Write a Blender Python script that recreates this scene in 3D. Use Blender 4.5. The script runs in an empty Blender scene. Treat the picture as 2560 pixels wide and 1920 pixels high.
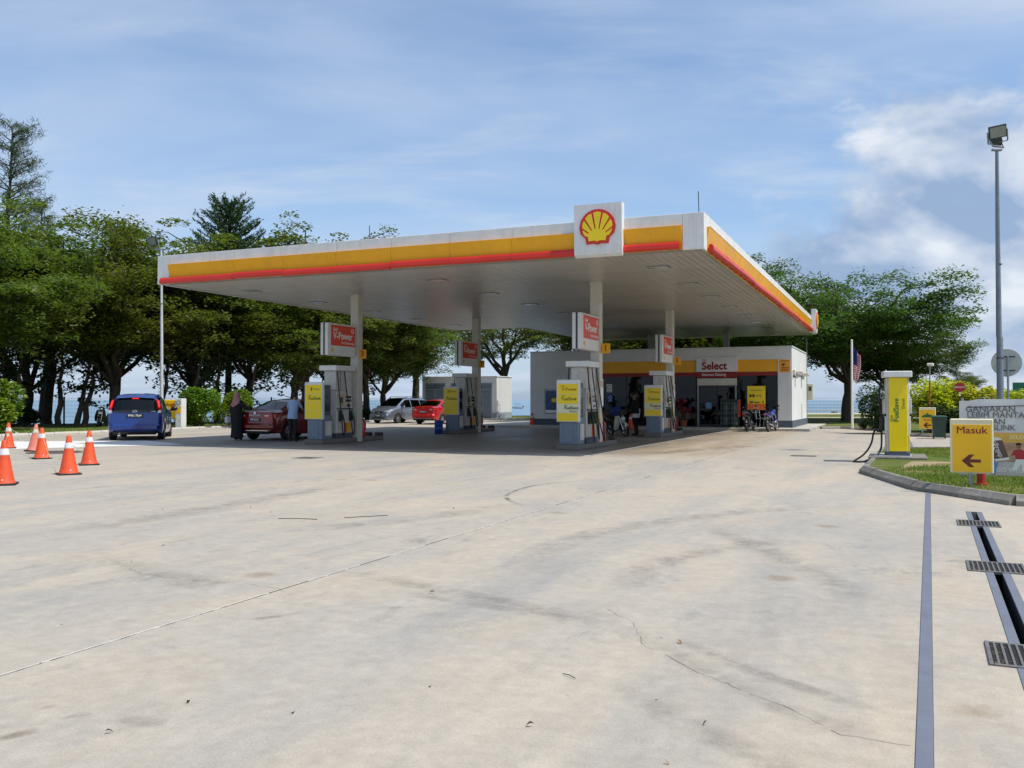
import bpy, bmesh, math, random
import numpy as np
from mathutils import Vector, Matrix
from mathutils.geometry import tessellate_polygon

R = math.radians
rnd = random.Random(7)
SC = bpy.context.scene
COL = SC.collection

# ------------------------------------------------------------------ camera
cam = bpy.data.cameras.new('camera')
cam.sensor_width = 36.0
cam.lens = 2257.0 / 2560.0 * 36.0
cam.clip_start = 0.05
cam.clip_end = 30000
camo = bpy.data.objects.new('camera', cam)
camo.location = (0, 0, 1.45)
camo.rotation_euler = (R(90 + 1.015), 0, 0)
COL.objects.link(camo)
SC.camera = camo

# ------------------------------------------------------------------ sun and sky
TH = R(23.15)                       # heading of the station's long axis, right of the view axis
U = Vector((math.sin(TH), math.cos(TH), 0))          # away along the pump lanes
W = Vector((-math.cos(TH), math.sin(TH), 0))         # left along the front of the canopy
SUN_EL = R(58)
_sh = (-W * 1.0 - U * 0.03).normalized()
SUNV = Vector((_sh.x * math.cos(SUN_EL), _sh.y * math.cos(SUN_EL), math.sin(SUN_EL)))
sun = bpy.data.lights.new('sun', 'SUN')
sun.energy = 4.4
sun.angle = R(0.53)
sun.color = (1.0, 0.95, 0.87)
suno = bpy.data.objects.new('sun', sun)
suno.rotation_euler = (-SUNV).to_track_quat('-Z', 'Y').to_euler()
suno.location = (30, -10, 60)
COL.objects.link(suno)

world = bpy.data.worlds.new('World')
SC.world = world
world.use_nodes = True
nt = world.node_tree
nt.nodes.clear()


def NN(t, tp, **kw):
    n = t.nodes.new(tp)
    for k, v in kw.items():
        if k == 'ins':
            for kk, vv in v.items():
                n.inputs[kk].default_value = vv
        else:
            setattr(n, k, v)
    return n


def LK(t, a, b):
    t.links.new(a, b)


def math_node(t, op, a, b=None, c=None, clamp=False):
    n = t.nodes.new('ShaderNodeMath')
    n.operation = op
    n.use_clamp = clamp
    for i, v in enumerate((a, b, c)):
        if v is None:
            continue
        if isinstance(v, (int, float)):
            n.inputs[i].default_value = v
        else:
            t.links.new(v, n.inputs[i])
    return n.outputs[0]


def mix_col(t, fac, a, b, mode='MIX'):
    n = t.nodes.new('ShaderNodeMix')
    n.data_type = 'RGBA'
    n.blend_type = mode
    for sock, v in ((n.inputs[0], fac), (n.inputs[6], a), (n.inputs[7], b)):
        if isinstance(v, (int, float)):
            sock.default_value = v
        elif isinstance(v, (tuple, list)):
            sock.default_value = tuple(v) + ((1,) if len(v) == 3 else ())
        else:
            t.links.new(v, sock)
    return n.outputs[2]


def ramp(t, fac, stops, interp='LINEAR'):
    n = t.nodes.new('ShaderNodeValToRGB')
    n.color_ramp.interpolation = interp
    cr = n.color_ramp
    while len(cr.elements) < len(stops):
        cr.elements.new(0.5)
    for e, (p, c) in zip(cr.elements, stops):
        e.position = p
        e.color = (c, c, c, 1) if isinstance(c, (int, float)) else tuple(c) + (1,)
    t.links.new(fac, n.inputs[0])
    return n.outputs[0]


def noise(t, vec, scale, detail=4, rough=0.55, dist=0.0):
    n = t.nodes.new('ShaderNodeTexNoise')
    n.inputs['Scale'].default_value = scale
    n.inputs['Detail'].default_value = detail
    n.inputs['Roughness'].default_value = rough
    n.inputs['Distortion'].default_value = dist
    if vec is not None:
        t.links.new(vec, n.inputs['Vector'])
    return n.outputs[0]


def mapping(t, vec, loc=(0, 0, 0), rot=(0, 0, 0), scale=(1, 1, 1)):
    n = t.nodes.new('ShaderNodeMapping')
    n.inputs['Location'].default_value = loc
    n.inputs['Rotation'].default_value = rot
    n.inputs['Scale'].default_value = scale
    t.links.new(vec, n.inputs['Vector'])
    return n.outputs[0]


SKY_STRENGTH = 0.15
sky = NN(nt, 'ShaderNodeTexSky', sky_type='NISHITA', sun_disc=False, sun_elevation=SUN_EL,
         sun_rotation=math.atan2(SUNV.x, SUNV.y), altitude=10.0)
sky.air_density = 1.0
sky.dust_density = 1.2
sky.ozone_density = 2.2
tc = NN(nt, 'ShaderNodeTexCoord')
sep = NN(nt, 'ShaderNodeSeparateXYZ')
LK(nt, tc.outputs['Generated'], sep.inputs[0])
up = math_node(nt, 'ADD', math_node(nt, 'MAXIMUM', sep.outputs[2], 0.0), 0.16)
comb = NN(nt, 'ShaderNodeCombineXYZ')
LK(nt, math_node(nt, 'DIVIDE', sep.outputs[0], up), comb.inputs[0])
LK(nt, math_node(nt, 'DIVIDE', sep.outputs[1], up), comb.inputs[1])
plane = comb.outputs[0]
# thin high veil of cloud
v1 = mapping(nt, plane, loc=(3.1, 1.7, 0.4), rot=(0, 0, R(-28)), scale=(0.6, 1.15, 1))
veil = ramp(nt, noise(nt, v1, 1.1, 5, 0.54, 0.5), [(0.24, 0.10), (0.62, 1.0)], 'EASE')
broad = ramp(nt, noise(nt, mapping(nt, plane, loc=(1.3, 0.2, 0)), 0.5, 2, 0.5), [(0.30, 0.45), (0.62, 1.0)])
veil = math_node(nt, 'MULTIPLY', veil, broad)
# heaped clouds low over the land
dirv = tc.outputs['Generated']
v2 = mapping(nt, dirv, loc=(0.62, 0.1, 0.24), scale=(1.0, 1.0, 1.75))
cn = noise(nt, v2, 3.6, 6, 0.57, 0.2)
v3 = mapping(nt, dirv, loc=(0.62 - 0.030, 0.1 + 0.012, 0.24 - 0.055), scale=(1.0, 1.0, 1.75))
cn_lit = noise(nt, v3, 3.6, 4, 0.57, 0.2)
low = ramp(nt, sep.outputs[2], [(0.0, 1.0), (0.24, 0.9), (0.40, 0.0)])
side = ramp(nt, sep.outputs[0], [(0.16, 0.0), (0.42, 1.0)])
cmask = math_node(nt, 'MULTIPLY', low, side)
thr = math_node(nt, 'ADD', cn, math_node(nt, 'MULTIPLY_ADD', cmask, 0.30, -0.30))
cum = ramp(nt, thr, [(0.33, 0.0), (0.45, 1.0)], 'EASE')
shade = math_node(nt, 'MULTIPLY_ADD', math_node(nt, 'SUBTRACT', cn, cn_lit), 5.6, 0.42, clamp=True)
cum_col = mix_col(nt, shade, (2.1, 2.9, 4.3), (5.6, 5.9, 6.3))
cum_fac = math_node(nt, 'MULTIPLY', cum, 0.90)
hazec = math_node(nt, 'POWER', math_node(nt, 'SUBTRACT', 1.0, math_node(nt, 'MAXIMUM', sep.outputs[2], 0.0), clamp=True), 9.0)
sky_c = mix_col(nt, 1.0, sky.outputs[0], (0.92, 1.05, 1.14), 'MULTIPLY')
sky_c = mix_col(nt, math_node(nt, 'MULTIPLY', hazec, 0.45), sky_c, (2.9, 3.9, 6.0))
c1 = mix_col(nt, math_node(nt, 'MULTIPLY', veil, 0.80), sky_c, (3.75, 4.5, 5.75))
v4 = mapping(nt, plane, loc=(0.4, 2.2, 0.0), rot=(0, 0, R(-20)), scale=(0.7, 1.5, 1))
wisp = ramp(nt, noise(nt, v4, 1.5, 6, 0.58, 0.35), [(0.48, 0.0), (0.76, 0.62)], 'EASE')
c1 = mix_col(nt, wisp, c1, (4.5, 5.05, 5.8))
c2 = mix_col(nt, cum_fac, c1, cum_col)
bg = NN(nt, 'ShaderNodeBackground')
bg.inputs['Strength'].default_value = SKY_STRENGTH
LK(nt, c2, bg.inputs['Color'])
wo = NN(nt, 'ShaderNodeOutputWorld')
LK(nt, bg.outputs[0], wo.inputs['Surface'])

SC.view_settings.view_transform = 'Standard'
SC.view_settings.look = 'None'
SC.view_settings.exposure = 0.0
SC.view_settings.gamma = 1.0
world.cycles.sampling_method = 'MANUAL'
world.cycles.sample_map_resolution = 512
SC.cycles.max_bounces = 5
SC.cycles.diffuse_bounces = 3
SC.cycles.glossy_bounces = 3
SC.cycles.transmission_bounces = 3
SC.cycles.transparent_max_bounces = 12
SC.cycles.use_denoising = True

# ------------------------------------------------------------------ places
P0 = Vector((4.625, 21.9, 0))       # foot of the canopy's near corner


def S(a, b, z=0.0):
    p = P0 + W * a + U * b
    return Vector((p.x, p.y, z))


RZ = -TH                            # station things: local x to the right, local y away

# ------------------------------------------------------------------ materials


def lin(c):
    return tuple((x / 255 / 12.92) if x / 255 <= 0.04045 else ((x / 255 + 0.055) / 1.055) ** 2.4 for x in c)


MATS = {}


def mat(name, rgb, rough=0.5, metal=0.0, var=0.10, vscale=6.0, bump=0.0, bscale=40.0, coat=0.0, emit=0.0, dirt=0.0, spec=0.5, runs=0.0, orand=0.0):
    """rgb: 0-255 surface colour."""
    if name in MATS:
        return MATS[name]
    m = bpy.data.materials.new(name)
    m.use_nodes = True
    t = m.node_tree
    b = t.nodes['Principled BSDF']
    c = lin(rgb)
    co = NN(t, 'ShaderNodeTexCoord').outputs['Object']
    n = noise(t, co, vscale, 3, 0.6)
    f = ramp(t, n, [(0.3, 1.0 - var), (0.7, 1.0 + var)])
    col = mix_col(t, 1.0, c, f, 'MULTIPLY')
    if dirt > 0:
        d = ramp(t, noise(t, co, vscale * 0.7 + 1.3, 5, 0.68, 0.6), [(0.48, 0.0), (0.72, 1.0)])
        col = mix_col(t, math_node(t, 'MULTIPLY', d, dirt), col, (0.10, 0.085, 0.07))
    if orand > 0:
        oi = NN(t, 'ShaderNodeObjectInfo')
        col = mix_col(t, 1.0, col, ramp(t, oi.outputs['Random'], [(0.0, 1.0 - orand), (1.0, 1.0 + orand * 0.6)]), 'MULTIPLY')
    if runs > 0:
        rn = noise(t, mapping(t, co, scale=(7.0, 7.0, 0.55)), 1.0, 4, 0.7)
        col = mix_col(t, ramp(t, rn, [(0.50, 0.0), (0.78, runs)]), col, (0.16, 0.13, 0.10))
    LK(t, col, b.inputs['Base Color'])
    rr = math_node(t, 'MULTIPLY_ADD', n, 0.25 * rough + 0.03, rough * 0.87, clamp=True)
    LK(t, rr, b.inputs['Roughness'])
    b.inputs['Metallic'].default_value = metal
    b.inputs['Specular IOR Level'].default_value = spec
    b.inputs['Coat Weight'].default_value = coat
    b.inputs['Coat Roughness'].default_value = 0.06
    if bump > 0:
        bn = NN(t, 'ShaderNodeBump', ins={'Strength': bump, 'Distance': 0.02})
        LK(t, noise(t, co, bscale, 3, 0.65), bn.inputs['Height'])
        LK(t, bn.outputs[0], b.inputs['Normal'])
    if emit > 0:
        LK(t, col, b.inputs['Emission Color'])
        b.inputs['Emission Strength'].default_value = emit
    MATS[name] = m
    return m


def glass_mat(name, tint, refl=1.0):
    if name in MATS:
        return MATS[name]
    m = bpy.data.materials.new(name)
    m.use_nodes = True
    t = m.node_tree
    t.nodes.clear()
    out = NN(t, 'ShaderNodeOutputMaterial')
    tr = NN(t, 'ShaderNodeBsdfTransparent', ins={'Color': tuple(tint) + (1,)})
    gl = NN(t, 'ShaderNodeBsdfGlossy', ins={'Roughness': 0.02, 'Color': (refl, refl, refl, 1)})
    fr = NN(t, 'ShaderNodeFresnel', ins={'IOR': 1.52})
    co = NN(t, 'ShaderNodeTexCoord').outputs['Object']
    bn = NN(t, 'ShaderNodeBump', ins={'Strength': 0.04, 'Distance': 0.05})
    LK(t, noise(t, co, 1.7, 2), bn.inputs['Height'])
    LK(t, bn.outputs[0], gl.inputs['Normal'])
    mx = NN(t, 'ShaderNodeMixShader')
    LK(t, math_node(t, 'MULTIPLY', fr.outputs[0], 0.85, clamp=True), mx.inputs[0])
    LK(t, tr.outputs[0], mx.inputs[1])
    LK(t, gl.outputs[0], mx.inputs[2])
    LK(t, mx.outputs[0], out.inputs['Surface'])
    MATS[name] = m
    return m


# ------------------------------------------------------------------ mesh builder
class MB:
    def __init__(s):
        s.v = []
        s.f = []
        s.m = []
        s.sm = []
        s.cur = 0
        s.smooth = False

    def add(s, vs, fs, smooth=None):
        o = len(s.v)
        s.v.extend([tuple(p) for p in vs])
        for f in fs:
            s.f.append(tuple(i + o for i in f))
            s.m.append(s.cur)
            s.sm.append(s.smooth if smooth is None else smooth)
        return s

    def box(s, x0, x1, y0, y1, z0, z1, bev=0.0, M=None):
        if bev <= 0:
            vs = [(x, y, z) for z in (z0, z1) for y in (y0, y1) for x in (x0, x1)]
            fs = [(0, 2, 3, 1), (4, 5, 7, 6), (0, 1, 5, 4), (2, 6, 7, 3), (0, 4, 6, 2), (1, 3, 7, 5)]
        else:
            b = min(bev, (x1 - x0) * .45, (y1 - y0) * .45, (z1 - z0) * .45)
            vs = []
            idx = {}
            for sx in (0, 1):
                for sy in (0, 1):
                    for sz in (0, 1):
                        X, Y, Z = (x0, x1)[sx], (y0, y1)[sy], (z0, z1)[sz]
                        dx, dy, dz = b * (1 - 2 * sx), b * (1 - 2 * sy), b * (1 - 2 * sz)
                        for ax in range(3):
                            idx[(sx, sy, sz, ax)] = len(vs)
                            p = [X + dx, Y + dy, Z + dz]
                            p[ax] = (X, Y, Z)[ax]
                            vs.append(tuple(p))
            fs = []
            for ax in range(3):
                o1, o2 = [a for a in range(3) if a != ax]
                for sd in (0, 1):
                    q = []
                    for (i, j) in ((0, 0), (1, 0), (1, 1), (0, 1)):
                        k = [0, 0, 0]
                        k[ax] = sd
                        k[o1] = i
                        k[o2] = j
                        q.append(idx[(k[0], k[1], k[2], ax)])
                    fs.append(tuple(q))
            for ax in range(3):
                o1, o2 = [a for a in range(3) if a != ax]
                for i in (0, 1):
                    for j in (0, 1):
                        k0 = [0, 0, 0]
                        k0[o1] = i
                        k0[o2] = j
                        k1 = list(k0)
                        k1[ax] = 1
                        fs.append((idx[(*k0, o1)], idx[(*k1, o1)], idx[(*k1, o2)], idx[(*k0, o2)]))
            for sx in (0, 1):
                for sy in (0, 1):
                    for sz in (0, 1):
                        fs.append(tuple(idx[(sx, sy, sz, a)] for a in range(3)))
        if M is not None:
            vs = [M @ Vector(p) for p in vs]
        return s.add(vs, fs)

    def prism(s, poly, z0, z1, M=None):
        """poly: list of (x, y)."""
        n = len(poly)
        vs = [(x, y, z0) for x, y in poly] + [(x, y, z1) for x, y in poly]
        fs = [(i, (i + 1) % n, n + (i + 1) % n, n + i) for i in range(n)]
        tri = tessellate_polygon([[Vector((x, y, 0)) for x, y in poly]])
        for a, b, c in tri:
            fs.append((a, b, c))
            fs.append((n + a, n + b, n + c))
        if M is not None:
            vs = [M @ Vector(p) for p in vs]
        return s.add(vs, fs)

    def tube(s, pts, r, n=8, cap=True, smooth=True):
        pts = [Vector(p) for p in pts]
        k = len(pts)
        rs = r if isinstance(r, (list, tuple)) else [r] * k
        vs, fs = [], []
        prev = None
        for i, p in enumerate(pts):
            d = (pts[min(i + 1, k - 1)] - pts[max(i - 1, 0)])
            d = d.normalized() if d.length > 1e-9 else Vector((0, 0, 1))
            if prev is None:
                a = d.orthogonal().normalized()
            else:
                a = prev - d * prev.dot(d)
                a = a.normalized() if a.length > 1e-6 else d.orthogonal().normalized()
            prev = a
            b = d.cross(a)
            for j in range(n):
                t = 2 * math.pi * j / n
                vs.append(p + (a * math.cos(t) + b * math.sin(t)) * rs[i])
        for i in range(k - 1):
            for j in range(n):
                fs.append((i * n + j, i * n + (j + 1) % n, (i + 1) * n + (j + 1) % n, (i + 1) * n + j))
        s.add(vs, fs, smooth)
        if cap:
            o = len(s.v) - len(vs)
            for base in (0, (k - 1) * n):
                s.f.append(tuple(o + base + j for j in range(n)))
                s.m.append(s.cur)
                s.sm.append(False)
        return s

    def lathe(s, prof, n=16, M=None, smooth=True, close=False):
        """prof: list of (r, z) turned about z."""
        vs, fs = [], []
        k = len(prof)
        for r, z in prof:
            for j in range(n):
                t = 2 * math.pi * j / n
                vs.append((r * math.cos(t), r * math.sin(t), z))
        for i in range(k - 1 if not close else k):
            i2 = (i + 1) % k
            for j in range(n):
                fs.append((i * n + j, i * n + (j + 1) % n, i2 * n + (j + 1) % n, i2 * n + j))
        if not close:
            if prof[0][0] > 1e-6:
                fs.append(tuple(range(n - 1, -1, -1)))
            if prof[-1][0] > 1e-6:
                fs.append(tuple((k - 1) * n + j for j in range(n)))
        if M is not None:
            vs = [M @ Vector(p) for p in vs]
        return s.add(vs, fs, smooth)

    def loft(s, rings, closed=True, caps=True, smooth=True):
        n = len(rings[0])
        vs = [p for r in rings for p in r]
        fs = []
        for i in range(len(rings) - 1):
            for j in range(n if closed else n - 1):
                fs.append((i * n + j, i * n + (j + 1) % n, (i + 1) * n + (j + 1) % n, (i + 1) * n + j))
        if caps:
            fs.append(tuple(range(n - 1, -1, -1)))
            fs.append(tuple((len(rings) - 1) * n + j for j in range(n)))
        return s.add(vs, fs, smooth)

    def blob(s, c, rad, n=10, k=6, M=None):
        prof = [(max(1e-4, math.sin(math.pi * i / k)), -math.cos(math.pi * i / k)) for i in range(k + 1)]
        T = Matrix.Translation(c) @ Matrix.Diagonal((*rad, 1))
        if M is not None:
            T = M @ T
        return s.lathe(prof, n, T)

    def mesh(s, name, mats):
        me = bpy.data.meshes.new(name)
        me.from_pydata(s.v, [], s.f)
        for m in (mats if isinstance(mats, (list, tuple)) else [mats]):
            me.materials.append(m)
        me.polygons.foreach_set('material_index', s.m)
        me.polygons.foreach_set('use_smooth', s.sm)
        bm = bmesh.new()
        bm.from_mesh(me)
        bmesh.ops.recalc_face_normals(bm, faces=bm.faces)
        bm.to_mesh(me)
        bm.free()
        if any(s.sm):
            me.set_sharp_from_angle(angle=R(48))
        me.update()
        return me

    def build(s, name, mats, parent=None, loc=None, rz=0.0, rot=None):
        return obj(name, s.mesh(name, mats), parent, loc, rz, rot)


def obj(name, me, parent=None, loc=None, rz=0.0, rot=None):
    o = bpy.data.objects.new(name, me)
    COL.objects.link(o)
    if parent is not None:
        o.parent = parent
    if loc is not None:
        o.location = loc
    o.rotation_euler = rot if rot is not None else (0, 0, rz)
    return o


def tag(o, label=None, cat=None, group=None, kind=None):
    if label:
        o['label'] = label
    if cat:
        o['category'] = cat
    if group:
        o['group'] = group
    if kind:
        o['kind'] = kind
    return o


def thing(name, label, cat, loc=(0, 0, 0), rz=0.0, group=None):
    o = bpy.data.objects.new(name, None)
    o.empty_display_size = 0.2
    o.location = loc
    o.rotation_euler = (0, 0, rz)
    COL.objects.link(o)
    return tag(o, label, cat, group)


def struct(name, me, loc=None, rz=0.0):
    return tag(obj(name, me, None, loc, rz), kind='structure')


def copy_tree(o, loc=None, rz=None, parent=None, label=None):
    c = o.copy()
    COL.objects.link(c)
    if parent is not None:
        c.parent = parent
    if loc is not None:
        c.location = loc
    if rz is not None:
        c.rotation_euler = (0, 0, rz)
    if label:
        c['label'] = label
    for ch in list(o.children):
        copy_tree(ch, parent=c)
    return c


TEXTS = {}


def text_mesh(body, size, bold=0.0, m=None, sx=1.0, ext=0.0015, align='CENTER'):
    key = (body, size, bold, m.name, sx, align)
    if key in TEXTS:
        return TEXTS[key]
    cu = bpy.data.curves.new('lettering', 'FONT')
    cu.body = body
    cu.size = size
    cu.align_x = align
    cu.align_y = 'CENTER'
    cu.extrude = ext
    cu.resolution_u = 3
    o = bpy.data.objects.new('lettering_tmp', cu)
    COL.objects.link(o)
    dg = bpy.context.evaluated_depsgraph_get()
    me = bpy.data.meshes.new_from_object(o.evaluated_get(dg))
    bpy.data.objects.remove(o)
    bpy.data.curves.remove(cu)
    if bold > 0:
        bm = bmesh.new()
        d = bold * size * 0.9
        for k, (dx, dy) in enumerate(((0, 0), (d, 0), (-d, 0), (0, d), (0, -d))):
            m2 = me.copy()
            m2.transform(Matrix.Translation((dx, dy, -0.00025 * k)))
            bm.from_mesh(m2)
            bpy.data.meshes.remove(m2)
        bm.to_mesh(me)
        bm.free()
    me.name = 'lettering'
    me.materials.clear()
    me.materials.append(m)
    if sx != 1.0:
        me.transform(Matrix.Diagonal((sx, 1, 1, 1)))
    TEXTS[key] = me
    return me


FACE = {'front': (R(90), 0, 0), 'right': (R(90), 0, R(90)), 'back': (R(90), 0, R(180)), 'up': (0, 0, 0)}


def letter(parent, body, loc, size, m, face='front', bold=0.02, sx=1.0, align='CENTER', roll=0.0, name='lettering'):
    rot = FACE[face]
    me = text_mesh(body, size, bold, m, sx, align=align)
    if roll:
        E = Matrix.Rotation(rot[2], 4, 'Z') @ Matrix.Rotation(rot[0], 4, 'X') @ Matrix.Rotation(roll, 4, 'Z')
        rot = E.to_euler()
    return obj(name, me, parent, loc, rot=rot)


def face_matrix(face, loc):
    r = FACE[face]
    return Matrix.Translation(loc) @ Matrix.Rotation(r[2], 4, 'Z') @ Matrix.Rotation(r[0], 4, 'X')


# common materials
WHITE = mat('white_panel', (222, 222, 220), 0.35, var=0.06, vscale=1.5, dirt=0.12, runs=0.20)
OFFWHITE = mat('cream_paint', (206, 200, 188), 0.45, var=0.06, vscale=2.0, dirt=0.15, runs=0.15)
WALLW = mat('white_wall_paint', (214, 214, 212), 0.75, var=0.05, vscale=0.8, bump=0.08, bscale=60, dirt=0.05, runs=0.04)
YELLOW = mat('yellow_panel', (240, 171, 6), 0.38, var=0.07, vscale=0.8, dirt=0.08, runs=0.16)
SIGNY = mat('yellow_sign_face', (247, 214, 8), 0.30, var=0.04, vscale=1.5, dirt=0.05)
GOLD = mat('golden_sign_face', (246, 190, 8), 0.32, var=0.05, vscale=1.5, dirt=0.05)
RED = mat('red_panel', (205, 42, 24), 0.35, var=0.08, vscale=1.0, dirt=0.06)
DRED = mat('dark_red_print', (140, 24, 22), 0.45, var=0.05)
ORED = mat('orange_red_face', (222, 66, 36), 0.32, var=0.04, dirt=0.04)
BLACK = mat('black_rubber', (24, 24, 25), 0.55, var=0.2)
BLKP = mat('black_plastic', (30, 30, 32), 0.38, var=0.15)
PRINTK = mat('dark_print', (52, 50, 44), 0.5, var=0.05)
PRINTW = mat('white_print', (238, 236, 232), 0.45, var=0.03)
PRINTG = mat('green_print', (28, 110, 52), 0.5, var=0.05)
STEEL = mat('galvanised_steel', (150, 155, 160), 0.42, 0.75, var=0.14, vscale=9, dirt=0.15)
DSTEEL = mat('dark_metal', (70, 72, 76), 0.45, 0.6, var=0.12)
CHROME = mat('chrome', (215, 218, 222), 0.12, 1.0, var=0.04)
GREYB = mat('blue_grey_paint', (112, 126, 140), 0.55, var=0.12, vscale=5, dirt=0.35)
PLINTH = mat('slate_plinth_paint', (76, 84, 98), 0.6, var=0.08, dirt=0.1)
EXTRED = mat('extinguisher_red', (176, 22, 24), 0.25, coat=0.5, var=0.05)
CONEO = mat('cone_orange', (222, 78, 30), 0.6, var=0.12, vscale=9, dirt=0.35, orand=0.12)
CONEF = mat('faded_cone_orange', (214, 122, 104), 0.65, var=0.10, vscale=14, dirt=0.15)
REFL = mat('reflective_white', (208, 210, 212), 0.45, var=0.12, vscale=20, dirt=0.3)
DGLASS = glass_mat('car_glass', (0.10, 0.115, 0.12))
SGLASS = glass_mat('shop_glass', (0.075, 0.078, 0.075), 0.7)
# ------------------------------------------------------------------ ground materials


def station_coords(t):
    g = NN(t, 'ShaderNodeNewGeometry').outputs['Position']
    outs = []
    sub = NN(t, 'ShaderNodeVectorMath', operation='SUBTRACT')
    LK(t, g, sub.inputs[0])
    sub.inputs[1].default_value = P0
    for v in (W, U):
        d = NN(t, 'ShaderNodeVectorMath', operation='DOT_PRODUCT')
        LK(t, sub.outputs[0], d.inputs[0])
        d.inputs[1].default_value = v
        outs.append(d.outputs['Value'])
    cb = NN(t, 'ShaderNodeCombineXYZ')
    LK(t, outs[0], cb.inputs[0])
    LK(t, outs[1], cb.inputs[1])
    return outs[0], outs[1], cb.outputs[0]


def concrete(name, base, grey, stain=True, cracks=True, rough=0.82):
    m = bpy.data.materials.new(name)
    m.use_nodes = True
    t = m.node_tree
    b = t.nodes['Principled BSDF']
    A, B, co = station_coords(t)
    n1 = noise(t, co, 0.33, 5, 0.62, 0.6)
    streak = noise(t, mapping(t, co, rot=(0, 0, R(8)), scale=(0.9, 0.16, 1)), 1.0, 5, 0.65, 0.5)
    streak2 = noise(t, mapping(t, co, loc=(7, 3, 0), rot=(0, 0, R(-58)), scale=(0.75, 0.14, 1)), 1.0, 5, 0.65, 0.4)
    fine = noise(t, co, 9.0, 6, 0.72)
    grit = noise(t, co, 85.0, 3, 0.6)
    f1 = ramp(t, n1, [(0.38, 0.0), (0.64, 1.0)])
    col = mix_col(t, f1, lin(base), lin(grey))
    col = mix_col(t, ramp(t, streak, [(0.45, 0.0), (0.72, 0.75)]), col, lin((150, 148, 143)))
    col = mix_col(t, ramp(t, streak2, [(0.52, 0.0), (0.74, 0.60)]), col, lin((146, 143, 138)))
    # warm laitance patches
    warm = ramp(t, noise(t, mapping(t, co, loc=(2, 9, 0), scale=(0.8, 0.35, 1)), 0.9, 5, 0.6), [(0.50, 0.0), (0.74, 0.75)])
    col = mix_col(t, math_node(t, 'MULTIPLY', warm, 0.9), col, lin((187, 171, 147)))
    mid = noise(t, mapping(t, co, loc=(3, 1, 0)), 2.6, 6, 0.78, 0.5)
    col = mix_col(t, 1.0, col, ramp(t, mid, [(0.30, 0.90), (0.70, 1.07)]), 'MULTIPLY')
    col = mix_col(t, 1.0, col, ramp(t, fine, [(0.28, 0.86), (0.72, 1.10)]), 'MULTIPLY')
    col = mix_col(t, 1.0, col, ramp(t, grit, [(0.25, 0.82), (0.75, 1.12)]), 'MULTIPLY')
    # oil spots
    vo = NN(t, 'ShaderNodeTexVoronoi', feature='F1')
    vo.inputs['Scale'].default_value = 0.62
    LK(t, mapping(t, co, loc=(0.3, 0.4, 0)), vo.inputs['Vector'])
    spot = math_node(t, 'ADD', vo.outputs['Distance'], math_node(t, 'MULTIPLY', noise(t, co, 14, 4), 0.10))
    sp = ramp(t, spot, [(0.085, 0.60), (0.15, 0.0)])
    col = mix_col(t, sp, col, lin((128, 112, 88)))
    vo2 = NN(t, 'ShaderNodeTexVoronoi', feature='F1')
    vo2.inputs['Scale'].default_value = 3.1
    LK(t, co, vo2.inputs['Vector'])
    sp2 = ramp(t, math_node(t, 'ADD', vo2.outputs['Distance'], math_node(t, 'MULTIPLY', noise(t, co, 30, 3), 0.12)), [(0.085, 0.6), (0.10, 0.0)])
    sp2 = math_node(t, 'MULTIPLY', sp2, ramp(t, noise(t, co, 0.8, 3), [(0.40, 0.0), (0.55, 1.0)]))
    col = mix_col(t, sp2, col, lin((92, 88, 80)))
    # rubbed grey abrasions
    ab = noise(t, mapping(t, co, scale=(1, 0.45, 1)), 2.2, 6, 0.80, 0.3)
    abm = math_node(t, 'MULTIPLY', ramp(t, ab, [(0.55, 0.0), (0.68, 0.6)]), ramp(t, noise(t, co, 0.25, 2), [(0.45, 0.0), (0.6, 1.0)]))
    col = mix_col(t, abm, col, lin((118, 117, 114)))
    if cracks:
        dco = NN(t, 'ShaderNodeVectorMath', operation='ADD')
        LK(t, co, dco.inputs[0])
        nn = t.nodes.new('ShaderNodeTexNoise')
        nn.inputs['Scale'].default_value = 1.6
        nn.inputs['Detail'].default_value = 8
        LK(t, co, nn.inputs['Vector'])
        sc_ = NN(t, 'ShaderNodeVectorMath', operation='SCALE')
        sc_.inputs['Scale'].default_value = 0.9
        LK(t, nn.outputs['Color'], sc_.inputs[0])
        LK(t, sc_.outputs[0], dco.inputs[1])
        vc = NN(t, 'ShaderNodeTexVoronoi', feature='DISTANCE_TO_EDGE')
        vc.inputs['Scale'].default_value = 0.21
        LK(t, dco.outputs[0], vc.inputs['Vector'])
        cm = ramp(t, vc.outputs['Distance'], [(0.0014, 1.0), (0.0028, 0.0)])
        halo = ramp(t, vc.outputs['Distance'], [(0.004, 0.50), (0.035, 0.0)])
        gate = ramp(t, noise(t, mapping(t, co, loc=(5, 5, 0)), 0.30, 3), [(0.50, 0.0), (0.56, 1.0)])
        col = mix_col(t, math_node(t, 'MULTIPLY', halo, gate), col, lin((140, 142, 145)))
        col = mix_col(t, math_node(t, 'MULTIPLY', math_node(t, 'MULTIPLY', cm, gate), 0.85), col, lin((58, 56, 54)))
    rgh = math_node(t, 'MULTIPLY_ADD', fine, 0.16, rough - 0.08)
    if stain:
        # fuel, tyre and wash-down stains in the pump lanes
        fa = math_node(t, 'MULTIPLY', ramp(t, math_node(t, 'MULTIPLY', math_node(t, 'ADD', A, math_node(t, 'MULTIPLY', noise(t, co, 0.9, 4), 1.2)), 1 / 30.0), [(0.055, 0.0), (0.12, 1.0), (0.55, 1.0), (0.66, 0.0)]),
                       ramp(t, math_node(t, 'MULTIPLY', math_node(t, 'ADD', B, math_node(t, 'MULTIPLY', noise(t, co, 0.7, 4), 2.0)), 1 / 40.0), [(0.030, 0.0), (0.075, 1.0), (0.48, 1.0), (0.60, 0.0)]))
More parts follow.
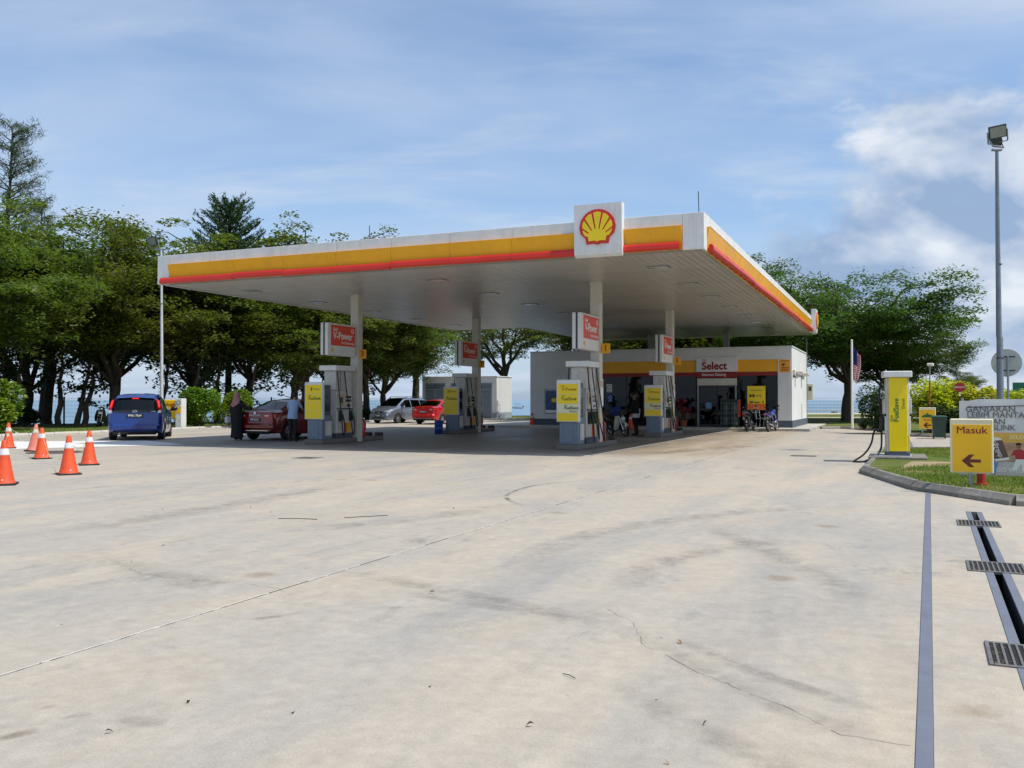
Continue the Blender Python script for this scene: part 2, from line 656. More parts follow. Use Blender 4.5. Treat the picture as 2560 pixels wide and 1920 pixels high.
        wet = ramp(t, noise(t, mapping(t, co, scale=(1.0, 0.35, 1)), 0.8, 7, 0.62, 0.6), [(0.30, 0.50), (0.62, 1.0)])
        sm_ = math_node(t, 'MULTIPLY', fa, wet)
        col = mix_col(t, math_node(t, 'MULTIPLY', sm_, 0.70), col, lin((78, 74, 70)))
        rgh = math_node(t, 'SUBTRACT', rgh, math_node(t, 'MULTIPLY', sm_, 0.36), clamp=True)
        # rusty wash out of the lane by the drain
        br = math_node(t, 'MULTIPLY', ramp(t, math_node(t, 'MULTIPLY', math_node(t, 'ADD', A, 4.0), 1 / 10.0), [(0.33, 0.0), (0.45, 0.75), (0.66, 0.75), (0.72, 0.0)]),
                       ramp(t, math_node(t, 'MULTIPLY', B, 1 / 30.0), [(-0.0, 0.0), (0.08, 1.0), (0.75, 0.7), (0.95, 0.0)]))
        br = math_node(t, 'MULTIPLY', br, ramp(t, noise(t, mapping(t, co, scale=(1.6, 0.4, 1)), 1.0, 6, 0.65), [(0.36, 0.15), (0.62, 1.0)]))
        col = mix_col(t, br, col, lin((139, 118, 90)))
    LK(t, col, b.inputs['Base Color'])
    LK(t, rgh, b.inputs['Roughness'])
    bn = NN(t, 'ShaderNodeBump', ins={'Strength': 0.35, 'Distance': 0.004})
    hh = math_node(t, 'ADD', math_node(t, 'MULTIPLY', fine, 0.8), math_node(t, 'MULTIPLY', grit, 0.35))
    LK(t, hh, bn.inputs['Height'])
    LK(t, bn.outputs[0], b.inputs['Normal'])
    MATS[name] = m
    return m


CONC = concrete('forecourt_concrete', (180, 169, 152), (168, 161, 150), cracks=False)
PAVE = concrete('pavement_concrete', (190, 183, 170), (178, 176, 170), stain=False, cracks=False)
KERBM = mat('kerb_concrete', (132, 128, 120), 0.85, var=0.22, vscale=5, bump=0.5, bscale=30, dirt=0.7, orand=0.22)
JOINT = mat('joint_filler', (70, 65, 58), 0.9, var=0.25, vscale=12, dirt=0.2)
SEAL = mat('white_sealant', (206, 202, 194), 0.6, var=0.10, vscale=20, dirt=0.15)
BLUEG = mat('slate_blue_floor_paint', (104, 109, 121), 0.55, var=0.10, vscale=3, bump=0.15, bscale=50, dirt=0.12)
DARKPIT = mat('drain_dark', (20, 20, 20), 0.9, var=0.3)
GRATE = mat('weathered_grate_steel', (120, 118, 114), 0.55, 0.5, var=0.2, vscale=20, dirt=0.4)
ROADM = mat('asphalt', (62, 62, 63), 0.9, var=0.15, vscale=3, bump=0.4, bscale=80, dirt=0.1)


def grass_material(name, c1, c2, dry):
    m = bpy.data.materials.new(name)
    m.use_nodes = True
    t = m.node_tree
    b = t.nodes['Principled BSDF']
    g = NN(t, 'ShaderNodeNewGeometry').outputs['Position']
    n1 = noise(t, g, 0.55, 5, 0.6, 0.4)
    n2 = noise(t, g, 7.0, 6, 0.7)
    n3 = noise(t, g, 45.0, 3, 0.6)
    col = mix_col(t, ramp(t, n2, [(0.3, 0.0), (0.7, 1.0)]), lin(c1), lin(c2))
    col = mix_col(t, ramp(t, n1, [(0.50, 0.0), (0.68, 0.9)]), col, lin(dry))
    col = mix_col(t, 1.0, col, ramp(t, n3, [(0.25, 0.65), (0.75, 1.25)]), 'MULTIPLY')
    LK(t, col, b.inputs['Base Color'])
    b.inputs['Roughness'].default_value = 0.95
    b.inputs['Specular IOR Level'].default_value = 0.15
    bn = NN(t, 'ShaderNodeBump', ins={'Strength': 0.8, 'Distance': 0.03})
    LK(t, n3, bn.inputs['Height'])
    LK(t, bn.outputs[0], b.inputs['Normal'])
    return m


TURF = grass_material('verge_turf', (74, 92, 36), (102, 116, 52), (138, 124, 86))
SOIL = mat('bare_soil', (150, 132, 104), 0.95, var=0.2, vscale=5, bump=0.5, bscale=30)
SAND = mat('beach_sand', (206, 192, 164), 0.95, var=0.08, vscale=0.6)

# ------------------------------------------------------------------ sea, land
seam = bpy.data.materials.new('sea_water')
seam.use_nodes = True
_t = seam.node_tree
_b = _t.nodes['Principled BSDF']
_g = NN(_t, 'ShaderNodeNewGeometry').outputs['Position']
_c = mix_col(_t, ramp(_t, noise(_t, mapping(_t, _g, scale=(0.25, 1, 1)), 0.012, 4, 0.6), [(0.35, 0.0), (0.65, 1.0)]), lin((92, 124, 146)), lin((118, 146, 160)))
LK(_t, _c, _b.inputs['Base Color'])
_b.inputs['Roughness'].default_value = 0.28
_bn = NN(_t, 'ShaderNodeBump', ins={'Strength': 0.75, 'Distance': 0.5})
LK(_t, noise(_t, mapping(_t, _g, scale=(0.35, 1.0, 1)), 0.9, 6, 0.65), _bn.inputs['Height'])
LK(_t, _bn.outputs[0], _b.inputs['Normal'])


def ring_grid(name, r_list, n, z, m, center=(0, 0)):
    mb = MB()
    vs, fs = [], []
    for r in r_list:
        for j in range(n):
            t = 2 * math.pi * j / n
            vs.append((center[0] + r * math.cos(t), center[1] + r * math.sin(t), z))
    for i in range(len(r_list) - 1):
        for j in range(n):
            fs.append((i * n + j, i * n + (j + 1) % n, (i + 1) * n + (j + 1) % n, (i + 1) * n + j))
    fs.append(tuple(range(n)))
    mb.add(vs, fs)
    return struct(name, mb.mesh(name, m))


ring_grid('sea', [30, 120, 400, 1500, 6000, 24000], 48, -2.0, seam)


def flat(name, poly, z, m, skirt=0.0, parent=None):
    """a sheet with an optional skirt going down"""
    pts = [Vector((p[0], p[1], 0)) for p in poly]
    mb = MB()
    n = len(pts)
    vs = [(p.x, p.y, z) for p in pts]
    fs = [tuple(t_) for t_ in tessellate_polygon([pts])]
    if skirt > 0:
        vs += [(p.x, p.y, z - skirt) for p in pts]
        fs += [(i, (i + 1) % n, n + (i + 1) % n, n + i) for i in range(n)]
    mb.add(vs, fs)
    if parent is not None:
        return mb.build(name, m, parent)
    return struct(name, mb.mesh(name, m))


SHORE = [(-70, -80), (-36, 38), (-29, 51), (-12, 64), (0, 80), (30, 94), (60, 102), (140, 150), (400, 260)]
land = SHORE + [(400, -80)]
flat('ground', land, -0.6, TURF, skirt=2.4)

# raised grass verges round the forecourt
verge = [S(27.5, -45), S(27.5, 38), S(17.4, 38), S(17.4, 31.6), S(-0.75, 31.6), S(-0.75, 25.6), (16.6, 45.6), (17.3, 41.8),
         (15.7, 36.2), (17.0, 34.6), (40, 30.5), (395, 8), (395, 255), (140, 148.5), (60, 100.5), (30, 92.5), (0.5, 78.5), (-11, 62.8), (-28, 50), (-35, 38), (-69, -78)]
flat('verge', verge, 0.10, TURF, skirt=0.72)
flat('sand_strip', [(22, 84.0), (60, 92), (140, 139), (140, 146.5), (60, 99.8), (22, 88.5)], 0.106, SAND)
flat('sand_path', [(19, 68.5), (48, 70), (48, 72.2), (19, 70.5)], 0.106, SAND)
flat('shore_sand', [S(17, 47.5), S(6, 45.5), (8, 80.0), (0.8, 77.8)], 0.106, SAND)

# forecourt: base sheet that shows in the joints, and cast slabs standing in it
fore = tag(bpy.data.objects.new('forecourt', None), kind='structure')
COL.objects.link(fore)
fore.location = P0
fore.rotation_euler = (0, 0, RZ)
mbj = MB()
mbj.add([(-27.5, -45, -0.0035), (0.03, -45, -0.0035), (0.03, 39, -0.0035), (-27.5, 39, -0.0035)], [(0, 1, 2, 3)])
mbj.add([(0.03, -2.2, -0.0035), (32, -2.2, -0.0035), (32, 39, -0.0035), (0.03, 39, -0.0035)], [(0, 1, 2, 3)])
mbj.build('joint_base', JOINT, fore)
aj = [27.42, 21.0, 16.2, 8.1, 0.0, -4.62, -12.0, -32]


def slab(a0, a1, b0, b1, g=0.0075):
    mb = MB()
    mb.box(-a1 + g, -a0 - g - (0.007 if a0 == 0 else 0), b0 + g, b1 - g, -0.10, 0.0, bev=0.003)
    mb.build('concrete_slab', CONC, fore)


for a1, a0 in zip(aj[:-1], aj[1:]):
    if a0 >= 8:
        bs = [-45, -20, -8, 4, 13, 22, 31, 38.9]
    elif a0 >= 0:
        bs = [-45, -6.0, 0.2, 10, 21, 30, 38.9]
    elif a0 > -5:
        bs = [-2.1, 2.6, 10.5, 21, 38.9]
    else:
        bs = [-2.1, 7, 14, 38.9]
    for b0, b1 in zip(bs[:-1], bs[1:]):
        slab(a0, a1, b0, b1)
# slabs on either side of the painted strip and the drain, which run a little askew
QD = Vector((1.612, 3.557, 0))
DD = Vector((0.4195, 0.9078, 0))
ND = Vector((0.9078, -0.4195, 0))
RD = math.atan2(-DD.x, DD.y)


def loc_(p):
    r = Vector((p.x, p.y, 0)) - P0
    return (-r.dot(W), r.dot(U))


def strip_pt(off, b):
    """point at sideways offset off from the strip whose station depth is b"""
    p = QD + ND * off
    s_ = (b - (p - P0).dot(U)) / DD.dot(U)
    return loc_(p + DD * s_)


def skew_slab(l0, r0, b0, b1):
    pl = [(0.014, b0), (0.014, b1)] if l0 is None else [strip_pt(l0, b0), strip_pt(l0, b1)]
    pr = [(32, b0), (32, b1)] if r0 is None else [strip_pt(r0, b0), strip_pt(r0, b1)]
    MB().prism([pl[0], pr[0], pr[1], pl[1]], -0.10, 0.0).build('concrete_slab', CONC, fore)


DRO = 0.54          # drain centre, sideways from the strip
skew_slab(None, -0.036, -45, -2.107)
skew_slab(0.036, DRO - 0.094, -45, -2.107)
skew_slab(DRO + 0.094, None, -45, -2.107)
skew_slab(DRO - 0.0935, DRO + 0.0935, -8.80, -2.107)
# white sealant cord in the long joint
mb = MB()
x = -19.5
while x < -4.0:
    L = rnd.uniform(0.6, 2.2)
    mb.box(-0.0075, 0.0025, x, x + L, -0.011, 0.0012)
    x += L + rnd.choice([0.01, 0.05, 0.5])
while x < 20:
    L = rnd.uniform(0.2, 0.6)
    mb.box(-0.005, 0.002, x, x + L, -0.01, 0.001)
    x += L + rnd.uniform(0.5, 2.0)
mb.build('joint_sealant', SEAL, fore)
# slate-blue painted filler strip in front of the drain
stp = tag(bpy.data.objects.new('painted_joint_strip', MB().box(-0.034, 0.034, -6, 11.65, -0.10, 0.004, bev=0.002).mesh('painted_joint_strip', BLUEG)), kind='structure')
COL.objects.link(stp)
stp.location = QD
stp.rotation_euler = (0, 0, RD)

# drain with gratings along the right
drain = thing('drain_channel', 'narrow open drain with slate blue painted rims crossing the concrete at right', 'drain', QD + ND * DRO, RD)
DEND = 9.25
for x0, x1 in ((-0.092, -0.032), (0.032, 0.092)):
    MB().box(x0, x1, -6, DEND, -0.09, 0.004, bev=0.002).build('rim', BLUEG, drain)
mb = MB()
mb.add([(-0.06, -6, -0.30), (0.06, -6, -0.30), (0.06, DEND, -0.30), (-0.06, DEND, -0.30)], [(0, 1, 2, 3)])
mb.add([(-0.031, -6, -0.30), (-0.031, DEND, -0.30), (-0.031, DEND, -0.01), (-0.031, -6, -0.01)], [(0, 1, 2, 3)])
mb.add([(0.031, -6, -0.30), (0.031, DEND, -0.30), (0.031, DEND, -0.01), (0.031, -6, -0.01)], [(0, 1, 2, 3)])
mb.build('channel', DARKPIT, drain)


LITTER = mat('drain_litter', (92, 80, 64), 0.95, var=0.3, vscale=20)


def grating(sd, label):
    o = thing('drain_grating', label, 'grating', QD + ND * DRO + DD * sd + Vector((0, 0, 0.004)), RD, 'drain gratings')
    mb = MB()
    for sx in (-1, 1):
        mb.box(sx * 0.213 - 0.011, sx * 0.213 + 0.011, -0.26, 0.26, -0.02, 0.009, bev=0.003)
        mb.box(-0.201, 0.201, sx * 0.249 - 0.011, sx * 0.249 + 0.011, -0.02, 0.008, bev=0.003)
    mb.build('frame', GRATE, o)
    bar = MB().box(-0.007, 0.007, -0.237, 0.237, -0.001, 0.008, bev=0.002).mesh('bar', GRATE)
    for i in range(10):
        obj('bar', bar, o, loc=(-0.175 + i * 0.0389, 0, 0))
    MB().box(-0.2, 0.2, -0.237, 0.237, 0.0003, 0.0012).build('pit', DARKPIT, o)  # flat near-black sheet painted in for the shaded depth under the bars
    mb = MB()
    rr = random.Random(int(sd * 10))
    for i in range(60):
        x, y = rr.choice([rr.uniform(-0.195, -0.14), rr.uniform(-0.195, -0.11), rr.uniform(0.15, 0.195)]), rr.uniform(-0.23, 0.23)
        s_ = rr.uniform(0.003, 0.008)
        mb.box(x - s_, x + s_, y - s_ * rr.uniform(0.5, 2), y + s_, 0.0013, 0.0013 + rr.uniform(0.001, 0.004))
    tag(mb.build('trapped_litter', LITTER, o), kind='stuff')


grating(8.0, 'small far steel drain grating nearest the kerb of the grass island')
grating(4.95, 'middle steel drain grating of the three crossing the open drain')
grating(1.95, 'large near steel drain grating cut by the right edge of the picture')

# a channel edge along the foot of the right pump lane
MB().box(-3.10, -3.02, 0.3, 21.4, -0.02, 0.006, bev=0.002).build('channel_edge', PAVE, fore)
MB().box(-3.015, -2.985, 0.3, 21.4, -0.02, 0.003).build('channel_gap', JOINT, fore)

# hairline cracks and tyre marks lying on the slabs
CRK = mat('crack_dark', (104, 98, 90), 0.95, var=0.3, vscale=9)
TYM = mat('tyre_scuff', (128, 122, 114), 0.9, var=0.15, vscale=3)


def G(px, py):
    d = 1.45 * 2257.0 / (py - 1000.0)
    return Vector(((px - 1280.0) / 2257.0 * d, d, 0))


def ribbon(name, pts, w, z, m, jag=0.0, seed=1, breaks=0.0):
    rr = random.Random(seed)
    P_ = []
    for p, q in zip(pts[:-1], pts[1:]):
        k = max(2, int((q - p).length / 0.05)) if jag else 6
        for i in range(k):
            P_.append(p.lerp(q, i / k))
    P_.append(pts[-1])
    mb = MB()
    L, R_ = [], []
    off = 0
    for i, p in enumerate(P_):
        d = (P_[min(i + 1, len(P_) - 1)] - P_[max(i - 1, 0)]).normalized()
        n_ = Vector((-d.y, d.x, 0))
        off = off * 0.8 + rr.uniform(-jag, jag)
        ww = w * (rr.uniform(0.3, 1.1) if jag else 1.0)
        L.append(p + n_ * (off + ww / 2))
        R_.append(p + n_ * (off - ww / 2))
    for i in range(len(P_) - 1):
        if breaks and rr.random() < breaks:
            continue
        mb.add([(L[i].x, L[i].y, z), (R_[i].x, R_[i].y, z), (R_[i + 1].x, R_[i + 1].y, z), (L[i + 1].x, L[i + 1].y, z)], [(0, 1, 2, 3)])
    return struct(name, mb.mesh(name, m))


JDK = mat('joint_dark', (86, 82, 76), 0.95, var=0.3, vscale=6)
ribbon('joint_line', [S(-0.010, -24), S(-0.010, -16), S(-0.010, -8), S(-0.010, 0), S(-0.010, 18)], 0.011, 0.0016, JDK, 0.0018, 11, 0.10)
ribbon('crack', [G(1520, 1520), G(1575, 1550), G(1600, 1610), G(1670, 1640), G(1730, 1680), G(1870, 1730), G(1990, 1780), G(2100, 1830), G(2270, 1862)], 0.0034, 0.002, CRK, 0.014, 3, 0.12)
ribbon('crack', [G(1680, 1590), G(1800, 1640), G(1900, 1680), G(2000, 1710), G(2280, 1800)], 0.0024, 0.002, CRK, 0.012, 4, 0.4)
ribbon('crack', [G(270, 1395), G(350, 1430), G(480, 1450), G(620, 1457), G(700, 1468), G(735, 1485)], 0.004, 0.002, CRK, 0.016, 5, 0.40)
arc = [G(1560, 1204), G(1480, 1203), G(1400, 1206), G(1330, 1215), G(1285, 1228), G(1265, 1242), G(1290, 1258), G(1340, 1268)]


def smear_material(name, c, alpha):
    m = bpy.data.materials.new(name)
    m.use_nodes = True
    t = m.node_tree
    t.nodes.clear()
    out = NN(t, 'ShaderNodeOutputMaterial')
    at_ = NN(t, 'ShaderNodeAttribute', attribute_name='fade')
    g = NN(t, 'ShaderNodeNewGeometry').outputs['Position']
    n_ = ramp(t, noise(t, g, 3.2, 6, 0.75, 0.4), [(0.38, 0.0), (0.72, 1.0)])
    g_ = ramp(t, noise(t, g, 60, 3, 0.7), [(0.3, 0.55), (0.7, 1.0)])
    f = math_node(t, 'MULTIPLY', math_node(t, 'MULTIPLY', at_.outputs['Fac'], n_), math_node(t, 'MULTIPLY', g_, alpha), clamp=True)
    df = NN(t, 'ShaderNodeBsdfDiffuse', ins={'Color': lin(c) + (1,)})
    tr = NN(t, 'ShaderNodeBsdfTransparent')
    mx = NN(t, 'ShaderNodeMixShader')
    LK(t, f, mx.inputs[0])
    LK(t, tr.outputs[0], mx.inputs[1])
    LK(t, df.outputs[0], mx.inputs[2])
    LK(t, mx.outputs[0], out.inputs['Surface'])
    return m


RUBB = smear_material('rubbed_tyre_dust', (106, 106, 106), 0.42)
OILM = smear_material('oil_stain', (112, 95, 72), 0.6)
ZSM = [0.0022]


def smear(name, pts, width, m):
    """a soft stain that follows a path on the slabs"""
    P_ = []
    for i in range(len(pts) - 1):
        p0 = pts[max(0, i - 1)]
        p1, p2 = pts[i], pts[i + 1]
        p3 = pts[min(len(pts) - 1, i + 2)]
        for k in range(8):
            t = k / 8
            P_.append(0.5 * (2 * p1 + (p2 - p0) * t + (2 * p0 - 5 * p1 + 4 * p2 - p3) * t * t + (3 * p1 - p0 - 3 * p2 + p3) * t ** 3))
    P_.append(pts[-1])
    vs, fs, fd = [], [], []
    n = len(P_)
    ZSM[0] += 0.00012
    for i, p in enumerate(P_):
        d = (P_[min(i + 1, n - 1)] - P_[max(i - 1, 0)]).normalized()
        nn = Vector((-d.y, d.x, 0))
        e = min(1.0, 4.0 * min(i, n - 1 - i) / n)
        for k, (o_, f_) in enumerate(((-0.5, 0), (-0.22, 0.75), (0, 1.0), (0.22, 0.75), (0.5, 0))):
            q = p + nn * o_ * width
            vs.append((q.x, q.y, ZSM[0]))
            fd.append(f_ * e)
    for i in range(n - 1):
        for k in range(4):
            a_ = i * 5 + k
            fs.append((a_, a_ + 1, a_ + 6, a_ + 5))
    me = bpy.data.meshes.new(name)
    me.from_pydata(vs, [], fs)
    at_ = me.attributes.new('fade', 'FLOAT', 'POINT')
    at_.data.foreach_set('value', fd)
    me.materials.append(m)
    me.update()
    return struct(name, me)


for pts, w_ in (([(820, 1418), (1100, 1472), (1350, 1520), (1545, 1548)], 0.30), ([(960, 1470), (1250, 1520), (1520, 1556)], 0.20), ([(1540, 1475), (1640, 1412), (1800, 1370), (1990, 1350)], 0.45),
                ([(1560, 1550), (1680, 1630), (1850, 1722), (2050, 1800), (2260, 1862)], 0.22), ([(1650, 1580), (1820, 1650), (2000, 1715), (2270, 1800)], 0.16), ([(250, 1390), (380, 1432), (500, 1455), (560, 1462)], 0.50),
                ([(1750, 1310), (1950, 1390), (2200, 1520)], 0.40), ([(100, 1330), (400, 1290), (700, 1240), (900, 1205)], 0.8), ([(1250, 1420), (1500, 1330), (1850, 1280), (2150, 1265)], 0.5),
                ([(310, 1790), (370, 1800), (430, 1798)], 0.16), ([(1500, 1700), (1900, 1890), (2100, 1990)], 0.25), ([(700, 1330), (1000, 1300), (1300, 1260)], 0.6)):
    smear('tyre_smear', [G(*p) for p in pts], w_, RUBB)
smear('tyre_mark', arc, 0.10, smear_material('tyre_arc', (92, 88, 84), 1.0))
for pts, w_ in (([(620, 1548), (690, 1540), (765, 1528)], 0.10), ([(0, 1845), (50, 1832), (110, 1818)], 0.10), ([(150, 1795), (190, 1786), (240, 1780)], 0.06), ([(110, 1768), (128, 1763), (148, 1760)], 0.06),
                ([(975, 1520), (990, 1518), (1010, 1516)], 0.09), ([(335, 1872), (345, 1870), (358, 1868)], 0.03), ([(1780, 1120), (1830, 1117), (1900, 1114)], 1.2), ([(1600, 1135), (1700, 1128), (1850, 1120)], 1.0)):
    smear('oil_stain', [G(*p) for p in pts], w_, OILM)

# grey painted line at far right
flat('painted_line', [S(-9.2, -9.3), S(-9.32, -9.3), S(-9.6, -13.5), S(-9.48, -13.5)], 0.004, BLUEG)

# white cement patch with a round tank cover
flat('cement_patch', [S(20.6, -4.6), S(17.0, 0.9), S(20.4, 2.6), S(26.0, -1.0)], 0.004, mat('pale_cement', (214, 213, 208), 0.85, var=0.05, vscale=2, dirt=0.1))
tc_ = thing('tank_cover', 'dark round tank cover set in the pale cement patch among the cones', 'manhole', (-12.6, 24.9, 0.005), 0.3)
mb = MB()
mb.lathe([(0.001, 0.012), (0.58, 0.012), (0.60, 0.008)], 32)
mb.build('lid', mat('cast_iron', (88, 82, 78), 0.7, 0.3, var=0.2, vscale=14, bump=0.6, bscale=50), tc_)
mb = MB()
mb.lathe([(0.62, 0.0), (0.62, 0.014), (0.70, 0.014), (0.72, 0.0)], 32, close=True)
mb.build('rim', mat('rusty_rim', (104, 84, 70), 0.8, var=0.2), tc_)
for (x, y, w, d, lab) in ((-5.1, 22.6, 0.55, 0.5, 'small dark rectangular inspection cover in the sunlit concrete'),
                          (7.55, 23.4, 0.6, 0.4, 'small rusty inspection cover right of the shaded lane')):
    o = thing('inspection_cover', lab, 'manhole', (x, y, 0.003), RZ)
    MB().box(-w / 2, w / 2, -d / 2, d / 2, -0.01, 0.004, bev=0.002).build('lid', mat('cover_steel', (96, 92, 86), 0.7, 0.3, var=0.2, dirt=0.3), o)
    mb = MB()
    for s_ in (-1, 1):
        mb.box(s_ * (w / 2 + 0.012) - 0.01, s_ * (w / 2 + 0.012) + 0.01, -d / 2 - 0.02, d / 2 + 0.02, -0.01, 0.006)
        mb.box(-w / 2, w / 2, s_ * (d / 2 + 0.012) - 0.01, s_ * (d / 2 + 0.012) + 0.01, -0.01, 0.0055)
    mb.build('frame', KERBM, o)

# ------------------------------------------------------------------ kerbs


def kerb(path, name='kerb', step=1.0, w=0.15, h=0.135, slope=0.05, mats=None):
    root = tag(bpy.data.objects.new(name, None), kind='structure')
    COL.objects.link(root)
    cache = {}
    for p, q in zip(path[:-1], path[1:]):
        p, q = Vector((p[0], p[1], 0)), Vector((q[0], q[1], 0))
        L = (q - p).length
        k = max(1, round(L / step))
        l = L / k
        key = round(l, 3)
        if key not in cache:
            mb = MB()
            hl = l / 2 - 0.010
            prof = [(-w / 2, -0.05), (w / 2, -0.05), (w / 2, h * 0.45), (w / 2 - slope, h - 0.012), (w / 2 - slope - 0.012, h), (-w / 2 + 0.01, h), (-w / 2, h - 0.01)]
            mb.loft([[(x_, y_, z_) for x_, z_ in prof] for y_ in (-hl, hl)], smooth=False)
            cache[key] = mb.mesh('kerb_stone', mats or KERBM)
        d = (q - p).normalized()
        rz = math.atan2(-d.x, d.y)
        for i in range(k):
            c = p + d * (l * (i + 0.5))
            obj('kerb_stone', cache[key], root, (c.x, c.y, rnd.uniform(-0.006, 0.006)), rz + rnd.uniform(-0.006, 0.006))
    return root


# paths run so that the grass is on the left of travel and the sloped face on the right
kerb([S(27.47, 38), S(27.47, -6)][::-1], 'kerb', 1.2, mats=PAVE)
kerb([S(27.4, 38.05), S(17.4, 38.05)], 'kerb', 1.2, mats=PAVE)
kerb([S(-0.8, 25.65), (16.6, 45.6), (17.3, 41.8), (15.7, 36.2), (17.0, 34.6), (30, 32.4)], 'kerb', 1.0)
ISL = [(6.98, 17.95), (6.52, 14.6), (6.93, 12.45), (7.6, 12.05), (9.2, 11.6), (28, 8.2)]
kerb(ISL, 'kerb', 0.95, w=0.18, h=0.145, slope=0.07)
kerb([(28, 25.0), (12.4, 25.6), (10.3, 25.2), (9.4, 23.2), (6.98, 17.95)], 'kerb', 1.0)
grass_isl = ISL + [(28, 25.0), (12.4, 25.6), (10.3, 25.2), (9.4, 23.2)]
flat('grass_island', grass_isl, 0.105, TURF, skirt=0.3)
flat('bare_soil', [(7.35, 17.3), (8.7, 19.7), (10.4, 19.4), (10.5, 18.8), (8.2, 18.2)], 0.112, SOIL)
# far apron drain strips
flat('painted_line', [(14.75, 34.0), (14.95, 34.0), (11.85, 26.6), (11.65, 26.6)], 0.0045, BLUEG)
flat('painted_line', [(16.25, 33.4), (16.6, 33.4), (13.6, 26.4), (13.25, 26.4)], 0.0045, ROADM)

# shop pavement
pv = tag(bpy.data.objects.new('shop_pavement', None), kind='structure')
COL.objects.link(pv)
pv.location = P0
pv.rotation_euler = (0, 0, RZ)
y0 = 21.45
for i in range(18):
    MB().box(-17.35 + i, -17.35 + i + 0.99, y0, y0 + 1.48, -0.05, 0.125, bev=0.012).build('paving_slab', PAVE, pv)
MB().box(-17.35, 0.64, y0 + 1.49, 31.6, -0.05, 0.121).build('paving_bed', PAVE, pv)

# ------------------------------------------------------------------ canopy
HS = 5.13                 # soffit height
CW, CD = 17.2, 31.3       # canopy extent left and away
NOTCH_A, NOTCH_B = 13.0, 20.5
can = thing('canopy', 'large white flat forecourt canopy on square columns with yellow and red fascia', 'canopy', P0, RZ)
SOFF = mat('soffit_metal', (184, 180, 173), 0.30, var=0.05, vscale=0.6, dirt=0.22)
mb = MB()
mb.box(-CW + 0.03, -NOTCH_A, 0.03, NOTCH_B - 0.03, HS + 0.03, 5.93)
mb.box(-NOTCH_A, -0.03, 0.03, CD - 0.03, HS + 0.032, 5.93)
mb.build('roof_deck', mat('roof_deck_grey', (92, 92, 94), 0.7, var=0.1), can)
pit = 0.2
long_me = MB().box(-pit / 2 + 0.009, pit / 2 - 0.009, 0.02, CD - 0.02, HS, HS + 0.022, bev=0.004).mesh('soffit_panel', SOFF)
short_me = MB().box(-pit / 2 + 0.009, pit / 2 - 0.009, 0.02, NOTCH_B - 0.02, HS, HS + 0.022, bev=0.004).mesh('soffit_panel', SOFF)
for i in range(int(CW / pit)):
    a = (i + 0.5) * pit
    obj('soffit_panel', long_me if a < NOTCH_A else short_me, can, (-a, 0, rnd.uniform(-0.002, 0.002)))


def edge_mat(o_x, o_y, ang):
    """local frame of a fascia run: x along the run, y inward, z up"""
    return Matrix.Translation((o_x, o_y, 0)) @ Matrix.Rotation(ang, 4, 'Z')


ZT = 6.02
yprof = [(-0.145, 5.715), (-0.135, 5.70), (-0.105, 5.58), (-0.07, 5.44), (-0.04, 5.32), (-0.022, 5.22), (-0.018, 5.145)]


# front (runs from the left end to the near corner)
fa = [CW - a for a in (14.2, 12.36, 10.52, 8.68, 6.84, 5.0)]
fj = [0.42] + fa + [CW - 3.2, CW - 1.95, CW - 0.47]
frun = lambda a: CW - a
# white panels: full-height at both ends and behind the emblem
M0 = edge_mat(-CW, 0, 0)
for p, q in zip([0] + fj, fj + [CW]):
    full = q <= 0.43 or p >= CW - 0.48 or (p >= CW - 3.21 and q <= CW - 1.94)
    x1 = q - 0.003 if q < CW - 0.01 else q + 0.06
    x0 = p + 0.003 if p > 0.01 else -0.06
    MB().box(x0, x1, -0.06, 0.028, HS - 0.01 if full else 5.73, ZT, bev=0.006, M=M0).build('white_panel', WHITE, can)
for p, q in zip(fj[:-1], fj[1:]):
    if p >= CW - 3.21 and q <= CW - 1.94:
        continue
    my = MB()
    prof = yprof + [(0.02, 5.145), (0.02, 5.715)]
    my.loft([[M0 @ Vector((x, y, z)) for y, z in prof] for x in (p + 0.004, q - 0.004)], smooth=False)
    my.build('yellow_panel', YELLOW, can)
RBP = [(-0.155, 5.155), (-0.182, 5.20), (-0.172, 5.28), (-0.14, 5.335), (-0.085, 5.34), (-0.06, 5.31), (-0.06, 5.155)]


def red_bars(M, spans, brackets=True):
    for k, (p, q, dz) in enumerate(spans):
        mr = MB()
        mr.loft([[M @ Vector((x, y, z + dz)) for y, z in RBP] for x in (p + 0.004, q - 0.004)], smooth=False)
        br = mr.build('red_bar', RED, can)
        if not brackets:
            continue
        mk = MB()
        x = p + 0.35
        while x < q - 0.1:
            mk.box(x - 0.012, x + 0.012, -0.10, -0.015, 5.135 + dz, 5.164 + dz, M=M)
            x += 0.8
        mk.build('bracket', RED, br)


red_bars(M0, [(0.12, fa[0], -0.035), (fa[0], fa[1], -0.015), (fa[1], fa[2], -0.035), (fa[2], fa[3], -0.035), (fa[3], fa[4], -0.012), (fa[4], fa[5], -0.022),
              (fa[5], CW - 3.22, -0.025), (CW - 1.93, CW - 0.52, -0.01)], False)
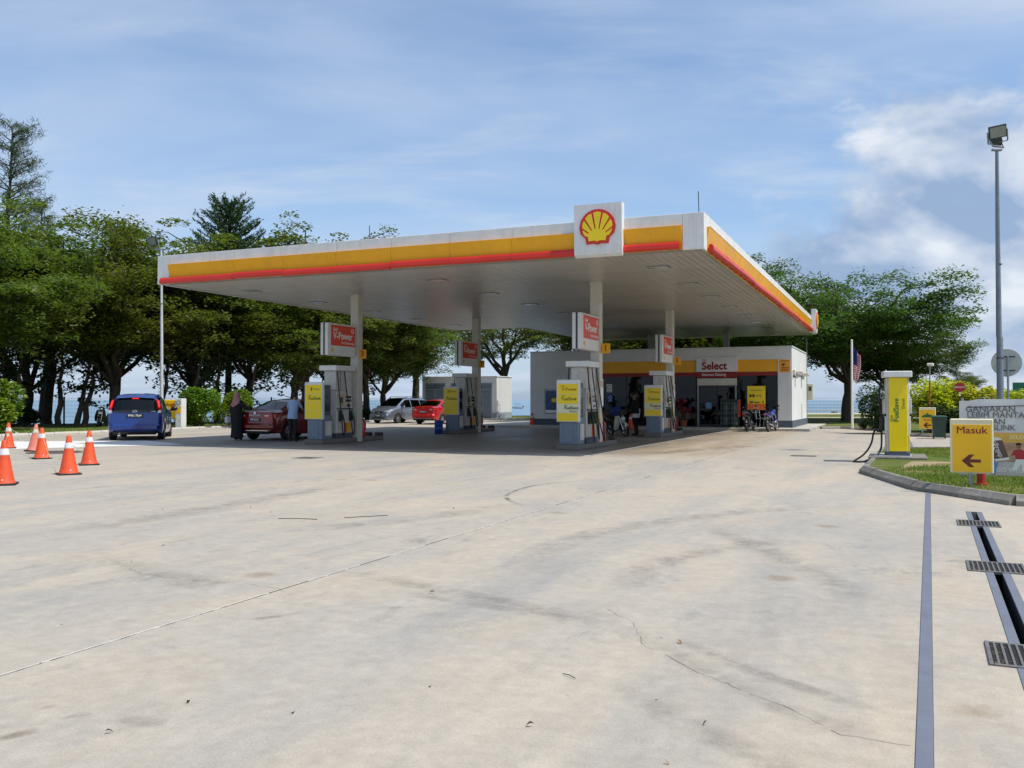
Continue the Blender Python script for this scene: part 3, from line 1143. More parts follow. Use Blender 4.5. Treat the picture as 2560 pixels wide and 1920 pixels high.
# right side (runs away from the near corner)
M1 = edge_mat(0, 0, R(90))
rj = [0.30] + [0.30 + 2.42 * k for k in range(1, 12)] + [29.0]
for p, q in zip([0.03] + rj, rj + [CD]):
    full = q <= 0.31 or p >= 28.99
    MB().box(p + 0.003, q - 0.003, -0.06, 0.028, HS - 0.01 if full else 5.73, ZT, bev=0.006, M=M1).build('white_panel', WHITE, can)
for p, q in zip(rj[:-1], rj[1:]):
    my = MB()
    prof = yprof + [(0.02, 5.145), (0.02, 5.715)]
    my.loft([[M1 @ Vector((x, y, z)) for y, z in prof] for x in (p + 0.003, q - 0.003)], smooth=False)
    my.build('yellow_panel', YELLOW, can)
red_bars(M1, [(0.55 if k == 0 else rj[k], rj[k + 1], 0.012 * ((k * 7) % 3 - 1)) for k in range(len(rj) - 1)] + [(29.0, 31.25, 0.0)])
# other sides: plain white fascia
for (x0, x1, y0_, y1_) in ((-CW - 0.06, -CW + 0.028, 0.03, NOTCH_B), (-CW, -NOTCH_A, NOTCH_B - 0.028, NOTCH_B + 0.06),
                           (-NOTCH_A - 0.06, -NOTCH_A + 0.028, NOTCH_B + 0.065, CD), (-NOTCH_A, 0.0, CD - 0.028, CD + 0.06)):
    MB().box(x0, x1, y0_, y1_, HS - 0.012, ZT - 0.002, bev=0.006).build('white_panel', WHITE, can)
# gutter trim under the edges
mb = MB()
mb.box(-CW + 0.03, -0.04, 0.032, 0.085, HS - 0.03, HS - 0.004)
mb.box(-0.095, -0.035, 0.09, CD - 0.1, HS - 0.03, HS - 0.004)
mb.build('edge_trim', mat('trim_grey', (150, 146, 138), 0.5, var=0.1), can)
# columns
colme = MB().box(-0.155, 0.155, -0.155, 0.155, 0.0, HS + 0.01, bev=0.012).mesh('column', OFFWHITE)
COLS = [(4.3, 5.0), (13.1, 5.0), (4.3, 14.9), (13.1, 14.9 - 0.1), (4.35, 28.6), (8.6, 28.6)]
for a, b in COLS:
    obj('column', colme, can, (-a, b, 0))
# recessed lights
frame_me = MB().box(-0.30, 0.30, -0.22, 0.22, HS - 0.016, HS - 0.001, bev=0.004).mesh('light_frame', STEEL)
lens_me = MB().box(-0.25, 0.25, -0.17, 0.17, HS - 0.021, HS - 0.0165).mesh('lens', mat('lamp_lens', (196, 198, 196), 0.15, var=0.1, vscale=30))
for a in (1.7, 8.6, 15.7):
    for k in range(8):
        b = 2.55 + 3.8 * k
        if b > CD - 1 or (a > NOTCH_A and b > NOTCH_B - 1):
            continue
        f = obj('light_fitting', frame_me, can, (-a, b, 0))
        obj('lens', lens_me, f)
# lightning rods
for a, b, h in ((0.25, 0.9, 0.75), (9.8, 0.6, 0.55)):
    MB().tube([(-a, b, 5.93), (-a - 0.02, b, 6.0 + h)], 0.012, 6).build('lightning_rod', DSTEEL, can)
MB().tube([(-CW + 2, 0.35, 6.03), (-9, 0.3, 6.035), (-5, 0.3, 6.05), (-0.9, 0.4, 6.06), (-0.3, 0.8, 6.0)], 0.018, 6).build('earth_cable', DSTEEL, can)

# ------------------------------------------------------------------ shell-shaped emblem


def emblem(parent, M, size, depth=0.03, two=True):
    """fan-shaped emblem, size = overall width; M maps its xy plane (facing +z) to the parent"""
    def outline(s, n=28):
        pts = []
        for i in range(n + 1):
            t = R(-22) + R(224) * i / n
            r = 0.5 * (1 + 0.012 * math.cos(t * 14))
            pts.append((s * r * math.cos(t), s * (0.475 * math.sin(t) + 0.02)))
        left = [(-0.335, -0.27), (-0.305, -0.435), (-0.10, -0.42), (0.0, -0.46), (0.10, -0.42), (0.305, -0.435), (0.335, -0.27)]
        return pts + [(s * x, s * y) for x, y in left]
    MB().prism(outline(size), 0, depth, M).build('emblem_field', RED, parent)
    # seven golden ribs and the foot
    mg = MB()
    base = Vector((0, -0.30))
    n = 7
    a0, a1 = R(12), R(168)
    step = (a1 - a0) / n
    for i in range(n):
        t0 = a0 + step * i + R(2.4)
        t1 = a0 + step * (i + 1) - R(2.4)
        poly = []
        for t in (t0, (t0 + t1) / 2, t1):
            d = Vector((math.cos(t), math.sin(t)))
            # distance to inner ellipse
            lo, hi = 0.1, 1.2
            for _ in range(24):
                mid = (lo + hi) / 2
                p = base + d * mid
                if (p.x / 0.415) ** 2 + ((p.y - 0.02) / 0.395) ** 2 < 1:
                    lo = mid
                else:
                    hi = mid
            poly.append(base + d * (lo * (1.0 if t != (t0 + t1) / 2 else 1.02)))
        inner = 0.24
        d0, d1 = Vector((math.cos(t0 + R(1.4)), math.sin(t0 + R(1.4)))), Vector((math.cos(t1 - R(1.4)), math.sin(t1 - R(1.4))))
        poly = [base + d0 * inner] + poly + [base + d1 * inner]
        mg.prism([(p.x * size, p.y * size) for p in poly], depth, depth * 1.5, M)
    foot = [(-0.235, -0.355), (-0.265, -0.20), (-0.22, -0.10), (0.0, -0.02), (0.22, -0.10), (0.265, -0.20), (0.235, -0.355), (0.07, -0.345), (0, -0.375), (-0.07, -0.345)]
    mg.prism([(x * size, y * size) for x, y in foot], depth, depth * 1.49, M)
    mg.build('emblem_ribs', SIGNY, parent)


ebx = thing('emblem_board', 'white board with red and yellow shell emblem on the front canopy edge', 'sign', S(2.56, -0.22, 5.06), RZ)
mb = MB()
pr = [(-0.05, 0.06), (-0.075, 0.16), (-0.08, 1.33), (0.155, 1.33), (0.155, 0.05), (0.05, 0.0)]
mb.loft([[(x, y, z) for y, z in pr] for x in (-0.625, 0.625)], smooth=False)
mb.build('board', WHITE, ebx)
emblem(ebx, face_matrix('front', (0, -0.085, 0.72)), 0.94)
eb2 = thing('emblem_board', 'white board with shell emblem at the far right end of the canopy', 'sign', S(-0.22, 29.95, 5.06), RZ + R(90))
mb = MB()
mb.loft([[(x, y, z) for y, z in pr] for x in (-0.625, 0.625)], smooth=False)
mb.build('board', WHITE, eb2)
emblem(eb2, face_matrix('front', (0, -0.085, 0.72)), 0.94)

# ------------------------------------------------------------------ pump islands
ISLM = mat('island_concrete', (116, 112, 106), 0.85, var=0.15, vscale=4, bump=0.3, dirt=0.5)
DISPW = mat('dispenser_white', (204, 201, 194), 0.4, var=0.08, vscale=3, dirt=0.32, runs=0.3)
DISPB = mat('dispenser_bezel', (62, 64, 66), 0.4, var=0.1)
BEIGE = mat('beige_notice', (206, 176, 128), 0.6, var=0.1, dirt=0.2)
GLASSK = mat('black_glass', (14, 15, 17), 0.10, var=0.05)
WINDK = mat('smoked_window', (34, 36, 40), 0.12, var=0.2, vscale=8)
AMBER = mat('amber_handle', (224, 160, 20), 0.4, var=0.05)
GREENH = mat('green_handle', (30, 92, 50), 0.4, var=0.05)


def hose_pts(p0, p1, low, out, n=22):
    """hanging hose from p0 down to a low loop and up to p1"""
    P0_, P1_ = Vector(p0), Vector(p1)
    pts = []
    for i in range(n + 1):
        t = i / n
        if t < 0.62:
            s = t / 0.62
            z = P0_.z + (low - P0_.z) * (s ** 0.85)
            x = P0_.x + (out) * math.sin(s * math.pi / 2)
            y = P0_.y + (P1_.y - P0_.y) * 0.45 * s * s
        else:
            s = (t - 0.62) / 0.38
            z = low + (P1_.z - low) * (1 - math.cos(s * math.pi / 2))
            xs, ys = P0_.x + out, P0_.y + (P1_.y - P0_.y) * 0.45
            x = xs + (P1_.x - xs) * s ** 1.5
            y = ys + (P1_.y - ys) * math.sin(s * math.pi / 2)
        pts.append((x, y, z))
    # smooth
    for _ in range(2):
        q = [Vector(p) for p in pts]
        pts = [q[0]] + [(q[i - 1] + q[i] * 2 + q[i + 1]) / 4 for i in range(1, len(q) - 1)] + [q[-1]]
    return pts


def build_island(a, b, label):
    o = thing('pump_island', label, 'pump island', S(a, b, 0), RZ, 'pump islands')
    MB().box(-0.35, 0.35, 0, 3.9, 0.0, 0.15, bev=0.02).build('plinth', ISLM, o)
    MB().box(0.12, 0.34, 3.62, 3.88, 0.151, 0.27, bev=0.01).build('end_block', mat('dark_block', (64, 60, 56), 0.8, var=0.15), o)
    MB().box(-0.34, -0.12, 3.62, 3.88, 0.151, 0.27, bev=0.01).build('end_block', MATS['dark_block'], o)
    return o


def build_price(a, b, label, rows, dull=False):
    o = thing('price_cabinet', label, 'price sign', S(a, b, 0.15), RZ, 'price cabinets at the island ends')
    base = MB()
    base.box(-0.29, 0.29, 0.12, 0.72, 0.0, 0.80, bev=0.02)
    base.build('base_cabinet', GREYB, o)
    MB().box(-0.15, 0.15, 0.105, 0.119, 0.06, 0.72, bev=0.01).build('door', GREYB, o)
    up = MB().box(-0.27, 0.27, 0.20, 0.66, 0.801, 1.80, bev=0.02).build('upper_cabinet', mat('slate_cabinet', (84, 90, 98), 0.45, var=0.1, dirt=0.25), o)
    MB().box(0.271, 0.279, 0.27, 0.60, 1.36, 1.66, bev=0.004).build('window', WINDK, up)
    MB().box(0.271, 0.279, 0.27, 0.60, 0.92, 1.20, bev=0.004).build('window', WINDK, up)
    MB().box(0.292, 0.304, 0.30, 0.66, 0.12, 0.60, bev=0.006).build('side_door', DISPW, o)
    sgn = MB().box(-0.35, 0.35, 0.04, 0.19, 0.66, 1.89, bev=0.02).build('sign_box', WHITE, o)
    for i, (kind, z0, z1) in enumerate(rows):
        m = {'y': SIGNY, 'w': mat('pale_price_row', (226, 224, 178), 0.4, var=0.04)}[kind]
        MB().box(-0.318, 0.318, 0.033, 0.039, z0, z1, bev=0.002).build('price_panel', m, sgn)
    return o


def build_dispenser(a, b, label, n_noz):
    o = thing('fuel_dispenser', label, 'fuel pump', S(a, b, 0.15), RZ, 'fuel dispensers under the canopy')
    MB().box(-0.27, 0.27, 0.98, 1.98, 0.0, 0.17, bev=0.01).build('plinth', PLINTH, o)
    lower = MB().box(-0.255, 0.255, 1.0, 1.96, 0.171, 1.62, bev=0.015).build('cabinet', DISPW, o)
    MB().box(-0.235, 0.235, 0.995, 1.22, 1.63, 2.29, bev=0.012).build('mast', DISPW, o)
    MB().box(-0.235, 0.235, 1.36, 1.94, 1.63, 2.29, bev=0.012).build('mast', DISPW, o)
    cap = MB().box(-0.36, 0.34, 0.86, 2.02, 2.291, 2.47, bev=0.015).build('hood', WHITE, o)
    for sd in (1, -1):
        X = lambda d: sd * d
        bx = lambda d0, d1, y0, y1, z0, z1, bev=0.004: MB().box(min(X(d0), X(d1)), max(X(d0), X(d1)), y0, y1, z0, z1, bev=bev)
        head = bx(0.256, 0.285, 1.06, 1.92, 1.02, 1.56, 0.012).build('display_head', DISPW, lower)
        bx(0.286, 0.292, 1.50, 1.84, 1.36, 1.44).build('display', GLASSK, head)
        bx(0.286, 0.292, 1.50, 1.84, 1.24, 1.32).build('display', GLASSK, head)
        bx(0.286, 0.292, 1.56, 1.78, 1.08, 1.15).build('display', GLASSK, head)
        bx(0.286, 0.291, 1.10, 1.42, 1.10, 1.50).build('notice', BEIGE, head)
        bx(0.286, 0.298, 1.14, 1.32, 1.20, 1.40).build('card_reader', DISPB, head)
        bx(0.256, 0.30, 1.02, 1.94, 0.985, 1.015).build('ledge', BLKP, lower)
        for k in range(n_noz):
            yy = 1.20 + k * (0.62 / max(1, n_noz - 1))
            boot = bx(0.256, 0.325, yy - 0.085, yy + 0.085, 0.58, 0.95, 0.02).build('nozzle_boot', BLKP, lower)
            nz = MB()
            nz.tube([(X(0.345), yy - 0.02, 0.90), (X(0.36), yy, 0.80), (X(0.375), yy + 0.03, 0.70), (X(0.39), yy + 0.06, 0.60)], [0.02, 0.034, 0.036, 0.022], 8)
            nz.tube([(X(0.345), yy - 0.02, 0.90), (X(0.33), yy - 0.03, 0.98)], 0.012, 6)
            nz.build('nozzle', [BLKP, GREENH, AMBER][k % 3], boot)
        low = bx(0.256, 0.268, 1.05, 1.92, 0.19, 0.54, 0.006).build('lower_panel', DISPW, lower)
        bx(0.269, 0.273, 1.46, 1.58, 0.20, 0.53, 0.001).build('red_stripe', RED, low)
        bx(0.269, 0.273, 1.585, 1.84, 0.20, 0.53, 0.001).build('yellow_stripe', YELLOW, low)
        for k in range(n_noz):
            yy = 1.20 + k * (0.62 / max(1, n_noz - 1))
            pts = hose_pts((X(0.29), 1.00 + k * 0.42, 2.28), (X(0.39), yy + 0.06, 0.60), 0.04 + 0.05 * (k % 2), X(0.16 + 0.05 * k))
            MB().tube(pts, 0.019, 7).build('hose', BLACK, cap)
    return o


VT = [('V-Power', 'Shell')]


def build_power_sign(a, b, label):
    o = thing('fuel_brand_sign', label, 'sign', S(a, b, 2.95), RZ, 'red fuel signs on the columns')
    MB().box(-0.15, 0.15, 0.42, 2.10, 0, 1.08, bev=0.02).build('box', WHITE, o)
    MB().box(-0.03, 0.03, 0.41, 0.419, 0.0, 1.08).build('groove', DSTEEL, o)
    for sd, face in ((1, 'right'),):
        pn = MB().box(0.151, 0.157, 0.60, 2.05, 0.33, 1.02, bev=0.002).build('red_face', ORED, o)
        letter(pn, 'Shell', (0.160, 0.72, 0.87), 0.14, PRINTW, face, 0.02, align='LEFT')
        letter(pn, 'V-Power', (0.160, 0.72, 0.66), 0.345, PRINTW, face, 0.022, sx=0.93, align='LEFT')
        letter(pn, 'O', (0.160, 1.88, 0.86), 0.22, PRINTW, face, 0.015)
        letter(pn, 'Pasti Bertenaga', (0.160, 1.98, 0.44), 0.125, PRINTW, face, 0.0, align='RIGHT')
    emb = bpy.data.objects.new('small_emblem', None)
    COL.objects.link(emb)
    emb.parent = o
    emblem(emb, face_matrix('right', (0.151, 0.68, 0.17)), 0.15, 0.004)
    MB().box(-0.04, 0.04, 2.10, 2.16, 0.3, 0.8).build('mount', DSTEEL, o)
    return o


def build_number(a, b, n, label):
    o = thing('number_sign', label, 'sign', S(a, b, 2.90), RZ, 'numbered pump signs')
    MB().box(-0.14, 0.14, -0.015, 0.015, 0, 0.31, bev=0.004).build('plate', YELLOW, o)
    letter(o, str(n), (0.0, -0.0175, 0.155), 0.27, DRED, 'front', 0.02)
    letter(o, str(n), (0.0, 0.0175, 0.155), 0.27, DRED, 'back', 0.02)
    MB().box(-0.17, -0.1405, -0.008, 0.008, 0.1, 0.2).build('bracket', DSTEEL, o)


def build_extinguisher(a, b, label):
    o = thing('fire_extinguisher', label, 'fire extinguisher', S(a, b, 0.151), RZ, 'fire extinguishers by the columns')
    MB().lathe([(0.001, 0), (0.10, 0.0), (0.105, 0.03), (0.105, 0.52), (0.085, 0.60), (0.04, 0.64), (0.035, 0.68), (0.001, 0.68)], 14).build('cylinder', EXTRED, o)
    mb = MB()
    mb.box(-0.03, 0.03, -0.02, 0.02, 0.681, 0.73, bev=0.005)
    mb.box(-0.015, 0.13, -0.012, 0.012, 0.735, 0.75)
    mb.build('valve', BLKP, o)
    MB().tube([(0.03, 0, 0.71), (0.13, 0.0, 0.66), (0.135, 0.0, 0.5), (0.125, 0, 0.25)], 0.014, 6).build('hose', BLACK, o)


ROWS_W = [('y', 1.47, 1.77), ('y', 1.19, 1.46), ('w', 0.93, 1.18), ('y', 0.69, 0.92)]
ROWS_Y = [('y', 1.50, 1.80), ('y', 1.22, 1.49), ('y', 0.95, 1.21), ('y', 0.69, 0.94)]
PUMPS = [(4.45, 2.7, 1, 'near right pump, beside the number 1 sign', 3, True),
         (13.3, 2.7, 3, 'near left pump, beside the number 3 sign', 2, False),
         (4.45, 12.6, 5, 'far right pump, beside the number 5 sign', 3, True),
         (13.3, 12.6, 7, 'far left pump, beside the number 7 sign', 2, False)]
for a, b, n, where_, nn_, dz in PUMPS:
    build_island(a, b, 'grey concrete kerbed island under the ' + where_)
    o = build_price(a, b, 'yellow price board on slate cabinet at the ' + where_, ROWS_W if dz else ROWS_Y)
    if dz:
        letter(o, 'Shell', (-0.18, 0.030, 1.70), 0.05, DRED, bold=0.01, align='LEFT')
        letter(o, 'V-Power', (-0.18, 0.030, 1.61), 0.13, mat('olive_print', (148, 96, 20), 0.5), bold=0.015, align='LEFT')
        letter(o, 'Shell', (-0.18, 0.030, 1.42), 0.05, PRINTG, bold=0.01, align='LEFT')
        letter(o, 'FuelSave', (-0.18, 0.030, 1.33), 0.13, mat('olive_green_print', (92, 104, 24), 0.5), bold=0.02, align='LEFT')
        letter(o, '95', (0.28, 0.030, 1.33), 0.08, MATS['olive_green_print'], bold=0.0, align='RIGHT')
        letter(o, 'Shell', (-0.10, 0.030, 1.145), 0.05, PRINTK, bold=0.01, align='LEFT')
        letter(o, 'FuelSave', (-0.10, 0.030, 1.07), 0.125, PRINTK, bold=0.025, align='LEFT')
        letter(o, 'Diesel', (0.28, 0.030, 0.975), 0.085, PRINTK, bold=0.0, align='RIGHT')
    else:
        letter(o, 'V-Power', (0.10, 0.030, 1.66), 0.09, mat('olive_print', (148, 96, 20), 0.5), bold=0.0)
        letter(o, 'Shell', (-0.18, 0.030, 1.44), 0.05, PRINTG, bold=0.01, align='LEFT')
        letter(o, 'FuelSave', (-0.18, 0.030, 1.35), 0.14, mat('olive_green_print', (92, 104, 24), 0.5), bold=0.03, align='LEFT')
        letter(o, '95', (0.28, 0.030, 1.35), 0.08, MATS['olive_green_print'], bold=0.0, align='RIGHT')
        MB().box(-0.09, -0.05, 0.028, 0.032, 1.60, 1.72).build('sticker', DRED, o)
    build_dispenser(a, b, 'white fuel dispenser with black hoses, ' + where_, nn_)
    build_power_sign(a - 0.15, b, 'white box sign with red face above the ' + where_)
    cb = b + 2.3 if n != 7 else 14.8
    build_number(a - 0.15 - 0.155 - 0.15, cb, n, 'small yellow plate with the red number %s on its column' % {1: 'one', 3: 'three', 5: 'five', 7: 'seven'}[n])
    build_extinguisher(a - 0.15 - 0.10, cb + 0.32, 'red fire extinguisher behind the column of the ' + where_)
    nb = thing('notice_board', 'tall notice board on the column of the ' + where_.split(',')[0], 'notice board', S(a - 0.15 - 0.158, cb, 1.25), RZ)
    MB().box(0.0, 0.02, -0.15, 0.15, 0.0, 0.85, bev=0.004).build('board', DISPB if not dz else WHITE, nb)
    MB().box(0.0205, 0.024, -0.125, 0.125, 0.60, 0.80).build('sheet', BEIGE if dz else mat('grey_sheet', (96, 94, 90), 0.6), nb)
    MB().box(0.0205, 0.024, -0.125, 0.125, 0.05, 0.56).build('sheet', PRINTW if dz else MATS['grey_sheet'], nb)

# ------------------------------------------------------------------ shop
SHB = 23.0
shop = thing('shop', 'low white flat roofed shop with dark glass front under the canopy', 'shop', S(0.3, SHB, 0.0), RZ)
# local x: 0 at the right corner, negative to the left; local y into the shop; z0 at pavement
Z0, ZP = 0.122, 4.0
sw = 13.5
mb = MB()
mb.box(-0.20, 0.0, 0.0, 7.5, Z0, ZP, bev=0.01)                     # right wall
mb.box(-0.66, -0.202, 0.0, 0.22, Z0, ZP - 0.002, bev=0.01)         # front pillar
mb.box(-sw, -9.9, 0.0, 0.22, Z0, ZP - 0.003, bev=0.01)             # blank wall at left
mb.box(-sw, -sw + 0.2, 0.222, 7.5, Z0, ZP - 0.004, bev=0.01)       # left wall
mb.box(-sw + 0.202, -0.202, 7.3, 7.5, Z0, ZP - 0.005)              # back wall
mb.box(-9.898, -0.662, 0.0, 0.22, 3.42, ZP - 0.004, bev=0.01)      # parapet over the glass
mb.build('wall', WALLW, shop)
mb = MB()
mb.box(-sw + 0.21, -0.21, 0.225, 7.29, 3.0, 3.12)
mb.build('roof', mat('roof_grey', (110, 110, 110), 0.8), shop)
mb = MB()
mb.box(-sw + 0.21, -0.21, 0.225, 7.29, Z0 - 0.01, Z0 + 0.01)
mb.build('shop_floor', mat('shop_tiles', (120, 116, 110), 0.3, var=0.1), shop)
for (x0, x1, y0_, y1_) in ((-0.66, 0.012, -0.012, 0.0), (-sw - 0.012, -9.9, -0.012, 0.0), (0.0, 0.012, 0.001, 7.5), (-sw - 0.012, -sw, 0.001, 7.5)):
    MB().box(x0, x1, y0_, y1_, Z0, 0.46).build('plinth_band', PLINTH, shop)
MB().box(-0.10, 0.03, -0.03, 7.53, ZP, ZP + 0.05).build('coping', WALLW, shop)
MB().box(-sw - 0.03, -0.102, -0.03, 0.10, ZP, ZP + 0.048).build('coping', WALLW, shop)
# shopfront bands
MB().box(-9.895, -0.665, 0.06, 0.10, 2.83, 3.418).build('yellow_band', YELLOW, shop)
MB().box(-9.895, -0.665, 0.055, 0.099, 2.64, 2.829).build('red_band', DRED, shop)
# columns of shop front: mullions
DX0, DX1 = -4.55, -2.59
for x in (-9.86, -8.2, -6.5, -4.62, -2.52, -0.70):
    MB().box(x - 0.03, x + 0.03, 0.08, 0.14, Z0, 2.639).build('mullion', BLKP, shop)
MB().box(-sw + 0.25, -0.25, 7.2, 7.29, Z0 + 0.02, 2.99).build('dimming_back', mat('dimming_dark', (60, 54, 50), 0.7), shop)  # dark sheets added inside so the shop reads dim through the glass
MB().box(-sw + 0.21, -sw + 0.25, 0.3, 7.19, Z0 + 0.02, 2.99).build('dimming_side', MATS['dimming_dark'], shop)
MB().box(-0.25, -0.21, 0.3, 7.19, Z0 + 0.02, 2.99).build('dimming_side', MATS['dimming_dark'], shop)
panes = [(-9.83, -8.23), (-8.17, -6.53), (-6.47, -4.65), (-2.49, -0.73)]
for x0, x1 in panes:
    MB().box(x0, x1, 0.10, 0.112, Z0 + 0.06, 2.638).build('window_pane', SGLASS, shop)
    MB().box(x0, x1, 0.085, 0.135, Z0, Z0 + 0.058).build('window_sill', BLKP, shop)
# entrance
ent = MB()
ent.box(DX0 - 0.02, DX1 + 0.02, -0.07, 0.054, 2.84, 3.57, bev=0.01)
e = ent.build('entrance_sign', WHITE, shop)
MB().box(DX0 - 0.02, DX1 + 0.02, -0.072, 0.05, 2.55, 2.838, bev=0.006).build('entrance_band', DRED, shop)
MB().box(DX0 + 0.02, DX1 - 0.0, -0.05, 0.05, 2.17, 2.52, bev=0.01).build('door_header', OFFWHITE, shop)
letter(shop, 'Shell', (DX0 + 0.26, -0.0735, 3.43), 0.125, DRED, bold=0.02, align='LEFT')
letter(shop, 'Select', (DX0 + 0.26, -0.0735, 3.12), 0.52, DRED, bold=0.045, align='LEFT', sx=0.98)
letter(shop, 'Selamat Datang', (DX0 + 0.26, -0.0755, 2.70), 0.185, PRINTW, bold=0.012, align='LEFT', sx=1.02)
for x in (DX0 + 0.06, DX1 - 0.05):
    MB().box(x - 0.04, x + 0.04, -0.02, 0.06, Z0, 2.169, bev=0.005).build('door_post', STEEL, shop)
for k in range(2):
    x0 = DX0 + 0.12 + k * 0.88
    d = MB().box(x0, x0 + 0.85, 0.07, 0.082, Z0 + 0.03, 2.16).build('door_pane', SGLASS, shop)
    mb = MB()
    for xx in (x0 - 0.0, x0 + 0.82):
        mb.box(xx, xx + 0.035, 0.062, 0.069, Z0 + 0.03, 2.16)
    mb.box(x0 + 0.036, x0 + 0.819, 0.062, 0.069, 2.08, 2.16)
    mb.box(x0 + 0.036, x0 + 0.819, 0.062, 0.069, Z0 + 0.03, Z0 + 0.12)
    mb.build('door_frame', DSTEEL, d)
    MB().box(x0 + 0.30, x0 + 0.60, 0.056, 0.061, 1.02, 1.32).build('door_sticker', mat('pale_blue_sticker', (104, 148, 186), 0.5), d)
# wall fittings on the sunlit side
wl = thing('wall_floodlights', 'pair of small floodlights on a bracket on the sunlit shop side wall', 'floodlight', S(0.3, SHB + 1.1, 2.72), RZ)
MB().box(0.0, 0.05, 0.0, 4.9, -0.02, 0.02).build('bracket', STEEL, wl)
for yy in (0.3, 3.4):
    hd = MB().box(0.052, 0.40, yy - 0.2, yy + 0.2, -0.02, 0.16, bev=0.03).build('lamp_head', OFFWHITE, wl)
    MB().box(0.08, 0.37, yy - 0.17, yy + 0.17, -0.026, -0.0205).build('lens', MATS['lamp_lens'], hd)
    MB().box(0.001, 0.14, yy - 0.09, yy + 0.09, -0.2, -0.03, bev=0.01).build('ballast_box', OFFWHITE, wl)
jb = thing('camera_box', 'small white box high on the front corner of the shop', 'junction box', S(0.3, SHB + 0.35, 2.60), RZ)
MB().box(0.0, 0.12, -0.1, 0.1, 0.0, 0.30, bev=0.01).build('casing', OFFWHITE, jb)
MB().box(0.03, 0.10, -0.105, -0.1005, -0.08, 0.06).build('lens_face', BLKP, jb)
mt = thing('meter_box', 'beige meter box fixed to the back corner of the shop', 'meter box', S(0.3, SHB + 7.52, 1.45), RZ)
MB().box(0.02, 0.32, -0.02, 0.25, 0.0, 0.9, bev=0.02).build('casing', mat('beige_box', (196, 188, 168), 0.5), mt)
MB().box(0.10, 0.26, -0.026, -0.0205, 0.5, 0.75).build('window', DSTEEL, mt)
MB().tube([(0.0135, 4.55, 0.5), (0.0135, 4.55, 1.25)], 0.012, 6).build('conduit', STEEL, shop)
MB().tube([(0.018, 7.45, 0.1), (0.018, 7.45, 4.02), (0.018, 7.45, 4.9)], 0.02, 6).build('downpipe', STEEL, shop)
# square sticker sign on the pillar
st = thing('pillar_sign', 'square orange notice with dark symbol high on the shop pillar', 'sign', S(0.63, SHB - 0.001, 2.78), RZ)
MB().box(-0.25, 0.25, -0.012, 0.0, 0.0, 0.62, bev=0.003).build('plate', mat('orange_notice', (236, 160, 44), 0.45), st)
mb = MB()
mb.prism([(-0.17, 0.40), (-0.02, 0.43), (0.05, 0.38), (-0.04, 0.34), (-0.08, 0.28), (-0.12, 0.34)], 0.0125, 0.0135, face_matrix('front', (0, 0, 0)))
mb.build('symbol', PRINTK, st)
for z, w_ in ((0.53, 0.38), (0.21, 0.40), (0.14, 0.30), (0.08, 0.34)):
    MB().box(-w_ / 2, w_ / 2, -0.0145, -0.0125, z, z + 0.03).build('printed_line', DRED, st)
# yellow offer poster in the window
ps = thing('window_poster', 'tall yellow and orange offer poster standing in the right shop window', 'poster', S(1.97, SHB + 0.03, 0.97), RZ)
pst = MB().box(-0.43, 0.43, 0.0, 0.015, 0.0, 1.16, bev=0.004).build('sheet', SIGNY, ps)
MB().box(-0.425, 0.425, -0.003, -0.0005, 0.0, 0.30).build('orange_foot', mat('orange_foot', (232, 116, 40), 0.5), ps)
letter(ps, 'PENGUMUMAN', (0.0, -0.0025, 0.95), 0.085, PRINTK, bold=0.01)
for x0, x1, z0, z1 in ((-0.33, -0.22, 0.62, 0.76), (-0.19, -0.08, 0.62, 0.76), (0.02, 0.10, 0.63, 0.74), (0.15, 0.22, 0.63, 0.74), (-0.32, -0.15, 0.34, 0.42), (-0.10, 0.15, 0.34, 0.39), (0.26, 0.36, 0.34, 0.44)):
    MB().box(x0, x1, -0.003, -0.001, z0, z1).build('printed_block', PRINTK if x0 < 0 else mat('ochre_print', (176, 130, 20), 0.5), ps)
letter(ps, 'Harga', (0.0, -0.0045, 0.10), 0.10, PRINTW, bold=0.0)
# framed poster on the blank wall
fp = thing('framed_poster', 'framed blue poster on the blank white wall left of the shop', 'poster', S(12.4, SHB - 0.002, 0.72), RZ)
MB().box(-0.56, 0.56, -0.06, 0.0, 0.0, 1.30, bev=0.015).build('frame', STEEL, fp)
MB().box(-0.50, 0.50, -0.066, -0.0605, 0.20, 1.22).build('sheet', mat('blue_poster', (30, 66, 110), 0.25, var=0.35, vscale=3), fp)
MB().box(-0.5, 0.5, -0.066, -0.0605, 0.06, 0.195).build('caption', PRINTW, fp)
MB().box(-0.15, 0.32, -0.069, -0.0662, 0.62, 0.82).build('printed_block', SIGNY, fp)
for (a_, z_, w_, h_, col_, nm_, lb_) in ((9.4, 1.85, 0.30, 0.42, PRINTW, 'window_notice', 'white no smoking notice in the left shop window'),
                                   (9.35, 1.35, 0.26, 0.36, mat('blue_notice', (42, 84, 160), 0.5), 'window_notice', 'small blue notice in the left shop window'),
                                   (7.9, 0.70, 0.26, 0.30, PRINTW, 'window_notice', 'small white notice low in the left shop window')):
    nt_ = thing(nm_, lb_, 'notice', S(a_, SHB + 0.06, z_), RZ)
    MB().box(-w_ / 2, w_ / 2, -0.006, 0.0, 0, h_, bev=0.002).build('sheet', col_, nt_)
    mb = MB()
    mb.lathe([(w_ * 0.28, 0.0), (w_ * 0.36, 0.0), (w_ * 0.36, 0.003), (w_ * 0.28, 0.003)], 16, face_matrix('front', (0, -0.0065, h_ * 0.62)), close=True)
    mb.box(-w_ * 0.35, w_ * 0.35, -0.009, -0.0065, h_ * 0.12, h_ * 0.18)
    mb.build('symbol', PRINTK if col_ == PRINTW else PRINTW, nt_)

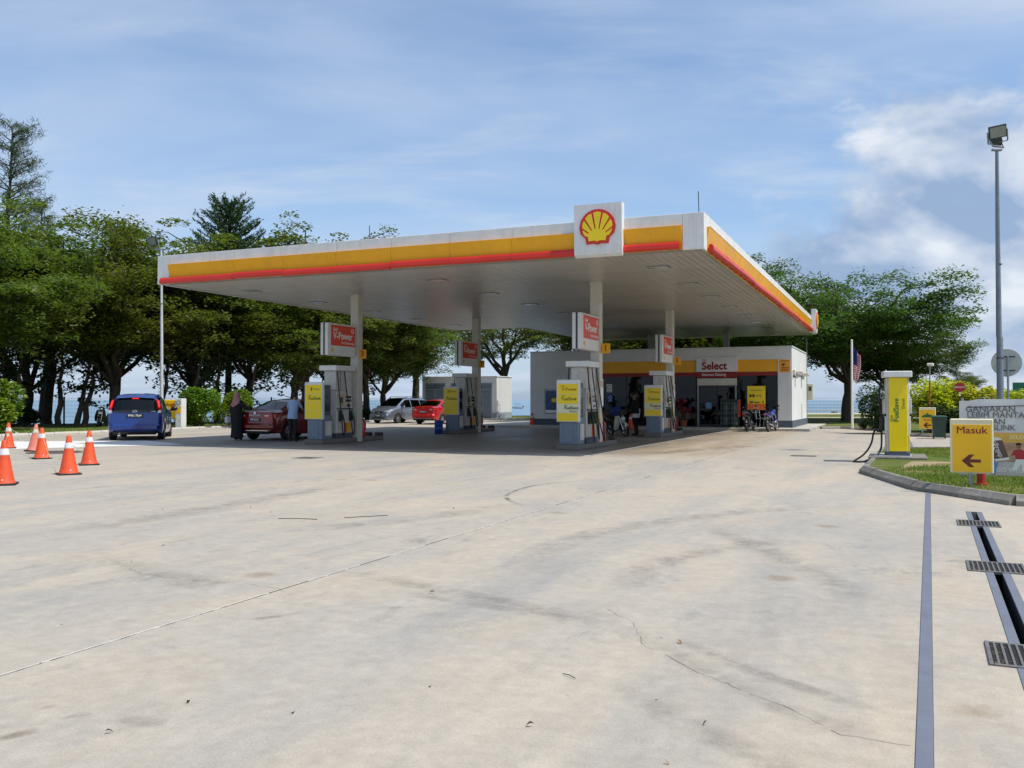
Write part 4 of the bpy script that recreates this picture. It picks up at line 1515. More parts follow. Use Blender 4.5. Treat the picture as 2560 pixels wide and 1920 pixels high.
# fittings inside the shop
prng = random.Random(11)
PROD = [mat('product_%d' % i, c, 0.4, var=0.1) for i, c in enumerate([(196, 40, 36), (226, 180, 30), (40, 90, 160), (228, 226, 220), (60, 140, 70), (220, 110, 30), (120, 60, 130)])]
SHELFM = mat('shelf_grey', (170, 170, 168), 0.5)
for (a_, b_, lab) in ((2.0, 2.4, 'stocked shelf inside the shop behind the yellow poster'), (3.9, 4.2, 'stocked shelf inside the shop behind the entrance'),
                      (6.2, 2.6, 'stocked shelf inside the shop left of the entrance'), (8.6, 4.8, 'stocked shelf at the left end inside the shop')):
    o = thing('display_shelf', lab, 'shelf', S(a_, SHB + b_, Z0 + 0.01), RZ, 'shelves inside the shop')
    mb = MB()
    mb.box(-0.9, 0.9, 0.38, 0.42, 0, 1.9)
    for z in (0.08, 0.5, 0.9, 1.3, 1.7):
        mb.box(-0.9, 0.9, 0.0, 0.379, z, z + 0.03)
    for x in (-0.93, 0.90):
        mb.box(x, x + 0.029, 0, 0.42, 0, 1.9)
    mb.build('rack', SHELFM, o)
    for z in (0.112, 0.532, 0.932, 1.332):
        mb = MB()
        x = -0.87
        while x < 0.75:
            w_ = prng.uniform(0.07, 0.16)
            mb.cur = prng.randrange(len(PROD))
            mb.box(x, x + w_ - 0.01, 0.04, 0.30, z, z + prng.uniform(0.16, 0.32))
            x += w_
        tag(mb.build('goods_row', PROD, o), kind='stuff')
ct = thing('counter', 'timber topped sales counter behind the left shop window', 'counter', S(5.9, SHB + 0.45, Z0 + 0.01), RZ)
MB().box(-0.85, 0.85, 0.0, 0.6, 0.0, 1.0, bev=0.01).build('front_panel', mat('brown_counter', (112, 100, 92), 0.5), ct)
MB().box(-0.9, 0.9, -0.05, 0.65, 1.001, 1.07, bev=0.01).build('top', mat('counter_timber', (172, 122, 64), 0.4), ct)
dk = thing('cashier_desk', 'long dark cashier desk behind the far left shop window', 'counter', S(8.3, SHB + 0.9, Z0 + 0.01), RZ)
MB().box(-1.3, 1.3, 0, 0.6, 0, 1.0, bev=0.01).build('front_panel', mat('grey_desk', (92, 92, 96), 0.5), dk)
MB().box(-1.35, 1.35, -0.04, 0.64, 1.001, 1.05, bev=0.01).build('top', SHELFM, dk)

# ------------------------------------------------------------------ plant house with louvred doors
kx, ky = -1.12, 66.2
kio = thing('plant_house', 'small white flat roofed plant house with grey louvred doors by the sea', 'building', (kx, ky, 0.1), RZ)
mb = MB()
mb.box(-6.2, 0, 0.0, 2.8, 0.42, 3.05, bev=0.01)
mb.box(-6.24, 0.04, -0.04, 2.84, 3.051, 3.12, bev=0.01)
mb.build('wall', WALLW, kio)
MB().box(-6.2, 0.0, 0.001, 2.8, 0.0, 0.419).build('plinth_band', mat('grey_plinth', (150, 156, 166), 0.6), kio)
LOUV = mat('louvre_grey', (140, 148, 160), 0.45, var=0.08, dirt=0.15)
for x0, x1 in ((-5.95, -4.2), (-3.75, -2.35), (-2.05, -0.35)):
    fr = MB()
    fr.box(x0, x0 + 0.07, -0.05, -0.002, 0.02, 2.62)
    fr.box(x1 - 0.07, x1, -0.05, -0.002, 0.02, 2.62)
    fr.box(x0 + 0.071, x1 - 0.071, -0.05, -0.002, 2.54, 2.62)
    fr.box(x0 + 0.071, x1 - 0.071, -0.05, -0.002, 2.12, 2.20)
    d = fr.build('door_frame', LOUV, kio)
    mid = (x0 + x1) / 2
    for u0, u1 in ((x0 + 0.072, mid - 0.02), (mid + 0.02, x1 - 0.072)):
        mb = MB()
        z = 0.10
        while z < 2.08:
            mb.box(u0 + 0.04, u1 - 0.04, -0.045, -0.01, z, z + 0.016, M=None)
            mb.add([(u0 + 0.04, -0.045, z), (u1 - 0.04, -0.045, z), (u1 - 0.04, -0.012, z + 0.06), (u0 + 0.04, -0.012, z + 0.06)], [(0, 1, 2, 3)])
            z += 0.075
        z = 2.24
        while z < 2.50:
            mb.add([(u0, -0.045, z), (u1, -0.045, z), (u1, -0.012, z + 0.06), (u0, -0.012, z + 0.06)], [(0, 1, 2, 3)])
            z += 0.075
        tag(mb.build('louvre_slats', LOUV, d), kind='stuff')
        mb = MB()
        mb.box(u0, u0 + 0.039, -0.048, -0.004, 0.04, 2.118)
        mb.box(u1 - 0.039, u1, -0.048, -0.004, 0.04, 2.118)
        mb.build('door_stile', LOUV, d)
    MB().box(mid - 0.015, mid + 0.015, -0.075, -0.0505, 1.0, 1.3).build('door_handle', BLKP, d)
    MB().box(x0 + 0.073, x1 - 0.073, -0.0035, -0.001, 0.03, 2.535).build('shade_backing', DSTEEL, d)  # dark sheet stands in for the shade behind the louvre slats
# ------------------------------------------------------------------ cars
TYRE = mat('tyre_rubber', (22, 22, 23), 0.75, var=0.2, vscale=12, dirt=0.15)
ALLOY = mat('alloy_rim', (176, 178, 180), 0.3, 0.85, var=0.06)
TAIL = mat('tail_lamp_red', (176, 14, 16), 0.15, coat=0.6, var=0.05)
TAILON = mat('brake_lamp_lit', (255, 40, 44), 0.2, emit=1.6, var=0.05)
HEADL = mat('headlamp_clear', (206, 212, 218), 0.08, 0.5, coat=0.6, var=0.1, vscale=20)
CABIN = mat('cabin_dark', (36, 37, 40), 0.8, var=0.2)
UNDER = mat('underbody_black', (16, 16, 17), 0.85, var=0.2)
PLATE = mat('number_plate_black', (14, 14, 15), 0.3, var=0.05)


def wheel_meshes(rad, wid):
    k = ('wheel', rad, wid)
    if k in TEXTS:
        return TEXTS[k]
    Mx = Matrix.Rotation(R(90), 4, 'Y')
    mb = MB()
    ri = rad * 0.64
    mb.lathe([(ri, -wid / 2), (rad - 0.03, -wid / 2), (rad, -wid / 2 + 0.035), (rad, wid / 2 - 0.035), (rad - 0.03, wid / 2), (ri, wid / 2)], 24, Mx, close=True)
    tyre = mb.mesh('tyre', TYRE)
    mb = MB()
    mb.lathe([(ri - 0.001, wid / 2 - 0.012), (ri - 0.025, wid / 2 - 0.008), (ri - 0.03, wid / 2 - 0.06), (ri - 0.001, wid / 2 - 0.065)], 24, Mx, close=True)
    for s_ in range(5):
        t = 2 * math.pi * s_ / 5
        Ms = Mx @ Matrix.Rotation(t, 4, 'Z')
        mb.loft([[Ms @ Vector((0.03, -0.035, wid / 2 - 0.02)), Ms @ Vector((0.03, 0.035, wid / 2 - 0.02)), Ms @ Vector((0.03, 0.035, wid / 2 - 0.06)), Ms @ Vector((0.03, -0.035, wid / 2 - 0.06))],
                 [Ms @ Vector((ri - 0.02, -0.022, wid / 2 - 0.012)), Ms @ Vector((ri - 0.02, 0.022, wid / 2 - 0.012)), Ms @ Vector((ri - 0.02, 0.022, wid / 2 - 0.05)), Ms @ Vector((ri - 0.02, -0.022, wid / 2 - 0.05))]], smooth=False)
    mb.lathe([(0.001, wid / 2 - 0.005), (0.05, wid / 2 - 0.008), (0.055, wid / 2 - 0.06), (0.001, wid / 2 - 0.06)], 12, Mx)
    rim = mb.mesh('rim', ALLOY)
    mb = MB()
    mb.lathe([(0.001, wid / 2 - 0.075), (ri - 0.002, wid / 2 - 0.075), (ri - 0.002, -wid / 2 + 0.02), (0.001, -wid / 2 + 0.02)], 16, Mx)
    disc = mb.mesh('brake_disc', UNDER)
    TEXTS[k] = (tyre, rim, disc)
    return TEXTS[k]


def car(label, loc, rz, sp, paint):
    o = thing('car', label, 'car', loc, rz)
    rad, wid = sp['wr'], 0.20
    axles = sp['axles']
    Y0, Y1 = sp['top'][0][0], sp['top'][-1][0]
    itp = lambda key, y: float(np.interp(y, [p[0] for p in sp[key]], [p[1] for p in sp[key]]))
    ys = set(p[0] for k in ('top', 'belt', 'half', 'roofw') for p in sp[k])
    AR = rad + 0.055
    for ya in axles:
        for t in np.linspace(-1, 1, 9):
            ys.add(round(ya + AR * math.sin(t * math.pi / 2), 4))
    for a_, b_ in sp['side_glass']:
        ys.add(a_)
        ys.add(b_)
    ys = sorted(y for y in ys if Y0 <= y <= Y1)
    # drop near-duplicates
    st = [ys[0]]
    for y in ys[1:]:
        if y - st[-1] > 0.012:
            st.append(y)
        elif y in [g for ab in sp['side_glass'] for g in ab] or y == Y1:
            st[-1] = y
    rows = []
    for y in st:
        zt, zb, w, rw = itp('top', y), itp('belt', y), itp('half', y), itp('roofw', y)
        zt = max(zt, zb + 0.03)
        zl = itp('low', y)
        for ya in axles:
            d = abs(y - ya)
            if d < AR:
                zl = max(zl, rad + math.sqrt(max(0, AR * AR - d * d)) - 0.02)
        zl = min(zl, zb - 0.06)
        h = zt - zb
        gw = w * rw
        e1 = min(0.045, 0.3 * h)
        e2 = min(0.13, 0.35 * h)
        q = [(0, zl), (0.72 * w, zl), (0.955 * w, zl + 0.012), (0.992 * w, zl + 0.25 * (zb - zl)), (w, zl + 0.58 * (zb - zl)), (0.985 * w, zb - 0.05 * (zb - zl)), (0.955 * w, zb + e1),
             (gw, zt - e2), (gw * 0.90, zt - e2 * 0.36), (gw * 0.62, zt - e2 * 0.04), (0, zt + 0.012)]
        rows.append([(x, y, z) for x, z in q])
    n = len(rows[0])
    body, glass = MB(), {}
    body.smooth = True
    wcache = {}

    def face_kind(i, j):
        ym = (st[i] + st[i + 1]) / 2
        if 6 <= j < 7:
            for k, (a_, b_) in enumerate(sp['side_glass']):
                if a_ - 1e-6 <= st[i] and st[i + 1] <= b_ + 1e-6:
                    return ('side', k)
        if j >= 8 or (j >= 7 and sp.get('wide_glass')):
            if sp['wind'][0] - 1e-6 <= st[i] and st[i + 1] <= sp['wind'][1] + 1e-6:
                return ('wind', 0)
            if sp['rear'][0] - 1e-6 <= st[i] and st[i + 1] <= sp['rear'][1] + 1e-6:
                return ('rear', 0)
        return None
    patches = {}
    vs = []
    for r in rows:
        vs += r
    nv = len(vs)
    vs += [(-x, y, z) for x, y, z in vs]
    bf, bm_ = [], []
    for i in range(len(rows) - 1):
        for j in range(n - 1):
            f = (i * n + j, (i + 1) * n + j, (i + 1) * n + j + 1, i * n + j + 1)
            g = tuple(nv + k for k in reversed(f))
            k = face_kind(i, j)
            if k is None:
                bf += [f, g]
                bm_ += [1 if j < 2 else 0] * 2
            elif k[0] == 'side':
                patches.setdefault(('side', k[1], 1), []).append(f)
                patches.setdefault(('side', k[1], -1), []).append(g)
            else:
                patches.setdefault(k + (0,), []).extend([f, g])
    for i in (0, len(rows) - 1):
        loop = [i * n + j for j in range(n)] + [nv + i * n + j for j in range(n - 2, 0, -1)]
        bf.append(tuple(loop))
        bm_.append(0)
    me = bpy.data.meshes.new('body')
    me.from_pydata(vs, [], bf)
    me.materials.append(paint)
    me.materials.append(UNDER)
    me.polygons.foreach_set('material_index', bm_)
    me.polygons.foreach_set('use_smooth', [True] * len(bf))
    bm = bmesh.new()
    bm.from_mesh(me)
    bmesh.ops.remove_doubles(bm, verts=bm.verts, dist=0.0005)
    bmesh.ops.delete(bm, geom=[v for v in bm.verts if not v.link_faces], context='VERTS')
    bmesh.ops.recalc_face_normals(bm, faces=bm.faces)
    bm.to_mesh(me)
    bm.free()
    me.set_sharp_from_angle(angle=R(38))
    bo = obj('body', me, o)
    for key, fs in patches.items():
        used = sorted({k for f in fs for k in f})
        mp = {k: q for q, k in enumerate(used)}
        mg = MB()
        mg.smooth = True
        mg.add([vs[k] for k in used], [tuple(mp[k] for k in f) for f in fs])
        me2 = mg.mesh('window', DGLASS)
        obj({'side': 'side_window', 'wind': 'windscreen', 'rear': 'rear_window'}[key[0]], me2, o)
    # cabin
    mb = MB()
    c0, c1 = sp['cabin']
    zb = itp('belt', 0)
    mb.box(-0.62, 0.62, c0, c1, 0.30, zb - 0.10, bev=0.03)
    for sy in sp['seats']:
        for sx in (-0.36, 0.36):
            mb.box(sx - 0.24, sx + 0.24, sy - 0.10, sy + 0.06, zb - 0.3, zb + 0.14, bev=0.05)
            mb.box(sx - 0.12, sx + 0.12, sy - 0.08, sy + 0.02, zb + 0.15, zb + 0.33, bev=0.04)
    mb.build('cabin', CABIN, o)
    # wheels
    ty, rim, disc = wheel_meshes(rad, wid)
    track = itp('half', 0) - 0.115
    for ya in axles:
        for s_ in (1, -1):
            wo_ = obj('wheel', ty, o, (s_ * track, ya, rad), R(0 if s_ > 0 else 180))
            obj('rim', rim, wo_)
            obj('brake_disc', disc, wo_)
    # doors: thin dark shut lines with a handle each
    for s_ in (1, -1):
        for yd in sp['doors']:
            w = itp('half', yd)
            z1 = itp('belt', yd)
            mb = MB()
            mb.box(s_ * (w + 0.0015) - 0.004, s_ * (w + 0.0015) + 0.004, yd - 0.005, yd + 0.005, 0.34, z1 - 0.06)
            mb.build('door_gap', UNDER, bo)
        for yd in sp['handles']:
            w = itp('half', yd)
            z1 = itp('belt', yd)
            MB().box(s_ * w - 0.02, s_ * w + 0.02, yd - 0.09, yd + 0.09, z1 - 0.16, z1 - 0.125, bev=0.012).build('door_handle', paint, bo)
        ym = sp['mirror']
        w = itp('half', ym)
        mi = MB()
        mi.blob((s_ * (w + 0.11), ym, itp('belt', ym) + 0.10), (0.11, 0.07, 0.085), 12, 8)
        mi.tube([(s_ * (w - 0.06), ym, itp('belt', ym) + 0.03), (s_ * (w + 0.06), ym, itp('belt', ym) + 0.06)], 0.02, 6)
        mi.build('door_mirror', sp.get('mirror_mat', paint), o)
    return o, bo, itp


def plate(o, txt, y, z, facing, w=0.50, h=0.12, tilt=0):
    p = MB().box(-w / 2, w / 2, -0.008, 0.008, -h / 2, h / 2, bev=0.003).build('number_plate', PLATE, o, (0, y, z))
    letter(p, txt, (0, -0.0095 if facing == 'front' else 0.0095, 0), h * 0.86, PRINTW, facing, 0.012, sx=0.92)
    return p


def paint_mat(name, rgb, flake=0.35):
    return mat(name, rgb, 0.28, flake, var=0.03, vscale=40, coat=0.9)


# ---- blue people carrier driving towards the air tower
ALZA = dict(wr=0.30, axles=[-1.30, 1.38],
            wide_glass=True,
            top=[(-2.09, 0.50), (-2.075, 0.70), (-2.055, 0.99), (-1.84, 1.46), (-1.76, 1.535), (-1.5, 1.585), (-0.6, 1.62), (0.35, 1.575), (1.42, 1.05), (1.9, 0.90), (2.06, 0.76), (2.1, 0.50)],
            belt=[(-2.09, 0.42), (-2.075, 0.64), (-2.055, 0.93), (-1.84, 1.0), (1.0, 0.96), (1.42, 0.93), (1.9, 0.74), (2.1, 0.42)],
            half=[(-2.09, 0.66), (-2.05, 0.745), (-1.95, 0.81), (-1.80, 0.84), (-1.3, 0.855), (1.2, 0.855), (1.8, 0.80), (2.1, 0.62)],
            roofw=[(-2.09, 0.90), (-2.05, 0.92), (-1.84, 0.77), (-0.5, 0.73), (0.35, 0.73), (1.42, 0.84), (2.1, 0.85)],
            low=[(-2.09, 0.32), (-1.9, 0.24), (0, 0.20), (1.9, 0.22), (2.1, 0.30)],
            wind=(0.35, 1.42), rear=(-2.055, -1.84), side_glass=[(-1.70, -1.10), (-1.02, -0.12), (-0.04, 0.95)],
            cabin=(-1.75, 1.25), seats=[-1.3, -0.5, 0.35], doors=[-1.02, -0.08, 1.02], handles=[-0.85, 0.10], mirror=0.98, mirror_mat=BLKP)
BLUEP = paint_mat('blue_car_paint', (6, 48, 124), 0.2)
o, bo, itp = car('dark blue compact people carrier with brake lights lit, driving away by the cones', (-14.05, 34.3, 0), R(16), ALZA, BLUEP)
o.scale = (1.11, 1.04, 1.05)
# black tailgate surround and lamps
mb = MB()
mb.box(-0.62, 0.62, -2.085, -2.05, 0.965, 1.02, bev=0.01)
mb.build('tailgate_garnish', BLKP, o)
for s_ in (1, -1):
    lm = MB()
    lm.loft([[(s_ * 0.70, -2.085, 1.02), (s_ * 0.80, -2.03, 1.02), (s_ * 0.80, -1.95, 1.03), (s_ * 0.70, -2.04, 1.03)],
             [(s_ * 0.63, -1.905, 1.40), (s_ * 0.715, -1.86, 1.38), (s_ * 0.715, -1.80, 1.38), (s_ * 0.63, -1.84, 1.40)]], smooth=False)
    l = lm.build('tail_lamp', TAIL, o)
    lm = MB()
    lm.loft([[(s_ * 0.715, -2.065, 1.14), (s_ * 0.755, -2.045, 1.14), (s_ * 0.755, -2.0, 1.14), (s_ * 0.715, -2.02, 1.14)],
             [(s_ * 0.66, -1.945, 1.35), (s_ * 0.70, -1.915, 1.345), (s_ * 0.70, -1.88, 1.345), (s_ * 0.66, -1.90, 1.35)]], smooth=False)
    lm.build('lit_strip', TAILON, l)
    MB().box(s_ * 0.74 - 0.06, s_ * 0.74 + 0.06, -2.09, -2.0, 0.93, 1.03, bev=0.02).build('reverse_lamp', HEADL, o)
MB().box(-0.10, 0.10, -1.895, -1.85, 1.425, 1.45, bev=0.006).build('high_brake_lamp', TAILON, o)
mb = MB()
mb.loft([[(x, -1.93, 1.475 - 0.06 * abs(x)), (x, -1.76, 1.545 - 0.06 * abs(x)), (x, -1.60, 1.590 - 0.06 * abs(x)), (x, -1.75, 1.52 - 0.06 * abs(x))] for x in (-0.56, -0.3, 0.0, 0.3, 0.56)], smooth=False)
mb.build('roof_spoiler', BLUEP, o)
plate(o, 'PMU 7564', -2.092, 0.85, 'front')
mb = MB()
mb.lathe([(0.045, 0), (0.06, 0), (0.06, 0.006), (0.045, 0.006)], 16, face_matrix('front', (0, -2.088, 0.995)) @ Matrix.Diagonal((1.2, 0.7, 1, 1)), close=True)
mb.tube([(-0.05, -2.094, 0.985), (0.05, -2.094, 1.005)], 0.008, 5)
mb.build('tailgate_emblem', CHROME, o)
letter(o, '1.5 EZI', (0.55, -2.089, 0.992), 0.05, CHROME, bold=0.02)
mb = MB()
mb.box(-0.75, 0.75, -2.14, -1.95, 0.30, 0.60, bev=0.085)
mb.build('rear_bumper', BLUEP, o)
MB().box(-0.66, 0.66, -2.12, -2.0, 0.20, 0.299, bev=0.03).build('bumper_valance', UNDER, o)
MB().tube([(-0.45, -2.0, 0.25), (-0.45, -2.14, 0.24)], 0.03, 10).build('tailpipe', STEEL, o)
MB().box(-0.35, 0.20, -2.068, -2.05, 1.03, 1.05).build('rear_wiper', BLKP, o)
for s_ in (1, -1):
    MB().blob((s_ * 0.66, 1.93, 0.74), (0.15, 0.16, 0.09), 12, 8).build('headlamp', HEADL, o)

# ---- saloons
SALOON = dict(wr=0.305, axles=[-1.30, 1.30],
              top=[(-2.17, 0.50), (-2.155, 0.72), (-2.13, 1.03), (-2.03, 1.07), (-1.62, 1.10), (-0.92, 1.39), (-0.78, 1.44), (-0.1, 1.495), (0.40, 1.455), (1.22, 1.03), (1.85, 0.88), (2.12, 0.72), (2.18, 0.48)],
              belt=[(-2.17, 0.44), (-2.155, 0.66), (-2.13, 0.94), (-1.62, 0.98), (0.4, 0.92), (1.22, 0.90), (1.85, 0.74), (2.18, 0.40)],
              half=[(-2.17, 0.70), (-2.12, 0.78), (-1.9, 0.84), (-1.3, 0.865), (1.2, 0.865), (1.85, 0.80), (2.18, 0.58)],
              roofw=[(-2.17, 0.86), (-1.62, 0.84), (-0.78, 0.70), (0.40, 0.70), (1.22, 0.86), (2.18, 0.85)],
              low=[(-2.17, 0.34), (-1.95, 0.25), (0, 0.19), (1.9, 0.22), (2.18, 0.28)],
              wind=(0.40, 1.22), rear=(-1.62, -0.92), side_glass=[(-1.28, -1.02), (-0.96, -0.10), (-0.02, 0.86)],
              cabin=(-1.2, 1.1), seats=[-0.7, 0.3], doors=[-1.0, -0.06, 0.95], handles=[-0.82, 0.12], mirror=0.82)
DREDP = paint_mat('dark_red_car_paint', (112, 14, 20), 0.3)
BREDP = paint_mat('bright_red_car_paint', (186, 22, 30), 0.25)


def saloon(label, loc, rz, paint, plate_txt, word):
    o, bo, itp = car(label, loc, rz, SALOON, paint)
    mb = MB()
    mb.box(-0.78, 0.78, -2.225, -2.0, 0.36, 0.66, bev=0.10)
    mb.build('rear_bumper', paint, o)
    MB().box(-0.64, 0.64, -2.20, -2.05, 0.24, 0.359, bev=0.03).build('bumper_valance', UNDER, o)
    MB().box(-0.62, 0.62, -2.222, -2.19, 0.352, 0.366).build('chrome_strip', CHROME, o)
    for s_ in (1, -1):
        lm = MB()
        lm.loft([[(s_ * 0.40, -2.165, 0.80), (s_ * 0.40, -2.165, 0.92), (s_ * 0.40, -2.10, 0.92), (s_ * 0.40, -2.10, 0.80)],
                 [(s_ * 0.70, -2.150, 0.78), (s_ * 0.70, -2.145, 0.95), (s_ * 0.70, -2.05, 0.95), (s_ * 0.70, -2.05, 0.78)],
                 [(s_ * 0.825, -2.03, 0.80), (s_ * 0.825, -2.03, 0.95), (s_ * 0.80, -1.95, 0.95), (s_ * 0.80, -1.95, 0.80)],
                 [(s_ * 0.862, -1.80, 0.86), (s_ * 0.860, -1.80, 0.93), (s_ * 0.84, -1.78, 0.93), (s_ * 0.84, -1.78, 0.86)]], smooth=False)
        l = lm.build('tail_lamp', TAIL, o)
        MB().box(s_ * 0.53 - 0.09, s_ * 0.53 + 0.09, -2.172, -2.155, 0.865, 0.91, bev=0.006).build('reverse_lamp', HEADL, l)
        MB().blob((s_ * 0.64, 2.02, 0.70), (0.17, 0.16, 0.08), 12, 8).build('headlamp', HEADL, o)
    plate(o, plate_txt, -2.168, 0.745, 'front')
    if word:
        letter(o, word, (0, -2.16, 0.905), 0.055, CHROME, bold=0.03, sx=1.5)
    mb = MB()
    mb.lathe([(0.001, 0), (0.045, 0), (0.045, 0.008), (0.001, 0.008)], 14, face_matrix('front', (0, -2.146, 0.985)))
    mb.build('boot_emblem', CHROME, o)
    MB().tube([(0.0, -0.95, 1.42), (0.0, -1.15, 1.52)], 0.008, 5).build('aerial', BLKP, o)
    return o


saloon('dark red saloon parked in the shade beside the number 3 pump', S(16.75, 4.0 + 2.22), RZ, DREDP, 'PPF 8124', 'P R O T O N')
saloon('bright red saloon in the sun, half hidden behind the number 7 price cabinet', Vector((-4.35, 55.4, 0)), RZ - R(2), BREDP, 'PNM 8718', '')

# ---- silver people carrier
CAR2 = dict(wr=0.315, axles=[-1.36, 1.34],
            top=[(-2.24, 0.50), (-2.22, 0.72), (-2.20, 1.02), (-1.98, 1.50), (-1.85, 1.56), (0.0, 1.60), (0.45, 1.57), (1.35, 1.06), (1.95, 0.92), (2.2, 0.76), (2.25, 0.48)],
            belt=[(-2.24, 0.42), (-2.22, 0.66), (-2.20, 0.95), (-1.85, 1.0), (0.5, 0.94), (1.35, 0.91), (1.95, 0.76), (2.25, 0.40)],
            half=[(-2.24, 0.72), (-2.18, 0.80), (-1.9, 0.86), (-1.3, 0.875), (1.2, 0.875), (1.9, 0.83), (2.25, 0.64)],
            roofw=[(-2.24, 0.9), (-1.98, 0.79), (0.0, 0.77), (0.45, 0.76), (1.35, 0.86), (2.25, 0.88)],
            low=[(-2.24, 0.32), (-1.95, 0.24), (0, 0.20), (1.9, 0.20), (2.25, 0.22)],
            wind=(0.45, 1.35), rear=(-2.20, -1.98), side_glass=[(-1.90, -1.15), (-1.08, -0.15), (-0.06, 0.98)],
            cabin=(-1.8, 1.2), seats=[-1.3, -0.5, 0.35], doors=[-1.08, -0.10, 1.02], handles=[-0.92, 0.10], mirror=0.95)
SILV = paint_mat('silver_car_paint', (126, 134, 148), 0.6)
o, bo, itp = car('silver people carrier facing the camera, parked under the trees left of the plant house', (-7.15, 57.6, 0), R(180 - 29), CAR2, SILV)
for s_ in (1, -1):
    lm = MB()
    lm.loft([[(s_ * 0.40, 2.21, 0.66), (s_ * 0.40, 2.215, 0.76), (s_ * 0.40, 2.12, 0.78), (s_ * 0.40, 2.12, 0.66)],
             [(s_ * 0.66, 2.13, 0.66), (s_ * 0.66, 2.10, 0.82), (s_ * 0.66, 2.02, 0.82), (s_ * 0.66, 2.05, 0.66)],
             [(s_ * 0.80, 1.93, 0.70), (s_ * 0.80, 1.88, 0.85), (s_ * 0.76, 1.82, 0.85), (s_ * 0.76, 1.88, 0.70)]], smooth=False)
    lm.build('headlamp', HEADL, o)
    MB().box(s_ * 0.58 - 0.05, s_ * 0.58 + 0.05, 2.20, 2.25, 0.36, 0.43, bev=0.02).build('fog_lamp', HEADL, o)
    MB().tube([(s_ * 0.58, -1.6, 1.61), (s_ * 0.58, -1.4, 1.65), (s_ * 0.58, 0.1, 1.66), (s_ * 0.58, 0.3, 1.62)], 0.016, 6).build('roof_rail', BLKP, o)
    MB().box(s_ * 0.79 - 0.04, s_ * 0.79 + 0.04, -2.16, -2.06, 0.78, 1.30, bev=0.03).build('tail_lamp', TAIL, o)
mb = MB()
mb.prism([(-0.30, 0.73), (0.30, 0.73), (0.24, 0.60), (-0.24, 0.60)], 0.0, 0.02, face_matrix('back', (0, 2.20, 0)))
g = mb.build('grille', BLKP, o)
MB().blob((0, 2.232, 0.67), (0.06, 0.012, 0.035), 12, 6).build('grille_emblem', CHROME, g)
MB().box(-0.70, 0.70, 2.10, 2.285, 0.28, 0.56, bev=0.05).build('front_bumper', SILV, o)
MB().box(-0.46, 0.46, 2.27, 2.29, 0.30, 0.40, bev=0.008).build('intake', BLKP, o)
plate(o, 'PGB 400', 2.295, 0.485, 'back')

# ------------------------------------------------------------------ motorcycles
SEATM = mat('black_seat', (26, 26, 27), 0.6, var=0.15)


